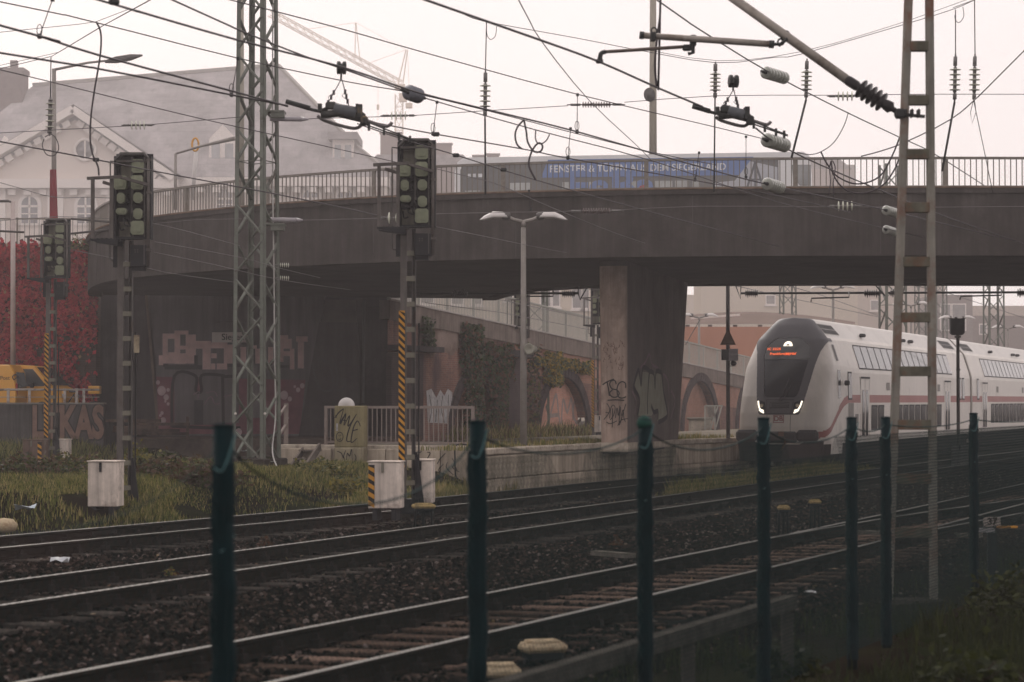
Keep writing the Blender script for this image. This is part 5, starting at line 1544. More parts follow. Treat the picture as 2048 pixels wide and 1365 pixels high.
patches(WA, rects([(228, 508, 260, 640), (260, 508, 300, 540), (205, 640, 262, 700), (262, 622, 300, 690), (300, 490, 335, 692), (335, 490, 385, 514), (368, 514, 430, 690), (335, 582, 368, 605), (335, 628, 368, 692), (430, 553, 522, 600), (470, 600, 520, 726), (522, 562, 622, 598), (522, 628, 556, 658), (522, 690, 548, 726), (600, 598, 620, 726), (556, 690, 600, 726), (620, 575, 660, 690), (700, 590, 735, 690), (760, 580, 800, 600), (760, 600, 775, 690), (790, 600, 830, 690), (868, 590, 900, 690), (930, 518, 962, 680), (962, 518, 990, 600), (990, 540, 1012, 600), (960, 615, 1000, 645), (1000, 600, 1028, 726), (1038, 525, 1108, 558), (1048, 558, 1085, 720)]), ab, m_paint_p, off=o5, sc=s5, lift=.005)
patches(WA, rects([(240, 700, 470, 726), (232, 690, 262, 712), (420, 640, 442, 700), (620, 690, 700, 712), (900, 700, 1000, 716)]), ab, m_paint_d, off=o5, sc=s5, lift=.006)
patches(WA, rects([(300, 768, 428, 1062), (465, 768, 590, 1062), (428, 858, 465, 912), (598, 770, 690, 1050), (765, 790, 838, 1020)]), ab, m_abut2, name='graffiti_fill', off=o5, sc=s5, lift=.007)
strokes(WA, [[(285, 1075), (300, 765), (428, 765), (430, 855), (465, 855), (465, 762), (590, 762), (600, 775)], [(592, 770), (597, 1060)], [(600, 770), (690, 765)], [(285, 1070), (560, 1082), (700, 1080)], [(765, 790), (838, 790), (838, 1020)]], .10, ab, m_paint_k, name='graffiti_outline', off=o5, sc=s5, lift=.009)
patches(WA, rects([(420, 912, 475, 1062)]), ab, m_paint_d, off=o5, sc=s5, lift=.010)
strokes(WA, [[(415, 880), (450, 860), (440, 900)], [(480, 940), (520, 890), (545, 935), (575, 930)], [(490, 870), (540, 860), (560, 890)], [(600, 890), (650, 880)]], .03, ab, m_paint_v, off=o5, sc=s5, lift=.010)
mb = MB()
for (a, b, r_) in ((200, 805, 12), (222, 855, 26), (250, 895, 16), (262, 850, 10), (225, 990, 10), (232, 1035, 17), (215, 1005, 8), (262, 935, 9), (245, 920, 7), (965, 882, 24), (1000, 905, 13), (1075, 825, 14), (1050, 850, 13), (1030, 830, 8), (940, 1000, 10), (985, 1020, 9), (690, 1105, 20)):
    x, z = WA.l(o5[0] + a / s5, o5[1] + b / s5); rr = r_ / s5 / FPX * AY
    mb.add([(x + rr * math.cos(t), -.011, z + rr * 1.15 * math.sin(t)) for t in np.linspace(0, 6.2, 14)], [list(range(14))], 0, False, WA.F)
mb.build('graffiti_bubble', M('spray_bubble', (.50, .38, .39), .85, var=.3), ab, world=True)
strokes(W3, [[(1140, 680), (1150, 760), (1190, 850), (1260, 840), (1250, 720)], [(1270, 680), (1290, 770), (1280, 850), (1330, 840), (1335, 780)], [(1180, 660), (1260, 700)], [(1300, 690), (1380, 670)]], .07, ab, M('spray_faint', (.075, .072, .078), .9), off=o5, sc=s5)
# old platform at the foot of the abutment
mb = MB(); mb.box((-11, 73.8, .25), (16, 4.4, .75)); mb.build('low_platform', M('low_platform', (.13, .10, .085), .9, var=.4, scale=2, dirt=(.05, .04, .035), dirt_amt=.4), label=None, kind='structure')
p = PY(375, 880, 71.2); MB().box((p.x, p.y, .95), (.08, .06, .75)).build('timber_post', m_timber, label='thin rusty post standing in front of the abutment graffiti', cat='post')
mb = MB()
for k in range(5): mb.box((PX(285, 70.5) + rnd.uniform(-.9, .9), 70.5 + rnd.uniform(-.3, .3), .80 + k * .10), (1.6 + rnd.random(), .2, .09), rot=(0, 0, rnd.uniform(-.08, .08)))
mb.build('timber_pile', m_timber, label='dark stack of old timber by the left foot of the abutment', cat='timber pile', kind='thing')
# station name board
sp = PY(465, 675, AY - .35)
ss = thing('station_sign', 'pale station name board reading Siegen hung on the dark abutment behind the lattice mast', 'sign', tuple(sp))
MB().box((0, 0, 0), (1.36, .05, .34), bev=.01).build('board', M('sign_pale', (.60, .54, .51), .7, var=.12, scale=3), ss)
v, f = text_mesh('Siegen', .30, Matrix.Translation((.02, -.028, .0)), .004, bold=.003); MB().add(v, f).build('lettering', M('sign_ink', (.02, .02, .025), .7), ss)
MB().tube([(-.45, -.2, .52), (.9, -.2, .50)], .02, 6).box((-.45, -.2, .50), (.10, .12, .10)).build('sign_lamp', m_frame, ss)
# ---------------------------------------------------------------- retaining wall with red creeper
m_brk_iv = M_brick('brick_brown', (.12, .070, .058), (.09, .052, .045), (.11, .09, .08))
IVY = 75.4
iw = thing('retaining_wall', 'high brick retaining wall overgrown with red creeper at the left', 'wall', (-24, IVY, 0))
wR = PX(192, IVY); wL = -46.0
MB().box(((wR + wL) / 2 + 24, .4, 3.45), (wR - wL, .8, 6.9)).build('brick_face', m_brk_iv, iw)
MB().box(((wR + wL) / 2 + 24, .35, 6.96), (wR - wL + .1, 1.0, .12)).build('coping', m_coping, iw)
cy = (PX(176, IVY - .1), 1.85 + (800 - 655) / FPX * IVY)
MB().box(((PX(112, IVY) + PX(182, IVY)) / 2 + 24, -.06, cy[1]), (PX(182, IVY) - PX(112, IVY), .12, .13)).build('stone_band', m_coping, iw)
fen = thing('street_fence', 'dark bar railing on top of the creeper covered wall', 'railing', (-16, IVY + .3, 7.02))
mb = MB()
for x in np.arange(wL, wR - .2, .16): mb.box((x + 16, 0, .42), (.018, .018, .8))
o = mb.build('bars', m_rail_b, fen); o['kind'] = 'stuff'
for x in np.arange(wR - .3, wL, -2.4): MB().box((x + 16, 0, .45), (.06, .05, .9)).build('post', m_rail_b, fen)
MB().box(((wL + wR) / 2 + 16, 0, .86), (wR - wL, .05, .05)).build('top_rail', m_rail_b, fen)
street = MB().box((-40, 95, 3.4), (50.6, 38, 6.9)); street.build('street_terrace', m_asph, kind='structure')
# creeper leaves
ivm = [leafmat('creeper_red', (.40, .040, .055)), leafmat('creeper_crimson', (.24, .022, .034)), leafmat('creeper_bright', (.36, .06, .055)), leafmat('creeper_dark', (.06, .012, .016)), leafmat('creeper_straw', (.30, .17, .10))]
iv = thing('creeper', 'dense dark red autumn creeper hanging over the retaining wall', 'creeper', (-17, IVY, 6.8))
rs = np.random.RandomState(5)
N = 34000
px = rs.uniform(-120, 196, N); py = rs.uniform(478, 815, N)
cov = np.ones(N)
cov -= .95 * ((px > 118) & (py > 668 + .25 * (px - 120)) & (py < 800)) * (1 - np.exp(-((px - 150 - 22 * np.sin(py * .05)) / 14) ** 2) * .8)
cov -= .7 * ((px > 66) & (px < 84) & (py > 690))
cov -= .6 * ((np.sin(px * .06 + py * .035) * np.sin(py * .045 - px * .02)) > .72)
cov = np.where(px > 185, cov * .6, cov)
cov = np.where(py < 498, cov * np.clip((py - 482 + 8 * np.sin(px * .3)) / 16, 0, 1), cov)
ok = rs.rand(N) < cov
px, py = px[ok], py[ok]; N = len(px)
X = (px - 1024) / FPX * IVY; Z = 1.85 + (800 - py) / FPX * IVY
bul = .10 + .16 * (np.sin(X * 2.2 + np.sin(Z * 1.9) * 1.5) * .5 + .5) + rs.rand(N) * .12
P = np.stack([X, IVY - bul, Z], 1)
a = rs.normal(0, 1, (N, 3)); a[:, 1] *= .5; a /= np.linalg.norm(a, axis=1)[:, None]
nrm = np.array([0, -1, .5]) + rs.normal(0, .45, (N, 3)); b = np.cross(a, nrm); b /= np.linalg.norm(b, axis=1)[:, None]
s = rs.uniform(.045, .10, N)[:, None]
Vv = np.stack([P - a * s, P + b * s * .8, P + a * s * .9, P - b * s * .8], 1).reshape(-1, 3) - np.array(iv.location)
Ff = (np.arange(N) * 4)[:, None] + np.arange(4)[None, :]
mi = rs.choice(5, N, p=[.42, .30, .12, .14, .02])
mesh_np('foliage', Vv, Ff, None, parent=iv, mats=ivm, mi=mi, kind='stuff')
mb = MB()
for k in range(26):
    x = rs.uniform(-22, wR - .3); z = rs.uniform(.8, 2.4)
    pts = [Vector((x, IVY - .03, z))]
    while pts[-1].z < 6.4: pts.append(pts[-1] + Vector((rs.uniform(-.35, .35), 0, rs.uniform(.4, .8))))
    mb.tube(pts, .018, 4)
o = mb.build('vine_stem', M('twig', (.05, .035, .025), .9), iv, world=True); o['kind'] = 'stuff'
# green weeds hanging over the bridge end
leaf_blob('hanging_plant', (PX(160, 70), 71.0, 6.55), (1.3, .5, .5), 700, .06, [b_brown, g_olive, b_green], 91, 'brown green plants growing along the bridge edge at its left end', 'plant')
# ---------------------------------------------------------------- low concrete wall, handrail, parking area
LY = 69.0
m_lw = M('low_wall_concrete', (0.105, 0.097, 0.095), .92, var=.35, scale=1.2, streak=.5, dirt=(.05, .045, .045), dirt_amt=.35, bump=.3)
lw = thing('low_wall', 'low dark concrete wall with brown bubble letter graffiti at the left', 'wall', (-16, LY, .3))
xR = PX(207, LY); xL = -34.0
MB().box(((xR + xL) / 2 + 16, .2, .67), (xR - xL, .4, 1.5)).build('wall_body', m_lw, lw)
MB().box(((xR + xL) / 2 + 16, .19, 1.44), (xR - xL + .05, .5, .05)).build('wall_cap', M('wall_cap_pale', (.20, .18, .16), .9, var=.3), lw)
def graf_letters(parent, word, W, px0, px1, py, h_px, Yd, fill, line, tilt=0.0):
    """fat letters with a dark outline, fitted between two photo columns"""
    x0, z = W.l(px0, py); x1, _ = W.l(px1, py); h = h_px / FPX * Yd
    v, f = text_mesh(word, h * 1.35, Matrix.Identity(4), .001, bold=.0)
    xs = [q.x for q in v]; sx = (x1 - x0) / (max(xs) - min(xs))
    for bold, mat_, lift, nm in ((h * .11, line, .005, 'graffiti_outline'), (h * .055, fill, .010, 'graffiti')):
        v, f = text_mesh(word, h * 1.35, W.F @ Matrix.Translation(((x0 + x1) / 2, -lift, z)) @ Matrix.Rotation(tilt, 4, 'Y') @ Matrix.Diagonal((sx, 1, 1, 1)), .002, bold=bold)
        MB().add(v, f).build(nm, mat_, parent, world=True)
WL = Wall((0, LY, 0), (1, 0))
graf_letters(lw, 'LTKAS', WL, 66, 205, 848, 66, LY, M('spray_dullbrown', (0.20, 0.125, 0.10), .85, var=.35, scale=3), m_paint_k)
MB().box((-19, 73.2, .60), (13.4, 7.4, 1.10)).build('parking_area', m_asph, kind='structure')
hr = thing('handrail', 'pale pipe handrail on short white posts on top of the low wall', 'handrail', (-14, LY + .15, 1.73))
m_hr = M('handrail_paint', (.42, .37, .34), .6, var=.3, scale=8, dirt=(.16, .11, .085), dirt_amt=.4)
for px_ in (-40, 14.5, 57, 97, 128, 152, 166):
    MB().box((PX(px_, LY) + 14, 0, .24), (.075, .05, .46)).build('post', m_hr, hr)
zt_ = 1.85 + 22 / FPX * LY - 1.73
MB().tube([(xL + 14, 0, zt_), (PX(197, LY) + 14, 0, zt_ - .03)], .033, 8).build('top_tube', m_hr, hr)
MB().tube([(xL + 14, -.02, .20), (PX(198, LY) + 14, -.02, .20)], .012, 6).build('lower_tube', m_hr, hr)
# ---------------------------------------------------------------- yellow vans
m_van = M('van_yellow', (0.62, 0.29, 0.025), .35, var=.10, scale=1.2, dirt=(.30, .17, .05), dirt_amt=.12, spec=.5)
m_vglass = M_glass('van_glass', (.035, .038, .042)); m_tyre = M('tyre', (.02, .02, .02), .8); m_plast = M('black_plastic', (.03, .03, .032), .6)
def van(loc, rz, label, text):
    t = thing('delivery_van', label, 'van', loc, rz, group='yellow delivery vans')
    w = .86
    prof = [(-2.15, .32), (-2.18, .85), (-2.10, 1.55), (-1.95, 1.78), (.35, 1.80), (.98, 1.75), (1.56, 1.12), (1.82, 1.0), (1.92, .72), (1.95, .35)]
    mb = MB(); n = len(prof)
    vs = []
    for sy, ins in ((-1, .06), (-1, 0), (1, 0), (1, .06)):
        for x, z in prof:
            lean = max(0, z - 1.0) * .10
            vs.append((x * (1 - ins * .35), sy * (w - lean - ins * .6) if ins else sy * (w - lean), z - (ins * .3 if z > 1 else -ins * .3)))
    # rings: outer left, inner left, inner right, outer right
    order = [0, 1, 2, 3]
    fs = [[n * 0 + k for k in range(n)], [n * 3 + k for k in range(n)][::-1]]
    ys = [-w, -w + .07, w - .07, w]
    vs = []
    for r_, y in enumerate(ys):
        for x, z in prof:
            edge = r_ in (0, 3); lean = max(0, z - 1.0) * .11
            yy = y + (lean if y < 0 else -lean)
            vs.append((x * (.985 if edge else 1), yy, z - .03 if (edge and z > 1.2) else z))
    for r_ in range(3):
        for k in range(n):
            k2 = (k + 1) % n; fs.append([r_ * n + k, (r_ + 1) * n + k, (r_ + 1) * n + k2, r_ * n + k2])
    mb.add(vs, fs); mb.build('body', m_van, t)
    for sy in (-1, 1):
        T_ = Matrix.Translation((0, sy * (w + .004), 0))
        def sidewin(poly, nm):
            m_ = MB(); vs = [(x, sy * (w + .006 - max(0, z - 1.0) * .11), z) for x, z in poly]
            m_.add(vs, [list(range(len(vs)))]); m_.build(nm, m_vglass, t)
        sidewin([(.0, 1.12), (1.40, 1.12), (.92, 1.66), (.0, 1.68)], 'side_window')
        sidewin([(-.95, 1.12), (-.06, 1.12), (-.06, 1.68), (-.95, 1.68)], 'side_window') if not text else None
        for x in (-1.38, 1.25):
            c = MB().lathe([(.30, -.10), (.325, -.07), (.325, .07), (.30, .10)], (x, sy * (w - .10), .32), (0, 1, 0), 16)
            wh = c.build('wheel', m_tyre, t)
            MB().lathe([(.19, 0), (.17, .02)], (x, sy * (w - .0), .32), (0, sy, 0), 12).build('rim', M('rim_grey', (.25, .25, .26), .4, metal=.6), wh)
        MB().box((.95, sy * (w + .10), 1.15), (.10, .18, .16), bev=.03).build('wing_mirror', m_plast, t)
        if text:
            sgn = -1 if sy > 0 else 1
            T_ = Matrix.Translation((-1.45, sy * (w + .004 - .05), 1.36)) @ (Matrix.Identity(4) if sy < 0 else Matrix.Rotation(math.pi, 4, 'Z'))
            v, f = text_mesh('Deutsche Post', .17, T_, .003); MB().add(v, f).build('lettering', m_plast, t)
            h = MB(); c = T_ @ Vector((.68, 0, .02)); h.tube([T_ @ Vector((.68 + .09 * math.cos(a), 0, .03 + .08 * math.sin(a))) for a in np.linspace(-.6, 4.2, 12)], .016, 5); h.tube([T_ @ Vector((.62, 0, -.06)), T_ @ Vector((.76, 0, .05))], .014, 5); h.build('horn_emblem', m_plast, t)
            v, f = text_mesh('DHL', .22, T_ @ Matrix.Translation((.05, 0, -.30)), .003, sx=1.7, bold=.006); MB().add(v, f).build('lettering', M('print_red', (.42, .02, .035), .5), t)
    m_ = MB(); m_.add([(1.01, -.70, 1.71), (1.55, -.80, 1.14), (1.55, .80, 1.14), (1.01, .70, 1.71)], [[0, 1, 2, 3]], 0, False, Matrix.Translation((.012, 0, .012))); m_.build('windscreen', m_vglass, t)
    m_ = MB(); m_.add([(-2.155, -.66, 1.05), (-2.155, .66, 1.05), (-2.09, .60, 1.55), (-2.09, -.60, 1.55)], [[0, 3, 2, 1]], 0, False, Matrix.Translation((-.012, 0, 0))); m_.build('rear_window', m_vglass, t)
    for sy in (-1, 1):
        MB().box((1.87, sy * .62, .80), (.12, .30, .16), bev=.04).build('headlight', M('lens_clear', (.5, .5, .5), .2), t)
        MB().box((-2.15, sy * .74, 1.0), (.06, .13, .40), bev=.02).build('tail_light', M('lens_red', (.35, .02, .02), .3), t)
    MB().box((1.93, 0, .42), (.14, 1.6, .2), bev=.05).box((-2.17, 0, .42), (.12, 1.6, .2), bev=.05).build('bumper', m_plast, t)
    return t
van((PX(50, 71.4) - 2.25, 71.4, 1.16), math.pi, 'yellow post van with lettering on its side, cut by the left edge', True)
van((PX(140, 73.0) - 1.80, 73.0, 1.16), R(-8), 'yellow van without lettering, facing right behind the post van', False)
# delivery bicycle with yellow boxes
cb = thing('cargo_bike', 'delivery bicycle with yellow boxes beside the vans at the creeper wall', 'bicycle', (PX(157, 72.2), 72.2, 1.16))
m_bk = M('bike_frame', (.05, .05, .055), .5)
for x in (-.50, .55):
    MB().tube([(x + .31 * math.cos(a), 0, .32 + .31 * math.sin(a)) for a in np.linspace(0, 6.283, 20)], .022, 5).build('wheel', m_tyre, cb)
MB().tube([(-.5, 0, .32), (-.15, 0, .85), (.42, 0, .82), (.0, 0, .33), (-.15, 0, .85)], .022, 6).tube([(.55, 0, .32), (.42, 0, 1.05), (.32, 0, 1.08)], .02, 6).tube([(.32, -.25, 1.08), (.36, 0, 1.08), (.32, .25, 1.08)], .014, 6).build('frame', m_bk, cb)
MB().box((-.16, 0, .95), (.26, .15, .06), bev=.02).build('saddle', m_bk, cb)
MB().box((.52, 0, 1.0), (.36, .34, .26), bev=.02).build('front_box', m_van, cb)
MB().box((-.55, 0, .86), (.28, .34, .2), bev=.02).build('rear_box', m_van, cb)
# ================================================================ PLATFORM FURNITURE
m_gal = M('galvanised', (0.26, 0.235, 0.215), .55, metal=.3, var=.2, scale=5, dirt=(.14, .11, .09), dirt_amt=.2)
m_lampw = M('lamp_white', (0.62, 0.58, 0.56), .4, var=.08, scale=3)
def twin_lamp(loc, H, label, rot=0.0, sc=1.0, group='twin platform lamps'):
    t = thing('platform_lamp', label, 'street lamp', loc, rot, group=group)
    MB().tube([(0, 0, 0), (0, 0, H * .45), (0, 0, H)], [.085, .072, .055], 12).build('pole', m_gal, t)
    mb = MB()
    for s in (-1, 1): mb.tube([(0, 0, H), (s * .22, 0, H + .05), (s * .38, 0, H + .12)], [.045, .045, .05], 8)
    mb.lathe([(.06, -.12), (.06, .03)], (0, 0, H), n=10)
    mb.build('arm', m_gal, t)
    for s in (-1, 1):
        mb = MB(); n = 12; vs = []; fs = []
        prof = [(0.0, .085, .07), (.12, .12, .085), (.35, .16, .09), (.55, .14, .06), (.66, .05, .0)]
        for (d, w, h) in prof:
            for k in range(9):
                a = math.pi * k / 8
                vs.append((s * (.36 + d), -w * math.cos(a), H + .10 + h * math.sin(a) * 1.6 - (.05 if d > .5 else 0)))
        for i in range(len(prof) - 1):
            for k in range(8): fs.append([i * 9 + k, i * 9 + k + 1, (i + 1) * 9 + k + 1, (i + 1) * 9 + k])
            fs.append([i * 9, (i + 1) * 9, (i + 1) * 9 + 8, i * 9 + 8])
        mb.add(vs, fs, 0, True); mb.build('lamp_head', m_lampw, t)
        MB().lathe([(.07, 0), (.09, .05), (.09, .16), (.06, .2)], (s * .30, 0, H + .13), (s, 0, .1), 10).build('head_joint', m_frame, t)
    return t
YL = 52.6
lampA = twin_lamp((PX(1047, YL), YL, .74), 1.85 + 356 / FPX * YL - .74, 'tall twin headed platform lamp left of the bridge pier')
sp = PY(1062, 700, YL - .12)
spk = thing('loudspeaker', 'small grey horn loudspeaker on the twin lamp pole', 'loudspeaker', tuple(sp))
MB().lathe([(.06, -.22), (.09, -.1), (.10, .02), (.13, .10), (.10, .10), (.02, .02)], (0, 0, .02), (-.45, -.85, 0), 14).build('horn', M('speaker_grey', (.30, .29, .24), .6), spk)
MB().tube([(-.19, .1, -.10), (.05, .05, -.10), (.06, .02, .0)], .02, 6).box((-.17, .1, -.08), (.05, .07, .16)).build('bracket', m_gal, spk)
# end railing of the platform
dU = (END_R - END_L).normalized()
rf = frame(END_L + Vector((0, 0, .82)) + Vector((dU.y, -dU.x, 0)) * -.12, (dU.x, dU.y))
er = thing('platform_railing', 'greyish pink bar railing at the end of the platform with the graffiti cabinet', 'railing', tuple(rf.translation), math.atan2(dU.y, dU.x))
m_prail = M('platform_railing_paint', (0.24, 0.195, 0.175), .6, metal=.1, var=.2, scale=6, dirt=(.12, .08, .06), dirt_amt=.2)
WR = Wall(rf.translation, (dU.x, dU.y))
xa = WR.l(652, 850)[0]; xb = WR.l(946, 850)[0]; zt_ = .86
MB().box(((xa + xb) / 2, 0, zt_), (xb - xa + .06, .06, .06)).build('top_rail', m_prail, er)
MB().box(((xa + xb) / 2, 0, .06), (xb - xa, .035, .035)).build('bottom_rail', m_prail, er)
for x in (xa, (xa * .48 + xb * .52), xb): MB().box((x, 0, zt_ / 2 - .03), (.065, .055, zt_ + .06)).build('post', m_prail, er)
fb = None
for x in np.arange(xa + .12, xb - .05, .118):
    if fb is None: fb = MB().box((0, 0, zt_ / 2 + .02), (.02, .02, zt_ - .08)).build('bar', m_prail, er); o = fb
    else: o = fb.copy(); COL.objects.link(o); o.parent = er
    o.location = (x, 0, 0)
# graffiti cabinet in front of the platform end
m_cab = M('cabinet_olive', (0.265, 0.225, 0.125), .75, var=.18, scale=2, streak=.35, dirt=(.13, .11, .07), dirt_amt=.2)
cd = Vector((dU.y, -dU.x, 0)); YCB = 51.55
cl = PX(669, YCB); cw = PX(730, YCB) - cl
gc = thing('control_cabinet', 'olive yellow control cabinet tagged NAME with a smiley face', 'cabinet', (cl, YCB, -.02), R(-9), group=None)
zt1 = 1.85 - 12 / FPX * YCB + .02; zm = 1.85 - 95 / FPX * YCB + .02
MB().box((cw / 2, .18, (zt1 + zm) / 2), (cw, .36, zt1 - zm), bev=.015).build('upper_box', m_cab, gc)
mb = MB()
for k in range(12): mb.box((cw * (k + .5) / 12, -.004, (zt1 + zm) / 2), (cw / 12 * .72, .012, zt1 - zm - .06))
mb.build('ribbed_door', m_cab, gc)
m_cab2 = M('cabinet_base_concrete', (0.29, 0.25, 0.17), .85, var=.25, scale=3, streak=.4)
MB().box((cw / 2, .18, zm * .62), (cw * 1.0, .38, zm * .76), bev=.015).build('base', m_cab2, gc)
for f0, f1 in ((.50, .97), (.27, .47)): MB().box((cw * .46, -.02, zm * (f0 + f1) / 2), (cw * .88, .03, zm * (f1 - f0)), bev=.01).build('base_panel', m_cab2, gc)
MB().box((cw * .52, .0, zm * .12), (cw * .55, .12, zm * .2)).build('base_opening', m_black, gc)
WC = Wall(gc.matrix_basis @ Vector((0, -.012, 0)), (math.cos(R(-9)), math.sin(R(-9))))
o1, s1_ = (640, 790), 5.0556
strokes(WC, [[(150, 235), (190, 180), (240, 140)], [(160, 205), (165, 232)], [(240, 140), (200, 290), (232, 235), (265, 190)], [(210, 300), (260, 190), (240, 310)], [(225, 255), (262, 262)], [(245, 310), (300, 210), (285, 320), (370, 195)], [(370, 195), (300, 330), (270, 460), (310, 470)], [(410, 320), (380, 265), (340, 330), (315, 480), (375, 440)], [(325, 365), (382, 350)]], .028, gc, m_paint_k, off=o1, sc=s1_, taper=True)
strokes(WC, [[(200 + 34 * math.cos(a), 425 + 46 * math.sin(a)) for a in np.linspace(0, 6.4, 16)], [(185, 445), (200, 455), (215, 440)]], .016, gc, m_paint_k, off=o1, sc=s1_)
patches(WC, rects([(190, 405, 196, 418), (207, 403, 213, 416)]), gc, m_paint_k, off=o1, sc=s1_)
patches(WC, rects([(163, 290, 182, 365)]), gc, m_paint_w, off=o1, sc=s1_)
WC2 = Wall(gc.matrix_basis @ Vector((0, -.05, 0)), (math.cos(R(-9)), math.sin(R(-9))))
strokes(WC2, [[(172, 570), (215, 590), (235, 640)], [(262, 560), (240, 620), (252, 668)], [(268, 660), (278, 590), (300, 620), (320, 550), (325, 640)], [(325, 640), (340, 690), (365, 640), (350, 600)], [(230, 728), (260, 690), (305, 685)]], .022, gc, m_paint_k, off=o1, sc=s1_, taper=True)
# tags on the end wall panels
WE2 = Wall(END_L + nE * .10, (dU.x, dU.y))
strokes(WE2, [[(970, 710), (975, 650), (985, 620)], [(980, 575), (1005, 585), (1030, 572)], [(1065, 710), (1090, 640), (1115, 590), (1080, 580)], [(1200, 660), (1235, 625), (1270, 590)], [(1185, 700), (1215, 650)], [(1335, 640), (1360, 690), (1345, 740), (1410, 780)], [(1370, 725), (1385, 760)], [(1250, 700), (1200, 760), (1240, 800)], [(1290, 680), (1280, 740), (1350, 810)]], .022, plat, m_paint_k, name='graffiti', off=o1, sc=s1_, taper=True)
MB().tube(smooth_path([PY(950, 893, 50.6), PY(925, 889, 50.7), PY(911, 893, 50.8), PY(910, 920, 50.8), PY(911, 950, 50.7), PY(915, 958, 50.4)], 4), .018, 6).build('drain_hose', m_cable, label='thin dark hose looped over the platform end wall', cat='hose')
WN = Wall(edge_r[0] + Vector((.02, -.06, 0)), tuple((edge_r[3] - edge_r[0]).normalized()[:2]))
strokes(WN, [[(977, 940), (983, 915), (990, 938), (995, 914)], [(997, 940), (1003, 917), (1007, 935)], [(1008, 938), (1012, 916), (1016, 930), (1019, 914)], [(1022, 914), (1020, 934)]], .05, plat, m_paint_k, name='graffiti')
graf_letters_ok = True
# shell shaped white plate and loudspeaker behind the railing
dm = thing('round_sign', 'white dome shaped plate showing above the railing behind the graffiti cabinet', 'sign', tuple(PY(693, 812, 53.5)))
MB().lathe([(.0, -.05), (.14, -.045), (.19, -.01), (.195, 0), (.0, 0)], (0, 0, 0), (0, 1, 0), 20).build('plate', m_lampw, dm)
MB().tube([(0, .03, 0), (0, .03, -1.25)], .03, 8).build('post', m_gal, dm)
# stairs with wooden stringers at the left corner of the platform
st = thing('platform_steps', 'weathered wooden steps with post and handrail at the left corner of the platform', 'steps', (PX(600, 51.5), 51.5, .2))
m_wood = M('weathered_wood', (.17, .145, .125), .85, var=.4, scale=5, streak=.2)
MB().bar(PY(640, 893, 51.8), PY(592, 965, 50.2), .05, .17).build('stringer', m_wood, st, world=True)
MB().bar(PY(612, 893, 52.6), PY(566, 960, 51.2), .05, .15).build('stringer', m_wood, st, world=True)
for k in range(4):
    f_ = (k + .5) / 4; a = PY(640, 893, 51.8).lerp(PY(592, 965, 50.2), f_); b = PY(612, 893, 52.6).lerp(PY(566, 960, 51.2), f_); MB().bar(a, b, .22, .035).build('tread', m_wood, st, world=True)
MB().box(PY(572, 850, 53.2), (.10, .08, 1.0)).build('post', m_prail, st, world=True)
MB().bar(PY(572, 812, 53.2), PY(558, 832, 52.4), .05, .05).bar(PY(572, 850, 53.2), PY(556, 874, 52.4), .05, .05).build('handrail', m_prail, st, world=True)
# pole with triangle sign, small screen and horn at the far end of the platform
YP = 68.6
tp = thing('sign_pole', 'dark pole with a triangular plate left of the train nose', 'pole', (PX(1456, YP), YP, .68))
MB().tube([(0, 0, 0), (0, 0, 6.2)], .06, 10).build('pole', m_frame, tp)
q = PY(1456, 690, YP - .12) - tp.location; r_ = .235
mb = MB(); P = [(-.24, -.0), (.24, 0), (.03, .44), (-.03, .44)]; mb.prism([(x + q.x, z + q.z - .005) for x, z in P], q.y, q.y + .03); mb.build('triangle_plate', M('triangle_brown', (.14, .085, .06), .7, var=.3, scale=5), tp)
mb = MB(); mb.prism([(x * .72 + q.x, .055 + z * .72 + q.z) for x, z in P], q.y - .006, q.y); mb.build('triangle_face', M('triangle_face', (.20, .12, .085), .7), tp)
q = PY(1458, 710, YP - .14) - tp.location
mb = MB().box((q.x - .12, q.y, q.z), (.22, .05, .33)); mb.build('dark_screen', M('screen_dark', (.03, .035, .04), .3), tp)
mb = MB().box((q.x + .13, q.y, q.z), (.28, .05, .36)); b_ = mb.build('segment_board', M('board_lilac', (.45, .42, .46), .6), tp)
v, f = text_mesh('Segment', .072, Matrix.Translation((q.x + .13, q.y - .028, q.z + .02)), .003); MB().add(v, f).build('lettering', M('board_print', (.75, .74, .76), .6), b_)
cm = thing('loudspeaker', 'dark camera-like horn on the pole under the little board', 'loudspeaker', tuple(PY(1468, 727, YP - .2)))
MB().lathe([(.05, -.12), (.075, 0), (.08, .10)], (0, 0, 0), (-.4, -.9, .05), 12).build('horn', m_dark, cm); MB().tube([(-.15, .15, -.08), (.05, .05, -.08), (.04, .03, -.02)], .016, 6).build('bracket', m_gal, cm)
# dark box signal on a thin pole right of the train
bx = thing('box_signal', 'dark square box signal on a thin pole in front of the second carriage', 'signal', (PX(1916, 66), 66, -.1))
MB().tube([(0, 0, 0), (0, 0, 4.0)], .05, 8).build('pole', m_steel, bx)
zq = 1.85 + (800 - 654) / FPX * 66 + .1
mb = MB(); w_, h_ = .20, .24; mb.prism([(-w_, h_), (w_, h_), (w_, -h_ + .06), (w_ * .7, -h_), (-w_ * .7, -h_), (-w_, -h_ + .06)], -.12, .12, Matrix.Translation((-.02, 0, zq))); mb.build('box', M('box_slate', (.045, .05, .058), .6), bx)
MB().box((0, 0, zq - .29), (.16, .16, .06)).box((-.05, 0, zq + .26), (.06, .1, .05)).build('collar', m_frame, bx)
MB().box((0, -.03, zq - 1.25), (.12, .03, .04)).build('clip', m_frame, bx)

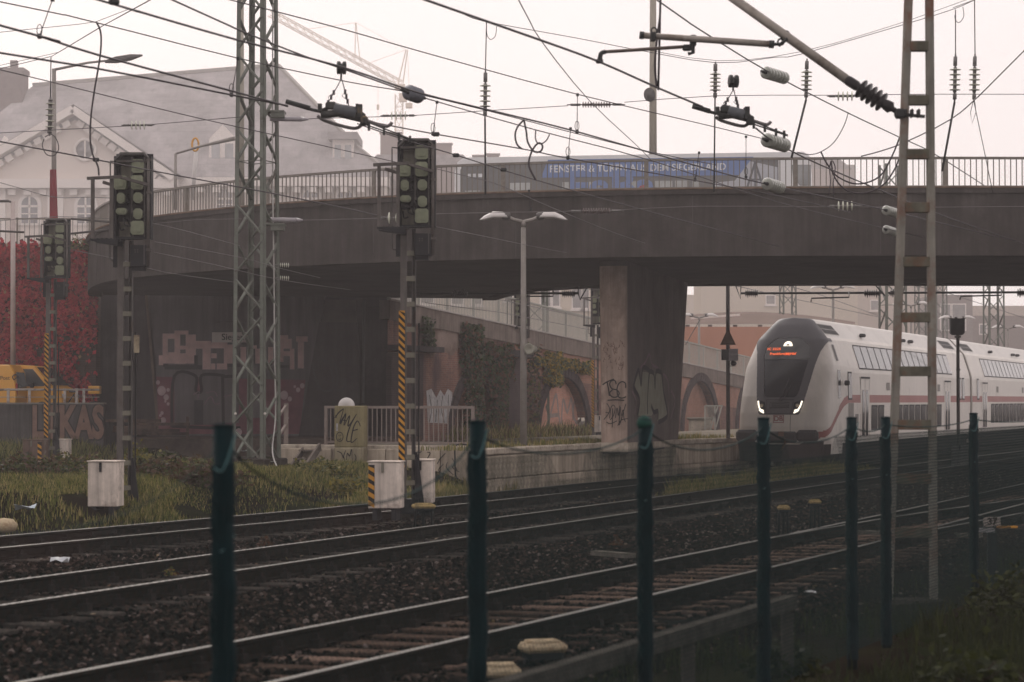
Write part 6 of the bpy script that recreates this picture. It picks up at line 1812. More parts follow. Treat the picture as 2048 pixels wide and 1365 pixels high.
# ================================================================ BRICK ARCADE WALL WITH RAMP, right of the abutment
AO = Vector((-4.1, 76.4, 0)); AD = (math.sin(R(TRAIN_DEG)), math.cos(R(TRAIN_DEG)))
aw = thing('arcade_wall', 'long brick arcade wall carrying the ramp, seen under the bridge', 'wall', tuple(AO), math.atan2(AD[1], AD[0]))
m_brk = M_brick('brick_dark_red', (.26, .135, .105), (.20, .105, .088), (.24, .20, .175), dirt=(.055, .045, .05), dirt_amt=.42)
m_brk_o = M_brick('brick_orange', (.40, .205, .15), (.34, .175, .13), (.34, .26, .22), dirt=(.16, .09, .075), dirt_amt=.15)
m_brk_d = M_brick('brick_soot', (.085, .062, .06), (.07, .05, .052), (.09, .08, .08), dirt=(.04, .036, .04), dirt_amt=.4)
WW = Wall(AO, AD)
def wtop(s): return float(np.interp(s, [-3, 0, 22, 46, 75], [5.3, 5.18, 4.2, 3.1, 1.9]))
ARCH = [(8.2, 2.7), (17.7, 3.0), (27.9, 3.0), (38.1, 3.0), (48.3, 3.0)]
def archz(s, grow=0.0):
    for c, r in ARCH:
        rr = r + grow
        if abs(s - c) < rr: return .35 + (2.40 + grow) * math.sqrt(1 - ((s - c) / rr) ** 2)
    return None
SSs = np.arange(-.2, 60, .25)
face = MB([m_brk, m_brk_o, m_brk_d]); infill = {0: MB(), 1: MB()}
for a, b in zip(SSs[:-1], SSs[1:]):
    za, zb = archz(a), archz(b)
    m_ = 0
    la = za if za is not None else -.5; lb_ = zb if zb is not None else -.5
    hi = [wtop(a) - .62, wtop(b) - .62]
    # upper band of brighter brick under the parapet, dark soot below
    for (l0, l1, h0, h1, mi) in ((max(la, hi[0] - 1.1), max(lb_, hi[1] - 1.1), hi[0], hi[1], 1 if a > 12 else 0), (la, lb_, max(la, hi[0] - 1.1), max(lb_, hi[1] - 1.1), 0)):
        if h0 - l0 > .01 or h1 - l1 > .01: face.add([(a, 0, l0), (b, 0, l1), (b, 0, h1), (a, 0, h0)], [[0, 1, 2, 3]], mi)
    if za is not None and zb is not None:
        face.add([(a, 0, za), (b, 0, zb), (b, .35, zb), (a, .35, za)], [[0, 3, 2, 1]], 0)
        (infill[1] if a < 22 and a > 12 else infill[0]).add([(a, .35, -.5), (b, .35, -.5), (b, .35, zb), (a, .35, za)], [[0, 1, 2, 3]])
face.build('brick_face', parent=aw)
infill[0].build('arch_infill', m_brk_o, aw); infill[1].build('arch_infill', M_brick('brick_pinkish', (.66, .34, .26), (.58, .29, .22), (.50, .36, .30), dirt=(.34, .19, .15), dirt_amt=.1), aw)
MB().add([(-.2, .02, 5), (60, .02, 2), (60, 3, 2), (-.2, 3, 5)], [[0, 1, 2, 3]]).build('ramp_deck', m_asph, aw)
vp = None
for c, r in ARCH:
    for k in range(26):
        a0 = math.pi * (k + .5) / 26
        rx, rz = r + .22, 2.40 + .22
        x = c - rx * math.cos(a0); z = .35 + rz * math.sin(a0)
        ang = math.atan2(rz * math.cos(a0), rx * math.sin(a0))
        if vp is None: vp = MB().box((0, 0, 0), (.33, .16, .44), bev=.012).build('voussoir', m_brk_d, aw); o = vp
        else: o = vp.copy(); COL.objects.link(o); o.parent = aw
        o.location = (x, -.02 + rnd.uniform(-.008, .008), z); o.rotation_euler = (0, -ang, 0)
pb = MB(); m_par = M('ramp_parapet', (.22, .18, .16), .9, var=.3, scale=1.5, streak=.3)
for a, b in zip(np.arange(-.2, 58, 2.2), np.arange(2.0, 60.2, 2.2)):
    pb.add([(a + .01, -.08, wtop(a) - .64), (b - .01, -.08, wtop(b) - .64), (b - .01, -.08, wtop(b)), (a + .01, -.08, wtop(a)), (a + .01, .3, wtop(a) - .64), (b - .01, .3, wtop(b) - .64), (b - .01, .3, wtop(b)), (a + .01, .3, wtop(a))], [[0, 1, 2, 3], [7, 6, 5, 4], [3, 2, 6, 7], [0, 4, 5, 1], [0, 3, 7, 4], [1, 5, 6, 2]])
o = pb.build('parapet_band', m_par, aw)
eb = MB()
for a, b in zip(np.arange(-.2, 58, 2.2), np.arange(2.0, 60.2, 2.2)): eb.bar((a, -.06, wtop(a) + .03), (b - .1, -.06, wtop(b) + .03), .12, .05)
eb.build('edge_line', M('edge_pale2', (.42, .38, .36), .8, var=.2), aw)
rr_ = thing('ramp_railing', 'pale bar railing descending along the ramp above the brick arches', 'railing', tuple(AO), aw.rotation_euler.z)
m_rr = M('ramp_railing_paint', (.36, .35, .315), .6, var=.15, scale=3)
mb = MB()
for s in np.arange(0, 60, .15): mb.box((s, .05, wtop(s) + .58), (.035, .022, 1.0))
o = mb.build('bars', m_rr, rr_); o['kind'] = 'stuff'
for s in np.arange(0, 60, 2.6): MB().box((s, .05, wtop(s) + .56), (.09, .07, 1.1)).build('post', m_rr, rr_)
mb = MB()
for s in np.arange(0, 58, 2): mb.bar((s, .05, wtop(s) + 1.10), (s + 2, .05, wtop(s + 2) + 1.10), .07, .06)
mb.build('top_rail', m_rr, rr_)
# pilaster and corbel near the abutment, plaster patches, white graffiti
def onwall(px0, py0, px1, py1, name, mat, parent, d0=.0, d1=-.12):
    (x0, z0), (x1, z1) = WW.l(px0, py0), WW.l(px1, py1)
    return MB().box(((x0 + x1) / 2, (d0 + d1) / 2, (z0 + z1) / 2), (abs(x1 - x0), abs(d1 - d0), abs(z1 - z0))).build(name, mat, parent)
onwall(775, 690, 868, 706, 'corbel', m_abut, aw, 0, -.40)
onwall(1000, 700, 1050, 716, 'corbel', m_abut, aw, 0, -.35)
onwall(772, 706, 836, 880, 'pilaster', m_brk_d, aw, 0, -.20)
onwall(1008, 716, 1040, 880, 'pilaster', m_brk_d, aw, 0, -.2)
m_pl = M('old_plaster', (.26, .20, .175), .9, var=.35, scale=1.2, dirt=(.12, .075, .06), dirt_amt=.5)
patches(WW, [[(848, 640), (880, 645), (915, 668), (920, 690), (905, 712), (880, 700), (862, 715), (850, 690)], [(945, 660), (985, 672), (988, 692), (955, 690)]], aw, m_pl, name='plaster_patch', lift=.012)
patches(WW, [[(852, 782), (862, 778), (872, 796), (880, 780), (888, 792), (895, 778), (904, 785), (902, 848), (855, 846)]], aw, m_paint_w, lift=.014)
strokes(WW, [[(858, 790), (862, 820), (858, 845)], [(874, 800), (870, 845)], [(884, 792), (882, 820), (888, 846)], [(896, 790), (894, 846)]], .05, aw, m_paint_k, name='graffiti_outline', lift=.018)
WI = Wall(WW.F @ Vector((0, .35, 0)), AD)
strokes(WI, [[(1096, 850), (1104, 815), (1112, 790), (1117, 830), (1120, 850)], [(1098, 832), (1118, 830)], [(1122, 848), (1126, 800), (1134, 825), (1142, 798), (1146, 840)], [(1160, 812), (1150, 800), (1146, 825), (1152, 845), (1162, 838)]], .16, aw, M('spray_palegrey', (.33, .27, .25), .85), lift=.01)
# creepers on the arcade wall
def wall_ivy(boxes, n, mats, probs, label, seed, size=.075):
    rs = np.random.RandomState(seed)
    t = thing('ivy', label, 'ivy', tuple(WW.F @ Vector((WW.l(boxes[0][0], boxes[0][1])[0], -.05, WW.l(boxes[0][0], boxes[0][3])[1]))), aw.rotation_euler.z)
    L = []
    for (x0, y0, x1, y1, w) in boxes:
        m_ = int(n * w); a, za = WW.l(x0, y0); b, zb = WW.l(x1, y1)
        u = rs.rand(m_); v_ = rs.rand(m_)
        edge = np.sin(np.pi * u) ** .5
        ok = rs.rand(m_) < edge * (.55 + .45 * np.sin(u * 9 + v_ * 7) ** 2)
        u, v_ = u[ok], v_[ok]
        L.append(np.stack([a + (b - a) * u + rs.normal(0, .05, len(u)), -.06 - .35 * rs.rand(len(u)) * edge[ok], zb + (za - zb) * v_ + .12 * np.sin(u * 11)], 1))
    P = np.concatenate(L) - np.array([WW.l(boxes[0][0], boxes[0][1])[0], -.05, WW.l(boxes[0][0], boxes[0][3])[1]])
    N = len(P); a = rs.normal(0, 1, (N, 3)); a /= np.linalg.norm(a, axis=1)[:, None]
    b = np.cross(a, np.array([0, -1, .4]) + rs.normal(0, .5, (N, 3))); b /= np.linalg.norm(b, axis=1)[:, None]
    s = (size * rs.uniform(.5, 1.3, N))[:, None]
    Vv = np.stack([P - a * s, P + b * s * .8, P + a * s, P - b * s * .8], 1).reshape(-1, 3)
    mesh_np('foliage', Vv, (np.arange(N) * 4)[:, None] + np.arange(4)[None, :], None, parent=t, mats=mats, mi=rs.choice(len(mats), N, p=probs), kind='stuff')
    return t
i_g = leafmat('ivy_green', (.062, .085, .040)); i_d = leafmat('ivy_dark', (.036, .045, .030)); i_r = leafmat('ivy_russet', (.14, .070, .050)); i_y = leafmat('ivy_yellow', (.30, .20, .035)); i_o = leafmat('ivy_olive', (.12, .12, .045))
wall_ivy([(916, 652, 958, 740, 1.0), (920, 720, 960, 862, .8)], 3800, [i_g, i_d, i_r], [.42, .33, .25], 'tall green ivy column on the brick wall left of the lamp', 41)
wall_ivy([(962, 690, 1024, 760, 1.0), (972, 740, 1008, 866, .9)], 3800, [i_g, i_d, i_r], [.36, .30, .34], 'broad ivy curtain, russet below, just left of the twin lamp pole', 42)
wall_ivy([(1082, 708, 1118, 770, 1.0), (1060, 720, 1150, 742, .6), (1140, 725, 1180, 745, .35)], 2600, [i_y, i_o, i_g], [.45, .35, .20], 'yellow autumn creeper over the arch right of the twin lamp', 43)
wall_ivy([(838, 640, 856, 700, 1.0)], 500, [i_g, i_d], [.6, .4], 'small ivy patch beside the middle signal on the brick wall', 44)
wall_ivy([(1030, 690, 1075, 850, 1.0)], 1300, [i_d, i_r, i_o], [.45, .3, .25], 'thin dark creeper around the far lattice mast foot', 45)
def area_far(rs, n):
    s = rs.uniform(4, 26, n); P = np.array([AO + Vector((AD[0] * a + AD[1] * b, AD[1] * a - AD[0] * b, 0)) for a, b in zip(s, rs.uniform(.2, 2.6, n))]); return P[:, 0], P[:, 1]
_gz = ground_z
def ground_z(X, Y): return np.full_like(X, .38)
blade_field('grass', area_far, 6000, .15, .5, [g_olive, g_green, g_straw, b_brown], 18, width=.02)
ground_z = _gz
# far signals, mast and catenary gear seen under the bridge
clone(sigA, (PX(1036, 88), 88, .05), label='hazy far signal left of the far lattice mast under the bridge', skip=('cabling', 'cable_pipe', 'lower_box_bolts', 'name_plate'))
clone(sigB, (PX(1190, 86), 86, .05), label='hazy far striped signal just left of the bridge pier', skip=('cabling', 'cable_pipe', 'lower_box_bolts'))
far = lattice_mast((PX(1070, 92), 92, .2), 9.0, .95, .75, R(10), 'far lattice mast behind the twin lamp, under the bridge', pitch=.95, leg=.10, extras=False)
cabinet((PX(1202, 82), 82, .55), (.42, .4, .60), R(-12), 'small white cabinet at the foot of the pier in the background')
def under_rig(px0, px1, py, Y, ins, label, steady):
    t = thing('catenary_rig', label, 'overhead line rig', tuple(PY((px0 + px1) / 2, py, Y)), group='insulated tubes under the bridge edge')
    MB().tube([PY(px0, py, Y), PY(px1, py - 1, Y)], .035, 8).build('tube', m_fit, t, world=True)
    for (a, b) in ins:
        p_, q_ = PY(a, py, Y), PY(b, py, Y); d = (q_ - p_); L = d.length; mb = MB()
        mb.lathe([(.04, 0)] + [z for k in range(7) for z in ((.06, L * (k + .2) / 7), (.15 if k in (1, 5) else .12, L * (k + .5) / 7), (.06, L * (k + .8) / 7))] + [(.04, L)], p_, d.normalized(), 10); mb.build('insulator', m_ins, t, world=True)
    for (a, b, c, d_) in steady: MB().tube([PY(a, b + 12, Y - .4), PY(a + 1, b + 5, Y - .4), PY(c, d_ + 3, Y - .4), PY(c, d_ - 8, Y - .2)], .025, 6).build('steady_arm', m_fit, t, world=True)
    return t
under_rig(840, 1158, 588, 68.6, [(905, 935), (1124, 1150)], 'dark insulated tube under the bridge edge left of the pier', [(1040, 588, 1106, 590)])
under_rig(1481, 1766, 587, 68.9, [(1490, 1516), (1728, 1760)], 'dark insulated tube under the bridge edge above the train nose', [(1622, 592, 1698, 592)])
under_rig(1776, 2070, 586, 69.2, [(1780, 1806), (2034, 2062)], 'dark insulated tube under the bridge edge at the right', [(1920, 588, 2003, 588)])
for pts, lb in [([(1470, 568), (1481, 598), (1482, 566)], 'V-shaped hanger at the left end of the tube above the train'), ([(1158, 570), (1156, 586), (1160, 600), (1176, 572)], 'V-shaped hanger at the right end of the tube left of the pier'), ([(1750, 570), (1770, 592)], 'short hanger stay at the lattice mast above the train')]:
    wire('hanger_rod', lb, 'hanger', pts, Y=68.7, r=.022, group='hanger rods', mat=m_fit)
for i, (pts, lb) in enumerate([([(1440, 565), (1550, 590), (1760, 635)], 'far contact wire above the train nose'), ([(1555, 566), (1640, 590), (1780, 640)], 'far messenger wire above the train roof'), ([(1830, 572), (1900, 588), (2060, 640)], 'far wire pair above the second carriage'), ([(880, 572), (1000, 600), (1190, 640)], 'far wire crossing the ramp railing under the bridge'), ([(850, 606), (1000, 625), (1190, 662)], 'second far wire crossing the ramp railing under the bridge'), ([(1400, 640), (1371, 690)], 'thin stay wire beside the pier')]):
    wire('far_wire', lb, 'wire', [(a, b, 72 + k * 12) for k, (a, b) in enumerate(pts)], r=.012, group=G, mat=m_cu2)
# ================================================================ DOUBLE DECK TRAIN
m_tw = M('train_white', (0.73, 0.665, 0.605), .38, var=.07, scale=.8, streak=.10, dirt=(.30, .26, .235), dirt_amt=.10, spec=.5)
m_troof = M('train_roof', (0.66, 0.62, 0.585), .45, var=.08, scale=.8, dirt=(.36, .31, .28), dirt_amt=.12)
m_mask = M('train_mask_slate', (0.095, 0.091, 0.100), .5, var=.08, scale=2, spec=.25)
m_panelk = M('train_panel_black', (0.020, 0.021, 0.024), .20, var=.1, scale=2, spec=.6)
m_red = M('train_stripe_red', (0.36, 0.12, 0.11), .4, var=.1, scale=1, streak=.1)
m_tglass = M_glass('train_glass', (.022, .024, .030), .10)
m_tglass.node_tree.nodes['Principled BSDF'].inputs['Specular IOR Level'].default_value = .25
m_tglass2 = M_glass('train_glass_upper', (.11, .115, .13), .04)
m_rubber = M('rubber', (.03, .03, .032), .6); m_under = M('underframe', (.028, .026, .026), .8, var=.3, scale=3)
m_led = M('lamp_led', (1.0, .90, .74), emit=1.5); m_led2 = M('display_orange', (1.0, .16, .05), emit=1.1)
m_grill = M('grille_grey', (.05, .05, .053), .6)
TW = 1.40
_zz = [0.35, .95, 2.0, 2.95, 3.15, 3.95, 4.55, 4.61, 4.63]
_ww = [1.34, 1.385, 1.40, 1.385, 1.355, 1.10, .56, .44, .0]
def hw(z): return float(np.interp(z, _zz, _ww))
def yf(z): return float(np.interp(z, [.35, .9, 1.3, 1.7, 2.2, 3.3, 3.95, 4.4, 4.63], [.28, .05, .0, .06, .28, .98, 1.42, 1.78, 2.05]))
def nose_pt(z, t):
    """t in -1..1 round the nose from one body side to the other; t = +-1 lies on the side at y = 3.4"""
    w = hw(z); R_ = float(np.interp(z, [.3, 2.2, 3.95, 4.63], [1.05, 1.05, .70, .25]))
    a = abs(t)
    if a < .8:
        u = a / .8 * math.pi / 2
        x = w * math.sin(u) ** .72; y = yf(z) + R_ * (1 - math.cos(u) ** .72)
        k = .8
    else:
        x = w; y = yf(z) + R_ + (3.4 - yf(z) - R_) * (a - .8) / .2
    return (math.copysign(x, t), y, z)
def zstripe(y): return float(np.interp(y, [.3, .55, 1.0, 1.6, 2.2, 2.8, 3.3, 3.9, 99], [1.04, 1.08, 1.24, 1.52, 1.82, 2.03, 2.11, 2.13, 2.13]))
def mask_hw(z): return float(np.interp(z, [1.62, 1.72, 2.2, 3.15, 3.55, 3.9, 4.0], [.56, .64, .75, .90, .98, 1.12, 1.4]))
def cls(x, y, z):
    """which part a spot on the cab belongs to"""
    ax_ = abs(x)
    if z >= 1.64 and ax_ < mask_hw(z) and y < 2.35 and (z < 3.98 or y < yf(z) + float(np.interp(z, [3.95, 4.6], [.55, .36]))): 
        ww_ = float(np.interp(z, [2.18, 2.3, 3.3], [.46, .53, .69]))
        if 2.18 < z <= 3.34 and ax_ < ww_: return 'windscreen'
        pw = float(np.interp(z, [3.34, 3.75, 3.98], [.72, .68, .40]))
        if 3.34 < z < 3.98 and ax_ < pw: return 'display_panel'
        return 'front_mask'
    if ax_ > .35 and abs(z - zstripe(y)) < (.125 if y > 2 else .10) and y > .25: return 'red_stripe'
    if z > 4.05: return 'roof'
    return 'body'
CLSMAT = {'windscreen': m_tglass, 'display_panel': m_panelk, 'front_mask': m_mask, 'red_stripe': m_red, 'roof': m_troof, 'body': m_tw}
tr_rot = -R(TRAIN_DEG)
def train_frame(y0): return Vector(NOSE) + Vector((math.sin(R(TRAIN_DEG)), math.cos(R(TRAIN_DEG)), 0)) * y0
cab = thing('train_carriage', 'leading double deck carriage with dark cab front, lit headlights and red stripe', 'train', NOSE, tr_rot, group='carriages of the white double deck train')
bm = {k: MB() for k in CLSMAT}
zs = list(np.arange(.76, 1.6, .035)) + list(np.arange(1.6, 4.15, .026)) + [4.2, 4.28, 4.36, 4.42, 4.48, 4.53, 4.57, 4.60, 4.62, 4.63]
ts = np.concatenate([np.linspace(-1, -.8, 48)[:-1], np.linspace(-.8, .8, 181), np.linspace(.8, 1, 48)[1:]])
grid = [[Vector(nose_pt(z, t)) for t in ts] for z in zs]
PUSH = {'windscreen': -.012, 'display_panel': -.004, 'front_mask': .006, 'red_stripe': .002, 'roof': 0, 'body': 0}
idx = {k: {} for k in CLSMAT}
for i in range(len(zs) - 1):
    for j in range(len(ts) - 1):
        q = [(i, j), (i, j + 1), (i + 1, j + 1), (i + 1, j)]
        c = sum((grid[a][b] for a, b in q), Vector()) / 4
        k = cls(c.x, c.y, c.z)
        mb = bm[k]; f = []
        for key in q:
            if key not in idx[k]:
                p = grid[key[0]][key[1]]; a, b = key
                n_ = (grid[a][min(b + 1, len(ts) - 1)] - grid[a][max(b - 1, 0)]).cross(grid[min(a + 1, len(zs) - 1)][b] - grid[max(a - 1, 0)][b])
                n_ = n_.normalized() if n_.length > 1e-9 else Vector((0, 0, 1))
                idx[k][key] = len(mb.v); mb.v.append(tuple(p + n_ * PUSH[k]))
            f.append(idx[k][key])
        mb.f.append(f); mb.mi.append(0); mb.sm.append(True)
# straight part of the carriage: section swept from y = 3.4 to the end
def hull(mbs, y0, y1, dy=1.0):
    zl = [.74, .95, 1.6, 2.005, 2.255, 2.95, 3.1, 3.25, 3.45, 3.6, 3.8, 3.95, 4.05, 4.2, 4.32, 4.42, 4.55, 4.61, 4.63]
    for s in (-1, 1):
        for z0, z1 in zip(zl[:-1], zl[1:]):
            k = 'red_stripe' if (z0 == 2.005) else ('roof' if z0 >= 4.05 else 'body')
            w0, w1 = hw(z0), hw(z1)
            vs = [(s * w0, y0, z0), (s * w0, y1, z0), (s * w1, y1, z1), (s * w1, y0, z1)]
            mbs[k].add(vs, [[0, 1, 2, 3] if s > 0 else [3, 2, 1, 0]], 0, z0 >= 2.95)
    for y in (y0, y1):
        P = [(s * hw(z), z) for s in (1,) for z in zl] + [(-hw(z), z) for z in zl[::-1]]
        if y == y1: mbs['body'].add([(x, y, z) for x, z in P], [list(range(len(P)))])
CAR = 27.0
hull(bm, 3.4, CAR)
for k, mb in bm.items(): mb.build(k, CLSMAT[k], cab)
def side_pt(y, z, d=.012): return (hw(z) + d, y, z)
def side_panel(mb, y0, y1, z0, z1, d=.012, s=1, n=1):
    zsx = np.linspace(z0, z1, n + 1); 
    for a, b in zip(zsx[:-1], zsx[1:]):
        vs = [(s * (hw(a) + d), y0, a), (s * (hw(a) + d), y1, a), (s * (hw(b) + d), y1, b), (s * (hw(b) + d), y0, b)]
        mb.add(vs, [[0, 1, 2, 3] if s > 0 else [3, 2, 1, 0]], 0, False)
def dress(t, lead):
    y_up0 = 5.2 if lead else 3.4
    for s in (1, -1):
        y = y_up0
        for k in range(16 if lead else 17):
            if y > CAR - 4.2: break
            fr = MB(); side_panel(fr, y, y + 1.06, 3.08, 3.86, .008, s, 5); f_ = fr.build('upper_window', m_rubber, t)
            pn = MB(); side_panel(pn, y + .045, y + 1.015, 3.12, 3.82, .016, s, 5); pn.build('pane', m_tglass2, f_)
            y += 1.10
        y = 8.6 if lead else 6.2
        lo = [6.95, 8.05] if lead else []
        lo += list(np.arange(10.2 if lead else 5.0, CAR - 7.5, 1.12))
        for y in lo:
            fr = MB(); side_panel(fr, y, y + 1.02, 1.10, 1.93, .006, s, 1); f_ = fr.build('lower_window', m_rubber, t)
            pn = MB(); side_panel(pn, y + .05, y + .97, 1.15, 1.88, .014, s, 1); pn.build('pane', m_tglass, f_)
        doors = [5.25, CAR - 6.2] if lead else [2.6, CAR - 4.2]
        for y in doors:
            d_ = MB(); side_panel(d_, y, y + 1.40, .78, 2.78, .010, s, 2); dd = d_.build('door', m_tw, t)
            g_ = MB()
            for a in (.24, .80): side_panel(g_, y + a, y + a + .36, .95, 2.42, .018, s, 2)
            g_.build('door_glass', m_tglass, dd)
            l_ = MB()
            for a in (-.02, .69, 1.39): side_panel(l_, y + a, y + a + .03, .78, 2.78, .016, s, 1)
            side_panel(l_, y - .02, y + 1.42, 2.78, 2.84, .03, s, 1); l_.build('door_seal', m_rubber, dd)
        for y in ([3.35] if lead else [1.2]) + [CAR - 2.9, CAR - 2.1]:
            fr = MB(); side_panel(fr, y, y + .62, 2.10, 2.98, .008, s, 1); f_ = fr.build('end_window', m_rubber, t)
            pn = MB(); side_panel(pn, y + .05, y + .57, 2.15, 2.93, .016, s, 1); pn.build('pane', m_tglass, f_)
        g_ = MB()
        for y in ([9.5, 19.3] if lead else [6.6, 14.5, 20.4]): side_panel(g_, y, y + .55, 2.42, 2.68, .012, s, 1)
        if lead: side_panel(g_, 4.4, 4.9, 1.35, 1.65, .012, s, 1); side_panel(g_, 3.4, 4.2, 1.3, 2.0, .006, s, 1)
        g_.build('vent', M('train_vent', (.26, .235, .215), .5), t)
        for y in ([2.6] if lead else [.6]) + [CAR - 3.6]:
            if lead and y < 4: y0, y1 = 2.15, 4.3
            else: y0, y1 = y, y + 2.6
            r_ = MB(); side_panel(r_, y0, y1, 4.14, 4.46, .012, s, 2); gr = r_.build('roof_grille', M('roof_grille_back', (.42, .39, .37), .5), t)
            b_ = MB()
            for k in range(14): 
                a = y0 + .05 + (y1 - y0 - .1) * k / 14; side_panel(b_, a, a + (y1 - y0) / 14 * .66, 4.155, 4.285, .02, s, 1); side_panel(b_, a, a + (y1 - y0) / 14 * .66, 4.305, 4.44, .02, s, 1)
            b_.build('grille_slots', m_grill, gr)
        v_ = MB()
        for y in (7.6, 14.6, 16.1): v_.box((s * .98, y, 4.22), (.18, .26, .12), bev=.03)
        v_.build('roof_cap', m_grill, t)
        j_ = MB()
        for y in np.arange(4.8 if lead else 2.4, CAR - 2, 6.1): side_panel(j_, y, y + .014, .5, 2.0, .005, s, 1)
        j_.build('panel_joint', M('joint_grey', (.25, .23, .21), .6), t)
    m_ = MB(); m_.box((0, CAR / 2 + 1, .46), (2.62, CAR - 3, .56)); m_.build('underframe', m_under, t)
    for yb in (4.0, CAR - 3.6):
        bg = MB(); bg.box((0, yb, .55), (2.5, 3.2, .45), bev=.05); b_ = bg.build('bogie', m_under, t)
        for dy in (-1.2, 1.2):
            w_ = MB(); w_.lathe([(.44, -.78), (.46, -.72), (.46, -.64)], (0, yb + dy, .46), (1, 0, 0), 18); w_.lathe([(.46, .64), (.46, .72), (.44, .78)], (0, yb + dy, .46), (1, 0, 0), 18); w_.build('wheelset', m_rail, b_)
    e_ = MB()
    P = [(hw(z) + .03, z) for z in (.5, 1.5, 2.95, 3.25, 3.6, 3.95, 4.2, 4.42, 4.55)]
    full = P + [(-x, z) for x, z in P[::-1]]
    e_.prism(full, CAR - .03, CAR + .06); e_.build('end_frame', M('end_frame_grey', (.20, .18, .17), .6), t)
    ga = MB(); ga.prism([(x * .92, .2 + z * .93) for x, z in full], CAR + .06, CAR + .42); ga.build('gangway', m_rubber, t)
dress(cab, True)
# cab details
def front_pt(x, z, d=.02):
    w = hw(z); best = None
    u = math.asin(min(1, (abs(x) / w)) ** (1 / .72)); t_ = u / (math.pi / 2) * .8
    p = Vector(nose_pt(z, math.copysign(t_, x) if x else 0)); return Vector((p.x, p.y - d, p.z))
def front_patch(polyxz, name, mat, d, parent=cab):
    n = len(polyxz); c = (sum(p[0] for p in polyxz) / n, sum(p[1] for p in polyxz) / n)
    mb = MB(); vs = [front_pt(*c, d)] + [front_pt(x, z, d) for x, z in polyxz]
    mb.add(vs, [[0, k + 1, (k + 1) % n + 1] for k in range(n)]); return mb.build(name, mat, parent)
def densify(P, k=4):
    out = []
    for i in range(len(P)):
        a = P[i]; b = P[(i + 1) % len(P)]
        for j in range(k): out.append((a[0] + (b[0] - a[0]) * j / k, a[1] + (b[1] - a[1]) * j / k))
    return out
for s in (-1, 1):
    hl = front_patch(densify([(s * .72, 2.12), (s * .45, 2.02), (s * .40, 1.72), (s * .49, 1.66), (s * .60, 1.74), (s * .67, 1.92)]), 'headlight', m_panelk, .03)
    mb = MB()
    mb.tube([front_pt(s * .675, 2.06, .045), front_pt(s * .635, 1.90, .045), front_pt(s * .565, 1.76, .045), front_pt(s * .46, 1.71, .045)], .024, 8)
    mb.tube([front_pt(s * .60, 1.80, .05), front_pt(s * .48, 1.76, .05)], .036, 8)
    mb.build('lamp_strip', m_led, hl)
    MB().lathe([(.055, 0), (.045, .03), (.0, .035)], front_pt(s * .545, 1.93, .035), (0, -1, .2), 12).build('lens', M('lens_warm', (.5, .42, .33), .2), hl)
a_ = [(.14 * math.cos(t), 3.74 + .15 * math.sin(t)) for t in np.linspace(0, math.pi, 10)]
tl = front_patch(a_, 'top_lamp', m_led, .03)
front_patch([(.06 * math.cos(t), 3.755 + .05 * math.sin(t)) for t in np.linspace(0, math.pi, 8)], 'lamp_core', m_panelk, .045)
vt = MB()
for z in (2.02, 1.97, 1.92, 1.87): 
    pts = [front_pt(x, z, .025) for x in np.linspace(-.30, .30, 7)]; vt.tube(pts, .012, 5)
vt.build('front_grille', m_grill, cab)
MB().tube([front_pt(x, z, .014) for x, z in densify([(-.42, 2.10), (.42, 2.10), (.36, 1.68), (-.36, 1.68)], 5)] + [front_pt(-.42, 2.10, .014)], .007, 4).build('hatch_line', m_panelk, cab)
for x in (-.36, .36): MB().tube([front_pt(x, z, .012) for z in np.linspace(1.64, 1.1, 6)], .006, 4).build('nose_joint', m_rubber, cab)
w_ = MB().tube([front_pt(-.02, 2.05, .06), front_pt(.10, 2.35, .06), front_pt(.20, 2.75, .05)], .014, 5).tube([front_pt(.04, 2.05, .07), front_pt(.20, 2.28, .07), front_pt(.30, 2.55, .05)], .018, 5); w_.build('wiper', m_rubber, cab)
# DB badge
bd = front_patch(densify([(-.165, 1.645), (.165, 1.645), (.165, 1.405), (-.165, 1.405)], 3), 'badge', m_red, .012)
front_patch(densify([(-.145, 1.625), (.145, 1.625), (.145, 1.425), (-.145, 1.425)], 3), 'badge_field', m_troof, .018)
p0 = front_pt(0, 1.525, .024)
v, f = text_mesh('DB', .215, Matrix.Translation(p0), .006, bold=.006); MB().add(v, f).build('badge_lettering', m_red, cab)
# destination display
tilt = math.atan2(yf(3.6) - yf(3.45), .15)
for txt, x, z, sz, sx_ in (('IC 2225', -.42, 3.65, .12, 1.1), ('Frankfurt(M)Hbf', -.12, 3.50, .125, .98)):
    T_ = Matrix.Translation(front_pt(x, z, .022)) @ Matrix.Rotation(-tilt, 4, 'X')
    v, f = text_mesh(txt, sz, T_, .004, sx=sx_, bold=.001); MB().add(v, f).build('display_lettering', m_led2, cab)
# driver's desk and seat seen dimly through the screen
for s in (1,):
    g = MB(); side_panel(g, 1.92, 2.32, 2.15, 3.02, .012, s, 4); side_panel(g, 1.92, 2.32, 2.15, 3.02, .012, -s, 4); g.build('cab_window', m_tglass, cab)
    MB().box((1.50, 2.75, 2.62), (.16, .12, .16), bev=.03).build('camera_mirror', m_grill, cab)
    g = MB(); side_panel(g, 2.1, 2.4, 3.30, 3.80, .010, 1, 4); g.build('side_slot', M('slot_grey', (.16, .15, .15), .5), cab)
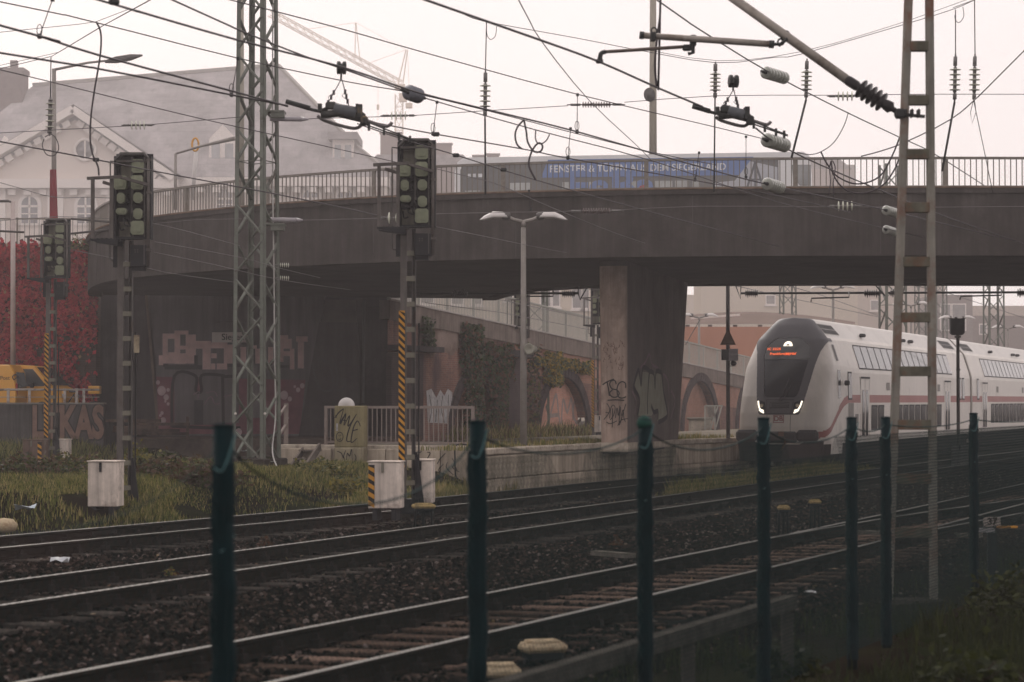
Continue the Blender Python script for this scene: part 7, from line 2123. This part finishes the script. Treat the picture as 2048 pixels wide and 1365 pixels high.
# bumpers, coupler recess, plough
mb = MB().box((0, .12, .98), (1.10, .34, .34), bev=.05); mb.build('coupler_recess', m_rubber, cab)
for s in (-1, 1):
    mb = MB().box((s * .93, -.16, 1.02), (.66, .22, .36), bev=.08); mb.tube([(s * .93, -.05, 1.02), (s * .93, .5, 1.02)], .14, 10); mb.build('buffer', m_rubber, cab)
MB().prism([(-1.22, .25), (1.22, .25), (1.30, .86), (-1.30, .86)], .15, .40).build('obstacle_deflector', m_under, cab)
MB().box((.10, -.02, 1.08), (.16, .12, .14)).tube([(.2, 0, 1.05), (.22, -.06, .8), (.1, -.05, .6)], .03, 6).build('coupling_hook', M('hook_brown', (.14, .07, .04), .7), cab)
mb = MB()
for s in (1, -1): side_panel(mb, 1.0, 2.6, .45, .86, .02, s, 1)
mb.build('side_skirt', m_tw, cab)
# second and third carriage
cm_ = {k: MB() for k in ('body', 'roof', 'red_stripe')}
car2 = thing('train_carriage', 'second double deck carriage of the train with orange glow in its door glass', 'train', tuple(train_frame(CAR + .48)), tr_rot, group='carriages of the white double deck train')
hull(cm_, 0, CAR)
P_ = [(hw(z), z) for z in (.35, .95, 2, 2.95, 3.25, 3.6, 3.95, 4.2, 4.42, 4.55, 4.63)]; P_ = P_ + [(-x, z) for x, z in P_[::-1]]
cm_['body'].add([(x, 0, z) for x, z in P_], [list(range(len(P_)))[::-1]])
for k, mb in cm_.items(): mb.build(k, CLSMAT[k], car2)
dress(car2, False)
clone(car2, tuple(train_frame(2 * (CAR + .48))), label='third double deck carriage farthest down the platform')
# ================================================================ BUS ON THE BRIDGE
m_busw = M('bus_white', (.78, .76, .76), .35, var=.06); m_busgl = M_glass('bus_glass', (.055, .055, .06), .08); m_busb = M('bus_blue', (.21, .27, .46), .45, var=.06); m_busl = M('bus_pale', (.50, .50, .53), .5, var=.1)
bl = PY(908, 380, 63.6); br = PY(1622, 380, 62.2); bd_ = Vector((br.x - bl.x, br.y - bl.y, 0)); BLn = bd_.length
bus = thing('city_bus', 'white city bus with blue window advert crossing the bridge', 'bus', (bl.x, bl.y, BZ0 + .43), math.atan2(bd_.y, bd_.x))
H_ = 1.85 + 492 / FPX * 62.9 - (BZ0 + .43)
WB = Wall((bl.x, bl.y, 0), (bd_.x, bd_.y))
z0b = BZ0 + .43
def bz(px, py): x, z = WB.l(px, py); return x, z - z0b
prof = [(0.05, .32), (0, 1.0), (.02, H_ - .45), (.10, H_ - .14), (.28, H_ - .02), (BLn - .2, H_), (BLn - .04, H_ - .12), (BLn, H_ - .4), (BLn, .4), (BLn - .1, .32)]
MB().prism(prof, 0, 2.5).build('body', m_busw, bus)
def bpanel(poly, name, mat, d=.012, parent=bus): 
    m_ = MB(); m_.add([(x, -d, z) for x, z in poly], [list(range(len(poly)))]); return m_.build(name, mat, parent)
zb_, zt_b = .95, H_ - .22
bpanel([(.18, .6), (bz(1557, 320)[0], .6), (bz(1557, 320)[0], zt_b), (.25, zt_b - .02), (.18, zt_b - .15)], 'side_glass', M('bus_wrap_grey', (.21, .205, .205), .3, var=.12), .008)
for k, (a, b) in enumerate([(1018, 1060), (1125, 1160), (1178, 1200), (1262, 1300), (1310, 1345), (1350, 1375), (1385, 1400)]):
    x0, x1 = bz(a, 360)[0], bz(b, 360)[0]
    o_ = bpanel([(x0, 1.35), (x1, 1.35), (x1, 2.2), (x0, 2.2)], 'side_window', M_glass('bus_window_pale', (.42, .42, .41), .2), .014)
for a, b in ((1040, 1062), (930, 960)): bpanel([(bz(a, 360)[0], 1.3), (bz(b, 360)[0], 1.3), (bz(b, 360)[0], 2.0), (bz(a, 360)[0], 2.0)], 'side_window', M_glass('bus_window_pale', (.42, .42, .41), .2), .014)
# blue band along the top with white words
x0, x1 = bz(1082, 330)[0], bz(1500, 330)[0]
bpanel([(x0, zt_b - .40), (x1 - .25, zt_b - .40), (x1 + .1, zt_b + .1), (x0 + .2, zt_b + .1)], 'blue_band', m_busb, .018)
def bus_text(txt, xa, xb, z, size, mat, d, bold=0.0):
    v, f = text_mesh(txt, size, Matrix.Identity(4), .002, bold=bold); xs = [q.x for q in v]; s_ = (xb - xa) / (max(xs) - min(xs)); c = (max(xs) + min(xs)) / 2
    v = [Vector(((q.x - c) * s_ + (xa + xb) / 2, q.y - d, q.z + z)) for q in v]
    return MB().add(v, f).build('lettering', mat, bus)
bus_text('FENSTER & TÜREN AUS DEM SIEGERLAND', bz(1100, 330)[0], bz(1452, 322)[0], zt_b - .17, .27, M('print_white', (.74, .74, .76), .5), .024, .004)
bus_text('FeBa', bz(1138, 360)[0], bz(1312, 360)[0], 2.04, 1.15, m_busb, .026, .03)
bpanel([(bz(1274, 360)[0], 1.3), (bz(1302, 360)[0], 1.3), (bz(1300, 350)[0], 2.15), (bz(1280, 350)[0], 2.15)], 'red_badge', M('print_pinkred', (.50, .14, .16), .5), .024)
# half timbered house picture at the rear half
xa, xb = bz(1420, 350)[0], bz(1555, 350)[0]
bpanel([(xa, .7), (xb, .7), (xb, zt_b - .2), (bz(1500, 320)[0], zt_b - .02), (bz(1470, 335)[0], zt_b - .55), (bz(1430, 345)[0], zt_b - .6)], 'house_picture', m_busl, .020)
mb = MB(); rb = random.Random(3)
hx0, hx1 = bz(1465, 350)[0], bz(1556, 350)[0]; hm = (hx0 + hx1) / 2; zt2 = zt_b - .05
for t_ in np.linspace(0, 1, 7):
    x = hx0 + (hx1 - hx0) * t_; top_ = .7 + (zt2 - .7) * (1 - abs(2 * t_ - 1)); mb.bar((x, -.025, .7), (x, -.025, top_), .05, .004)
for z in (1.0, 1.4, 1.8, 2.2):
    f_ = 1 - (z - .7) / (zt2 - .7); mb.bar((hm - (hx1 - hx0) / 2 * f_, -.0262, z), (hm + (hx1 - hx0) / 2 * f_, -.0262, z), .004, .05)
for s in (-1, 1): mb.bar((hm + s * (hx1 - hx0) / 2, -.0274, .7), (hm, -.0274, zt2), .004, .06); mb.bar((hm + s * .8, -.0286, .75), (hm + s * .3, -.0286, 1.4), .004, .05)
mb.build('timber_print', M('timber_print', (.20, .20, .21), .6), bus)
rear = [bz(1583, 330), bz(1622, 330), bz(1622, 372), bz(1600, 372), bz(1586, 355)]
bpanel(rear, 'rear_glass', M_glass('bus_window_grey', (.30, .30, .30), .2), .014)
MB().box((.02, -.10, 1.35), (.16, .16, 1.0), bev=.06).box((.18, -.10, 1.45), (.12, .12, .7), bev=.05).build('wing_mirror', m_plast, bus)
for x in (2.0, BLn - 3.0):
    for y in (.18, 2.32): MB().lathe([(.42, -.14), (.47, -.1), (.47, .1), (.42, .14)], (x, y, .47), (0, 1, 0), 18).build('wheel', m_tyre, bus)
for a, b in ((936, 942), (946, 952), (954, 966)): bpanel([(bz(a, 340)[0], zt_b - .36), (bz(b, 340)[0], zt_b - .36), (bz(b, 340)[0], zt_b - .26), (bz(a, 340)[0], zt_b - .26)], 'display_segment', MATS['print_white'], .02)

# ================================================================ STREET POLES
def pole(px, ytop, ybot, Y, r, label, cat='pole', mat=None, taper=.8):
    a = PY(px, ybot, Y); b = PY(px, ytop, Y)
    t = thing('street_pole', label, cat, tuple(a))
    MB().tube([(0, 0, 0), tuple(b - a)], [r, r * taper], 10).build('pole', mat or m_gal, t); return t
m_beige = M('pole_beige', (.33, .30, .25), .6, metal=.1, var=.15, scale=2)
bp = pole(1306, -60, 380, 70, .125, 'thick pale pole rising from behind the bus to the top edge', mat=m_beige)
c = PY(1299, 190, 69.8) - bp.location; MB().lathe([(.21, -.03), (.22, 0), (.21, .03)], tuple(c), (.6, -.8, 0), 18).tube([tuple(c), (0, 0, c.z)], .03, 6).build('round_plate', m_frame, bp)
pole(481, -60, 420, 78, .14, 'pale pole directly behind the green lattice mast', mat=m_beige)
lp = pole(108, 138, 445, 82, .095, 'street lamp with a long arm in front of the mansion gable', 'street lamp', m_gal)
a = PY(108, 140, 82) - lp.location
MB().tube([tuple(a), tuple(PY(175, 126, 82) - lp.location), tuple(PY(212, 122, 82) - lp.location)], [.05, .045, .04], 8).build('arm', m_gal, lp)
mb = MB(); p0_ = PY(210, 124, 82) - lp.location; p1_ = PY(285, 111, 82) - lp.location; mb.tube([tuple(p0_), tuple(p0_.lerp(p1_, .3)), tuple(p0_.lerp(p1_, .7)), tuple(p1_)], [.05, .13, .12, .03], 8); mb.build('lamp_head', m_frame, lp)
MB().tube([PY(106, 340, 81.8) - lp.location, PY(107, 445, 81.8) - lp.location], [.12, .16], 7, smooth=False).build('creeper_wrap', ivm[1], lp)
lq = pole(351, 308, 420, 88, .07, 'thin lamp pole with a slim arm left of the dormer', 'street lamp', m_gal)
MB().tube([tuple(PY(351, 308, 88) - lq.location), tuple(PY(400, 293, 88) - lq.location), tuple(PY(470, 277, 88) - lq.location)], [.04, .05, .09], 7).build('arm', m_gal, lq)
yl = thing('wreath_pole', 'leaning white pole carrying a yellow wreath in front of the mansion roof', 'pole', tuple(PY(385, 400, 90)))
MB().tube([(0, 0, 0), tuple(PY(393, 290, 90) - yl.location)], .08, 8).build('pole', m_lampw, yl)
c = PY(391, 290, 90) - yl.location; MB().tube([(c.x + .13 * math.cos(a), -.05, c.z + .26 * math.sin(a)) for a in np.linspace(0, 6.28, 16)], .045, 6).build('wreath', m_van, yl)
pk = pole(26, 403, 735, 74.5, .085, 'pinkish pole with a small lamp in front of the red creeper', 'street lamp', M('pole_pinkish', (.46, .38, .36), .6, var=.2, scale=3), .9)
c = PY(26, 403, 74.5) - pk.location; MB().tube([(0, 0, c.z - .05), (-.25, -.05, c.z + .02)], .04, 6).box((-.3, -.05, c.z), (.35, .16, .08), bev=.03).build('lamp_head', m_frame, pk)
for (x0, y0, x1, y1, lb) in [(0, 630, 48, 633, 'short dark tube entering from the left edge over the creeper'), (142, 438, 240, 446, 'tube strut to the right of the smallest signal, upper'), (140, 468, 236, 458, 'tube strut to the right of the smallest signal, lower')]:
    MB().tube([PY(x0 - (30 if x0 == 0 else 0), y0 * (1 if x0 else .738), 54) if x0 else PY(-30, 461, 54), PY(x1, y1 if x0 else 465, 54)], .028, 6).build('tube_strut', m_frame, label=lb, cat='strut')

# ================================================================ MANSION IN THE MIST
m_roof = M_brick('slate_roof', (.34, .31, .31), (.29, .265, .265), (.22, .20, .20), bw=.7, bh=.42, dirt=(.17, .155, .155), dirt_amt=.15)
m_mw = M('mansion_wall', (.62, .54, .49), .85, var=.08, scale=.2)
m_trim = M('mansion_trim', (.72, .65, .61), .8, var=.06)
m_mgl = M_glass('mansion_glass', (.09, .09, .10), .12)
YG = 128.0
mn = thing('mansion', 'large pale mansion with steep slate roof, pediment and arched windows in the mist', 'building', (PX(300, YG), YG, 0.0))
O = mn.location
def mp(px, py, Y): return PY(px, py, Y) - O
ze = mp(0, 356, YG).z
xw0, xw1 = mp(-150, 350, YG).x, mp(765, 350, YG).x
MB().box(((xw0 + xw1) / 2, 7, ze / 2), (xw1 - xw0, 13.4, ze)).build('wall', m_mw, mn)
mb = MB()
rz = 1.85 + 655 / FPX * (YG + 7); rx0 = mp(66, 160, YG + 7).x; rx1 = mp(556, 140, YG + 7).x
e0, e1 = xw0 - .6, xw1 + .6
zk = ze + 1.9                                                     # flared eaves: kink line
def ring(x0, x1, y0, y1, z): return [(x0, y0, z), (x1, y0, z), (x1, y1, z), (x0, y1, z)]
A_ = ring(e0, e1, -.6, 14.6, ze); B_ = ring(e0 + 2.2, e1 - 2.2, 1.0, 13.0, zk); Rg = [(rx0, 7, rz - .75), (rx1, 7, rz + .45)]
mb.add(A_ + B_ + Rg, [[0, 1, 5, 4], [1, 2, 6, 5], [2, 3, 7, 6], [3, 0, 4, 7], [4, 5, 9, 8], [5, 6, 9], [6, 7, 8, 9], [7, 4, 8], [3, 2, 1, 0]])
roof = mb.build('roof', m_roof, mn)
MB().bar((rx0, 7, rz - .7), (rx1, 7, rz + .5), .3, .2).bar((rx1, 7, rz + .5), (e1 - 2.2, 1.0, zk + .06), .22, .15).bar((e1 - 2.2, 1.0, zk + .06), (e1, -.6, ze + .08), .2, .15).build('ridge_cap', m_gal, roof)
MB().box((mp(26, 200, YG + 6).x, 6, rz - 3.2), (mp(52, 0, YG).x - mp(0, 0, YG).x, 1.6, 6.2)).box((mp(26, 200, YG + 6).x, 6, rz - .05), (1.6, 1.75, .25)).box((mp(28, 200, YG + 6).x, 6, rz + .3), (.4, .4, .6)).build('chimney', M('chimney_brick', (.13, .095, .09), .9), roof)
MB().box(((xw0 + xw1) / 2, -.35, ze - .28), (xw1 - xw0 + .8, .75, .5)).build('cornice', m_trim, mn)
dn = MB()
for x in np.arange(xw0 + .3, xw1, .9): dn.box((x, -.40, ze - .72), (.42, .5, .3))
dn.build('dentils', m_trim, mn)
# pediment wing
gx0, gx1 = mp(-85, 0, YG - 2.4).x, mp(352, 0, YG - 2.4).x; ga = mp(150, 222, YG - 2.4); gz = mp(0, 362, YG - 2.4).z; gxc = ga.x
MB().prism([(gx0 + .7, 0), (gx1 - .7, 0), (gx1 - .7, gz), (gxc, ga.z - .5), (gx0 + .7, gz)], -2.4, 7).build('gable_wall', m_mw, mn)
for sx in (gx0, gx1):
    mb = MB(); mb.bar((sx, -2.75, gz + .1), (gxc, -2.75, ga.z), .9, .42); mb.build('raking_cornice', m_trim, mn)
    mb = MB()
    for k in range(12):
        f_ = (k + .7) / 12.5; mb.box((sx + (gxc - sx) * f_ + 0, -2.6, gz + (ga.z - gz) * f_ - .55), (.42, .4, .34), rot=(0, math.atan2(-(ga.z - gz), (gxc - sx)) if sx < gxc else math.atan2((ga.z - gz), -(gxc - sx)), 0))
    mb.build('dentils', m_trim, mn)
    mb = MB(); o_ = .35 if sx == gx0 else -.35
    mb.add([(sx - o_, -2.9, gz + .28), (gxc, -2.9, ga.z + .30), (gxc, 8.5, ga.z + .30), (sx - o_, 6, gz + .28)], [[0, 1, 2, 3]]); mb.build('wing_roof', m_roof, mn)
MB().box(((gx0 + gx1) / 2, -2.65, gz - .2), (gx1 - gx0 + .3, .7, .5)).build('cornice', m_trim, mn)
dn = MB()
for x in np.arange(gx0 + .6, gx1 - .3, .85): dn.box((x, -2.55, gz - .66), (.4, .45, .3))
dn.build('dentils', m_trim, mn)
c = mp(170, 300, YG - 2.5)
ow = MB().lathe([(.66, 0), (.66, .12), (.50, .14), (.50, .05)], (c.x, -2.4, c.z), (0, -1, 0), 22).build('oculus_window', m_trim, mn)
MB().lathe([(.50, 0), (.50, .02)], (c.x, -2.46, c.z), (0, -1, 0), 22).build('pane', m_mgl, ow)
MB().box((c.x, -2.52, c.z), (.08, .06, 1.0)).build('glazing_bar', m_trim, ow)
def arch_win(px, pyt, pyb, wpx, Y, yl):
    c = mp(px, (pyt + pyb) / 2, Y); w = wpx / FPX * Y / 2; zt = mp(px, pyt, Y).z; zb = mp(px, pyb, Y).z; zs = zt - w
    P = [(c.x - w, zb), (c.x + w, zb)] + [(c.x + w * math.cos(a), zs + w * math.sin(a)) for a in np.linspace(0, math.pi, 13)]
    Q = [(c.x - w * 1.45, zb - .12), (c.x + w * 1.45, zb - .12)] + [(c.x + w * 1.45 * math.cos(a), zs + w * 1.45 * math.sin(a)) for a in np.linspace(0, math.pi, 13)]
    f_ = MB(); f_.prism(Q, yl - .10, yl); wn = f_.build('arched_window', m_trim, mn)
    g_ = MB(); g_.prism(P, yl - .125, yl - .10); g_.build('pane', m_mgl, wn)
    b_ = MB(); b_.box((c.x, yl - .15, (zb + zt) / 2), (.10, .04, zt - zb)).box((c.x, yl - .15, zs - .1), (2 * w, .04, .12)).box((c.x, yl - .15, (zb + zs) / 2), (2 * w, .04, .06)); b_.build('glazing_bar', m_trim, wn)
for px_ in (60, 172, -30, 270): arch_win(px_, 394, 447, 32, YG - 2.4, -2.42)
for px_ in (450, 540, 622, 690): arch_win(px_, 380, 425, 30, YG, -.02)
pl = MB()
for px_ in (5, 108, 120, 225): pl.box((mp(px_, 0, YG - 2.4).x, -2.52, gz * .5), (.55, .22, gz))
pl.build('pilaster', m_trim, mn)
def dormer(px, py0, py1, wpx, Y, gab):
    a = mp(px - wpx / 2, py1, Y); b = mp(px + wpx / 2, py0, Y); y = Y - YG
    d_ = MB()
    if gab: d_.prism([(a.x, a.z), (b.x, a.z), (b.x, b.z), ((a.x + b.x) / 2, b.z + .8), (a.x, b.z)], y, y + 4)
    else: d_.box(((a.x + b.x) / 2, y + 2, (a.z + b.z) / 2), (b.x - a.x, 4, b.z - a.z))
    dd = d_.build('dormer', m_trim, roof)
    for k in range(2):
        xx = a.x + (b.x - a.x) * (k + .5) / 2; g_ = MB(); g_.box((xx, y - .04, (a.z + b.z) / 2 - .05), ((b.x - a.x) * .30, .06, (b.z - a.z) * .66)); g_.build('dormer_window', M_glass('mansion_glass_pale', (.25, .25, .26), .15), dd)
    if not gab: MB().box(((a.x + b.x) / 2, y + 1.8, b.z + .2), (b.x - a.x + .5, 4.5, .4)).build('dormer_roof', m_roof, dd)
dormer(445, 278, 324, 54, YG + .4, True); dormer(686, 280, 331, 42, YG + .4, False); dormer(8, 300, 325, 32, YG + .7, True)
bpy.context.view_layer.update()
MK = 2.3
mn.scale = (MK, MK, MK); mn.location = (PX(300, YG * MK), YG * MK, CAM_Z * (1 - MK))
# chimneys and low houses behind the bridge
def block(px0, py0, px1, Y, label, mat, zbase=0.0, extra=None, depth=8):
    a = PY(px0, py0, Y); b = PY(px1, py0, Y)
    t = thing('house', label, 'building', ((a.x + b.x) / 2, Y, zbase))
    w = b.x - a.x
    MB().box((0, depth / 2, (a.z - zbase) / 2), (w, depth, a.z - zbase)).build('wall', mat, t)
    return t, w, a.z - zbase
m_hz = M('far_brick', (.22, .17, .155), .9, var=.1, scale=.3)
for (p0_, q0, p1_, Y, lb, rh) in [(757, 335, 800, 310, 'misty house block with a wide chimney right of the mansion', 0), (860, 330, 905, 320, 'misty pale chimney block right of the middle signal', 0)]:
    t, w, h = block(p0_, q0, p1_, Y, lb, m_hz)
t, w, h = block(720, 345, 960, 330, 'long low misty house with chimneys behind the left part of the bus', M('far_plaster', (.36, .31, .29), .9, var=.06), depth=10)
MB().prism([(-w / 2 - .4, h), (w / 2 + .4, h), (w / 2 - 2.5, h + 2.6), (-w / 2 + 2.5, h + 2.6)], 0, 9).build('roof', m_roof, t)
for (a, b, c) in ((758, 800, 262), (866, 902, 284), (945, 968, 308), (973, 998, 305), (1020, 1044, 313)):
    p_ = PY((a + b) / 2, c, 330) - t.location; MB().box((p_.x, 4, (p_.z + h) / 2), ((b - a) / FPX * 330, 1.4, p_.z - h)).box((p_.x, 4, p_.z + .1), ((b - a) / FPX * 330 + .3, 1.7, .2)).build('chimney', m_hz, t)
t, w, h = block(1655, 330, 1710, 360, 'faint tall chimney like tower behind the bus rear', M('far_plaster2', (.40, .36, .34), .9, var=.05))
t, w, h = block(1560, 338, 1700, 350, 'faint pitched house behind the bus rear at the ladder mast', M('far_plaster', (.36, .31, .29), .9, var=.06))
MB().prism([(-w / 2 - .3, h), (w / 2 + .3, h), (w / 2 - 1.8, h + 1.7), (-w / 2 + 1.8, h + 1.7)], 0, 8).build('roof', m_roof, t)
# tower crane
YK = 450.0
cr = thing('tower_crane', 'faint yellowish tower crane with a long sloping lattice jib in the fog', 'crane', tuple(PY(798, 340, YK)))
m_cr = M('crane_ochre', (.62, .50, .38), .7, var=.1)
def truss(p, q, w, n, name, up=(0, 0, 1), r=.09):
    p, q = Vector(p), Vector(q); d = (q - p).normalized(); s = d.cross(Vector(up)).normalized(); u = s.cross(d)
    mb = MB(); C_ = [(-w / 2, -w / 2), (w / 2, -w / 2), (w / 2, w / 2), (-w / 2, w / 2)]
    for a, b in C_: mb.bar(p + s * a + u * b, q + s * a + u * b, r, r)
    L = (q - p).length
    for k in range(n):
        a0, a1 = p + d * L * k / n, p + d * L * (k + 1) / n
        for i in range(4):
            (xa, ya), (xb, yb) = C_[i], C_[(i + 1) % 4]
            mb.bar(a0 + s * xa + u * ya, a1 + s * xb + u * yb, r * .6, r * .6)
            mb.bar(a0 + s * xa + u * ya, a0 + s * xb + u * yb, r * .6, r * .6)
    return mb.build(name, m_cr, cr, world=True)
truss(PY(798, 760, YK), PY(798, 190, YK), 1.5, 24, 'tower', up=(0, 1, 0), r=.16)
truss(PY(800, 168, YK), PY(540, 26, YK - 12), 1.2, 16, 'jib', r=.13)
MB().box(PY(800, 175, YK), (2.0, 2, 1.0)).box(PY(806, 196, YK), (1.5, 1.8, 1.6)).build('cab', m_cr, cr, world=True)
MB().bar(PY(796, 168, YK), PY(812, 100, YK), .2).bar(PY(806, 168, YK), PY(815, 100, YK), .2).bar(PY(710, 118, YK - 4), PY(711, 46, YK - 4), .16).bar(PY(720, 122, YK - 4), PY(712, 46, YK - 4), .16).build('a_frame', m_cr, cr, world=True)
MB().bar(PY(812, 100, YK), PY(740, 126, YK - 3), .08).bar(PY(711, 46, YK - 4), PY(605, 60, YK - 9), .08).bar(PY(712, 46, YK - 4), PY(812, 100, YK), .05).bar(PY(815, 100, YK), PY(820, 210, YK), .07).build('pendant_rope', m_cr, cr, world=True)
MB().bar(PY(756, 150, YK - 2), PY(756, 240, YK - 2), .06).box(PY(756, 215, YK - 2), (.5, .5, 1.0)).build('hook_block', m_cr, cr, world=True)
MB().box(PY(818, 212, YK), (1.3, 1.6, .9)).build('counterweight', m_cr, cr, world=True)

# ================================================================ BUILDINGS AND STATION BEYOND THE BRIDGE
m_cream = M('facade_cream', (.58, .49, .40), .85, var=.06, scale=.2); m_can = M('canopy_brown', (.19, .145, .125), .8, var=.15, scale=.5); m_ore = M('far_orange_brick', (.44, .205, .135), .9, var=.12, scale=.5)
m_fgl = M_glass('far_glass', (.20, .18, .17), .25)
def facade(px0, px1, pyt, Y, label, mat, wins, depth=12, zb=-.3, sills=True):
    a = PY(px0, pyt, Y); b = PY(px1, pyt, Y)
    t = thing('building', label, 'building', ((a.x + b.x) / 2, Y, zb))
    MB().box((0, depth / 2, (a.z - zb) / 2), (b.x - a.x, depth, a.z - zb)).build('wall', mat, t)
    for (x0, y0, x1, y1) in wins:
        p_, q_ = PY(x0, y0, Y) - t.location, PY(x1, y1, Y) - t.location
        f_ = MB().box(((p_.x + q_.x) / 2, -.04, (p_.z + q_.z) / 2), (q_.x - p_.x + .3, .10, p_.z - q_.z + .3)).build('window', m_trim, t)
        MB().box(((p_.x + q_.x) / 2, -.10, (p_.z + q_.z) / 2), (q_.x - p_.x, .04, p_.z - q_.z)).build('pane', m_fgl, f_)
        if sills: MB().box(((p_.x + q_.x) / 2, -.16, q_.z - .25), (q_.x - p_.x + .6, .3, .18)).build('sill', m_trim, f_)
    return t
facade(830, 1235, 520, 230, 'cream house front with tall windows above the ramp under the bridge', m_cream, [(842, 560, 866, 606), (905, 560, 925, 608), (945, 560, 962, 608), (1082, 560, 1100, 612), (1106, 560, 1118, 612), (1146, 560, 1162, 616), (1166, 560, 1176, 616), (1010, 560, 1024, 600)])
facade(1402, 1715, 540, 300, 'plain cream building with one small window above the train nose', m_cream, [(1533, 592, 1549, 608)])
facade(1715, 1890, 560, 330, 'hazy beige building behind the ladder mast', M('facade_beige', (.48, .40, .345), .85, var=.06), [(1742, 602, 1756, 620), (1660, 600, 1670, 616)], sills=True)
ft = facade(1868, 1945, 590, 290, 'grey hazy tower block with dark glazing behind the box signal', M('facade_grey', (.27, .225, .21), .85, var=.08), [(1882, 610, 1900, 660), (1905, 610, 1930, 660)], sills=False)
facade(1940, 2160, 612, 340, 'pale wide station hall at the right edge', M('facade_beige', (.48, .40, .345), .85, var=.06), [(1950, 640, 1985, 690), (1995, 640, 2040, 690)], sills=False)
facade(1870, 2160, 632, 310, 'brown lower hall wing in front of the station hall', M('hall_brown', (.23, .18, .16), .85, var=.1), [(1960, 650, 1972, 668)], sills=False)
facade(1330, 1405, 590, 390, 'faint pale house with flat roof beside the pier', m_cream, [(1408, 600, 1426, 614)])
# round roofed canopy and orange wall
cn = thing('station_canopy', 'wide brown rounded canopy roof behind the train nose', 'canopy', tuple(PY(1530, 650, 150)))
mb = MB(); vs = []
for k in range(13):
    f_ = k / 12; px_ = 1330 + 380 * f_; arc = math.sin(math.pi * min(1, .18 + f_ * .75)); 
    for (yy, Yq) in ((651 - 2, 142), (650 - 22 * arc, 146), (650 - 26 * arc, 160)): vs.append(PY(px_, yy, Yq))
for k in range(12):
    for j in range(2): mb.f.append([k * 3 + j, (k + 1) * 3 + j, (k + 1) * 3 + j + 1, k * 3 + j + 1]); mb.mi.append(0); mb.sm.append(False)
mb.v = [tuple(v) for v in vs]; mb.build('roof', m_can, cn, world=True)
mb = MB()
for (px_, yy) in ((1375, 652), (1420, 652), (1470, 652), (1520, 652), (1700, 652)): mb.bar(PY(px_, 650, 143), PY(px_, 790, 143), .25)
mb.build('column', m_can, cn, world=True)
mb = MB(); mb.bar(PY(1382, 637, 141.5), PY(1480, 630, 141.5), .1, .12).build('edge_strip', m_trim, cn, world=True)
ow_ = facade(1340, 1560, 654, 134, 'orange brick wall behind the pole with the triangular plate', m_ore, [], depth=3, sills=False)
# far station: masts, twin lamps, rig
for (px_, Y, H, lb) in [(1786, 96, 12, 'hazy lattice mast just left of the ladder mast above the train'), (1576, 150, 14, 'faint lattice mast above the train nose'), (1988, 128, 13, 'hazy lattice mast above the second carriage at the right'), (1845, 170, 14, 'very faint lattice mast between the ladder mast uprights'), (1880, 176, 14, 'very faint lattice mast right of the ladder mast')]:
    z = -.2; lattice_mast((PX(px_, Y), Y, z), H, .9, .8, R(12), lb, pitch=1.0, leg=.10, extras=False)
for (px_, py, Y, sc, lb) in [(1666, 580, 100, 1, 'hazy twin lamp standing above the train roof'), (1398, 636, 118, 1, 'hazy twin lamp behind the pole with the triangular plate'), (1822, 612, 120, 1, 'hazy twin lamp seen through the ladder mast'), (1914, 640, 125, 1, 'hazy twin lamp behind the box signal'), (2016, 658, 140, 1, 'faint twin lamp at the right edge of the train roof')]:
    p_ = PY(px_, py, Y); 
    t_ = clone(lampA, (p_.x, p_.y, p_.z - (1.85 + 356 / FPX * YL - .74)), label=lb)
bpy.context.view_layer.update()
# stairs railing and small hut beyond the pier
hs = thing('stair_railing', 'hazy pale stair railing beyond the pier left of the pole', 'railing', tuple(PY(1425, 862, 90)))
mb = MB()
for (a, b, c, d_) in [(1410, 812, 1410, 860), (1444, 812, 1430, 862), (1436, 812, 1420, 862), (1410, 812, 1446, 812), (1430, 812, 1430, 862)]: mb.bar(PY(a, b, 90), PY(c, d_, 90), .05)
mb.build('frame', m_rr, hs, world=True)
mb = MB()
for k in range(9): mb.bar(PY(1411 + k * 2.2, 813, 90.2), PY(1411 + k * 2.2, 858, 90.2), .02)
o = mb.build('bars', m_rr, hs, world=True); o['kind'] = 'stuff'
bxh = thing('low_hut', 'low pale concrete box beside the stair railing beyond the pier', 'hut', tuple(PY(1400, 866, 91)))
MB().box((0, 0, .25), (.85, .8, .55), bev=.03).build('box', m_coping, bxh); MB().box((0, 0, .57), (1.0, .95, .10), bev=.02).build('lid', m_conc_top, bxh)
# ================================================================ HAZE
m_h = bpy.data.materials.new('haze'); m_h.use_nodes = True
t = m_h.node_tree; t.nodes.clear()
out = t.nodes.new('ShaderNodeOutputMaterial'); pv = t.nodes.new('ShaderNodeVolumePrincipled')
pv.inputs['Color'].default_value = (0.95, 0.89, 0.90, 1)
pv.inputs['Density'].default_value = HAZE_DENSITY
pv.inputs['Anisotropy'].default_value = 0.5
t.links.new(pv.outputs[0], out.inputs['Volume'])
hz = MB().box((0, 305, 40), (1000, 830, 84)).build('haze', m_h); hz['kind'] = 'stuff'
hz.display_type = 'WIRE'
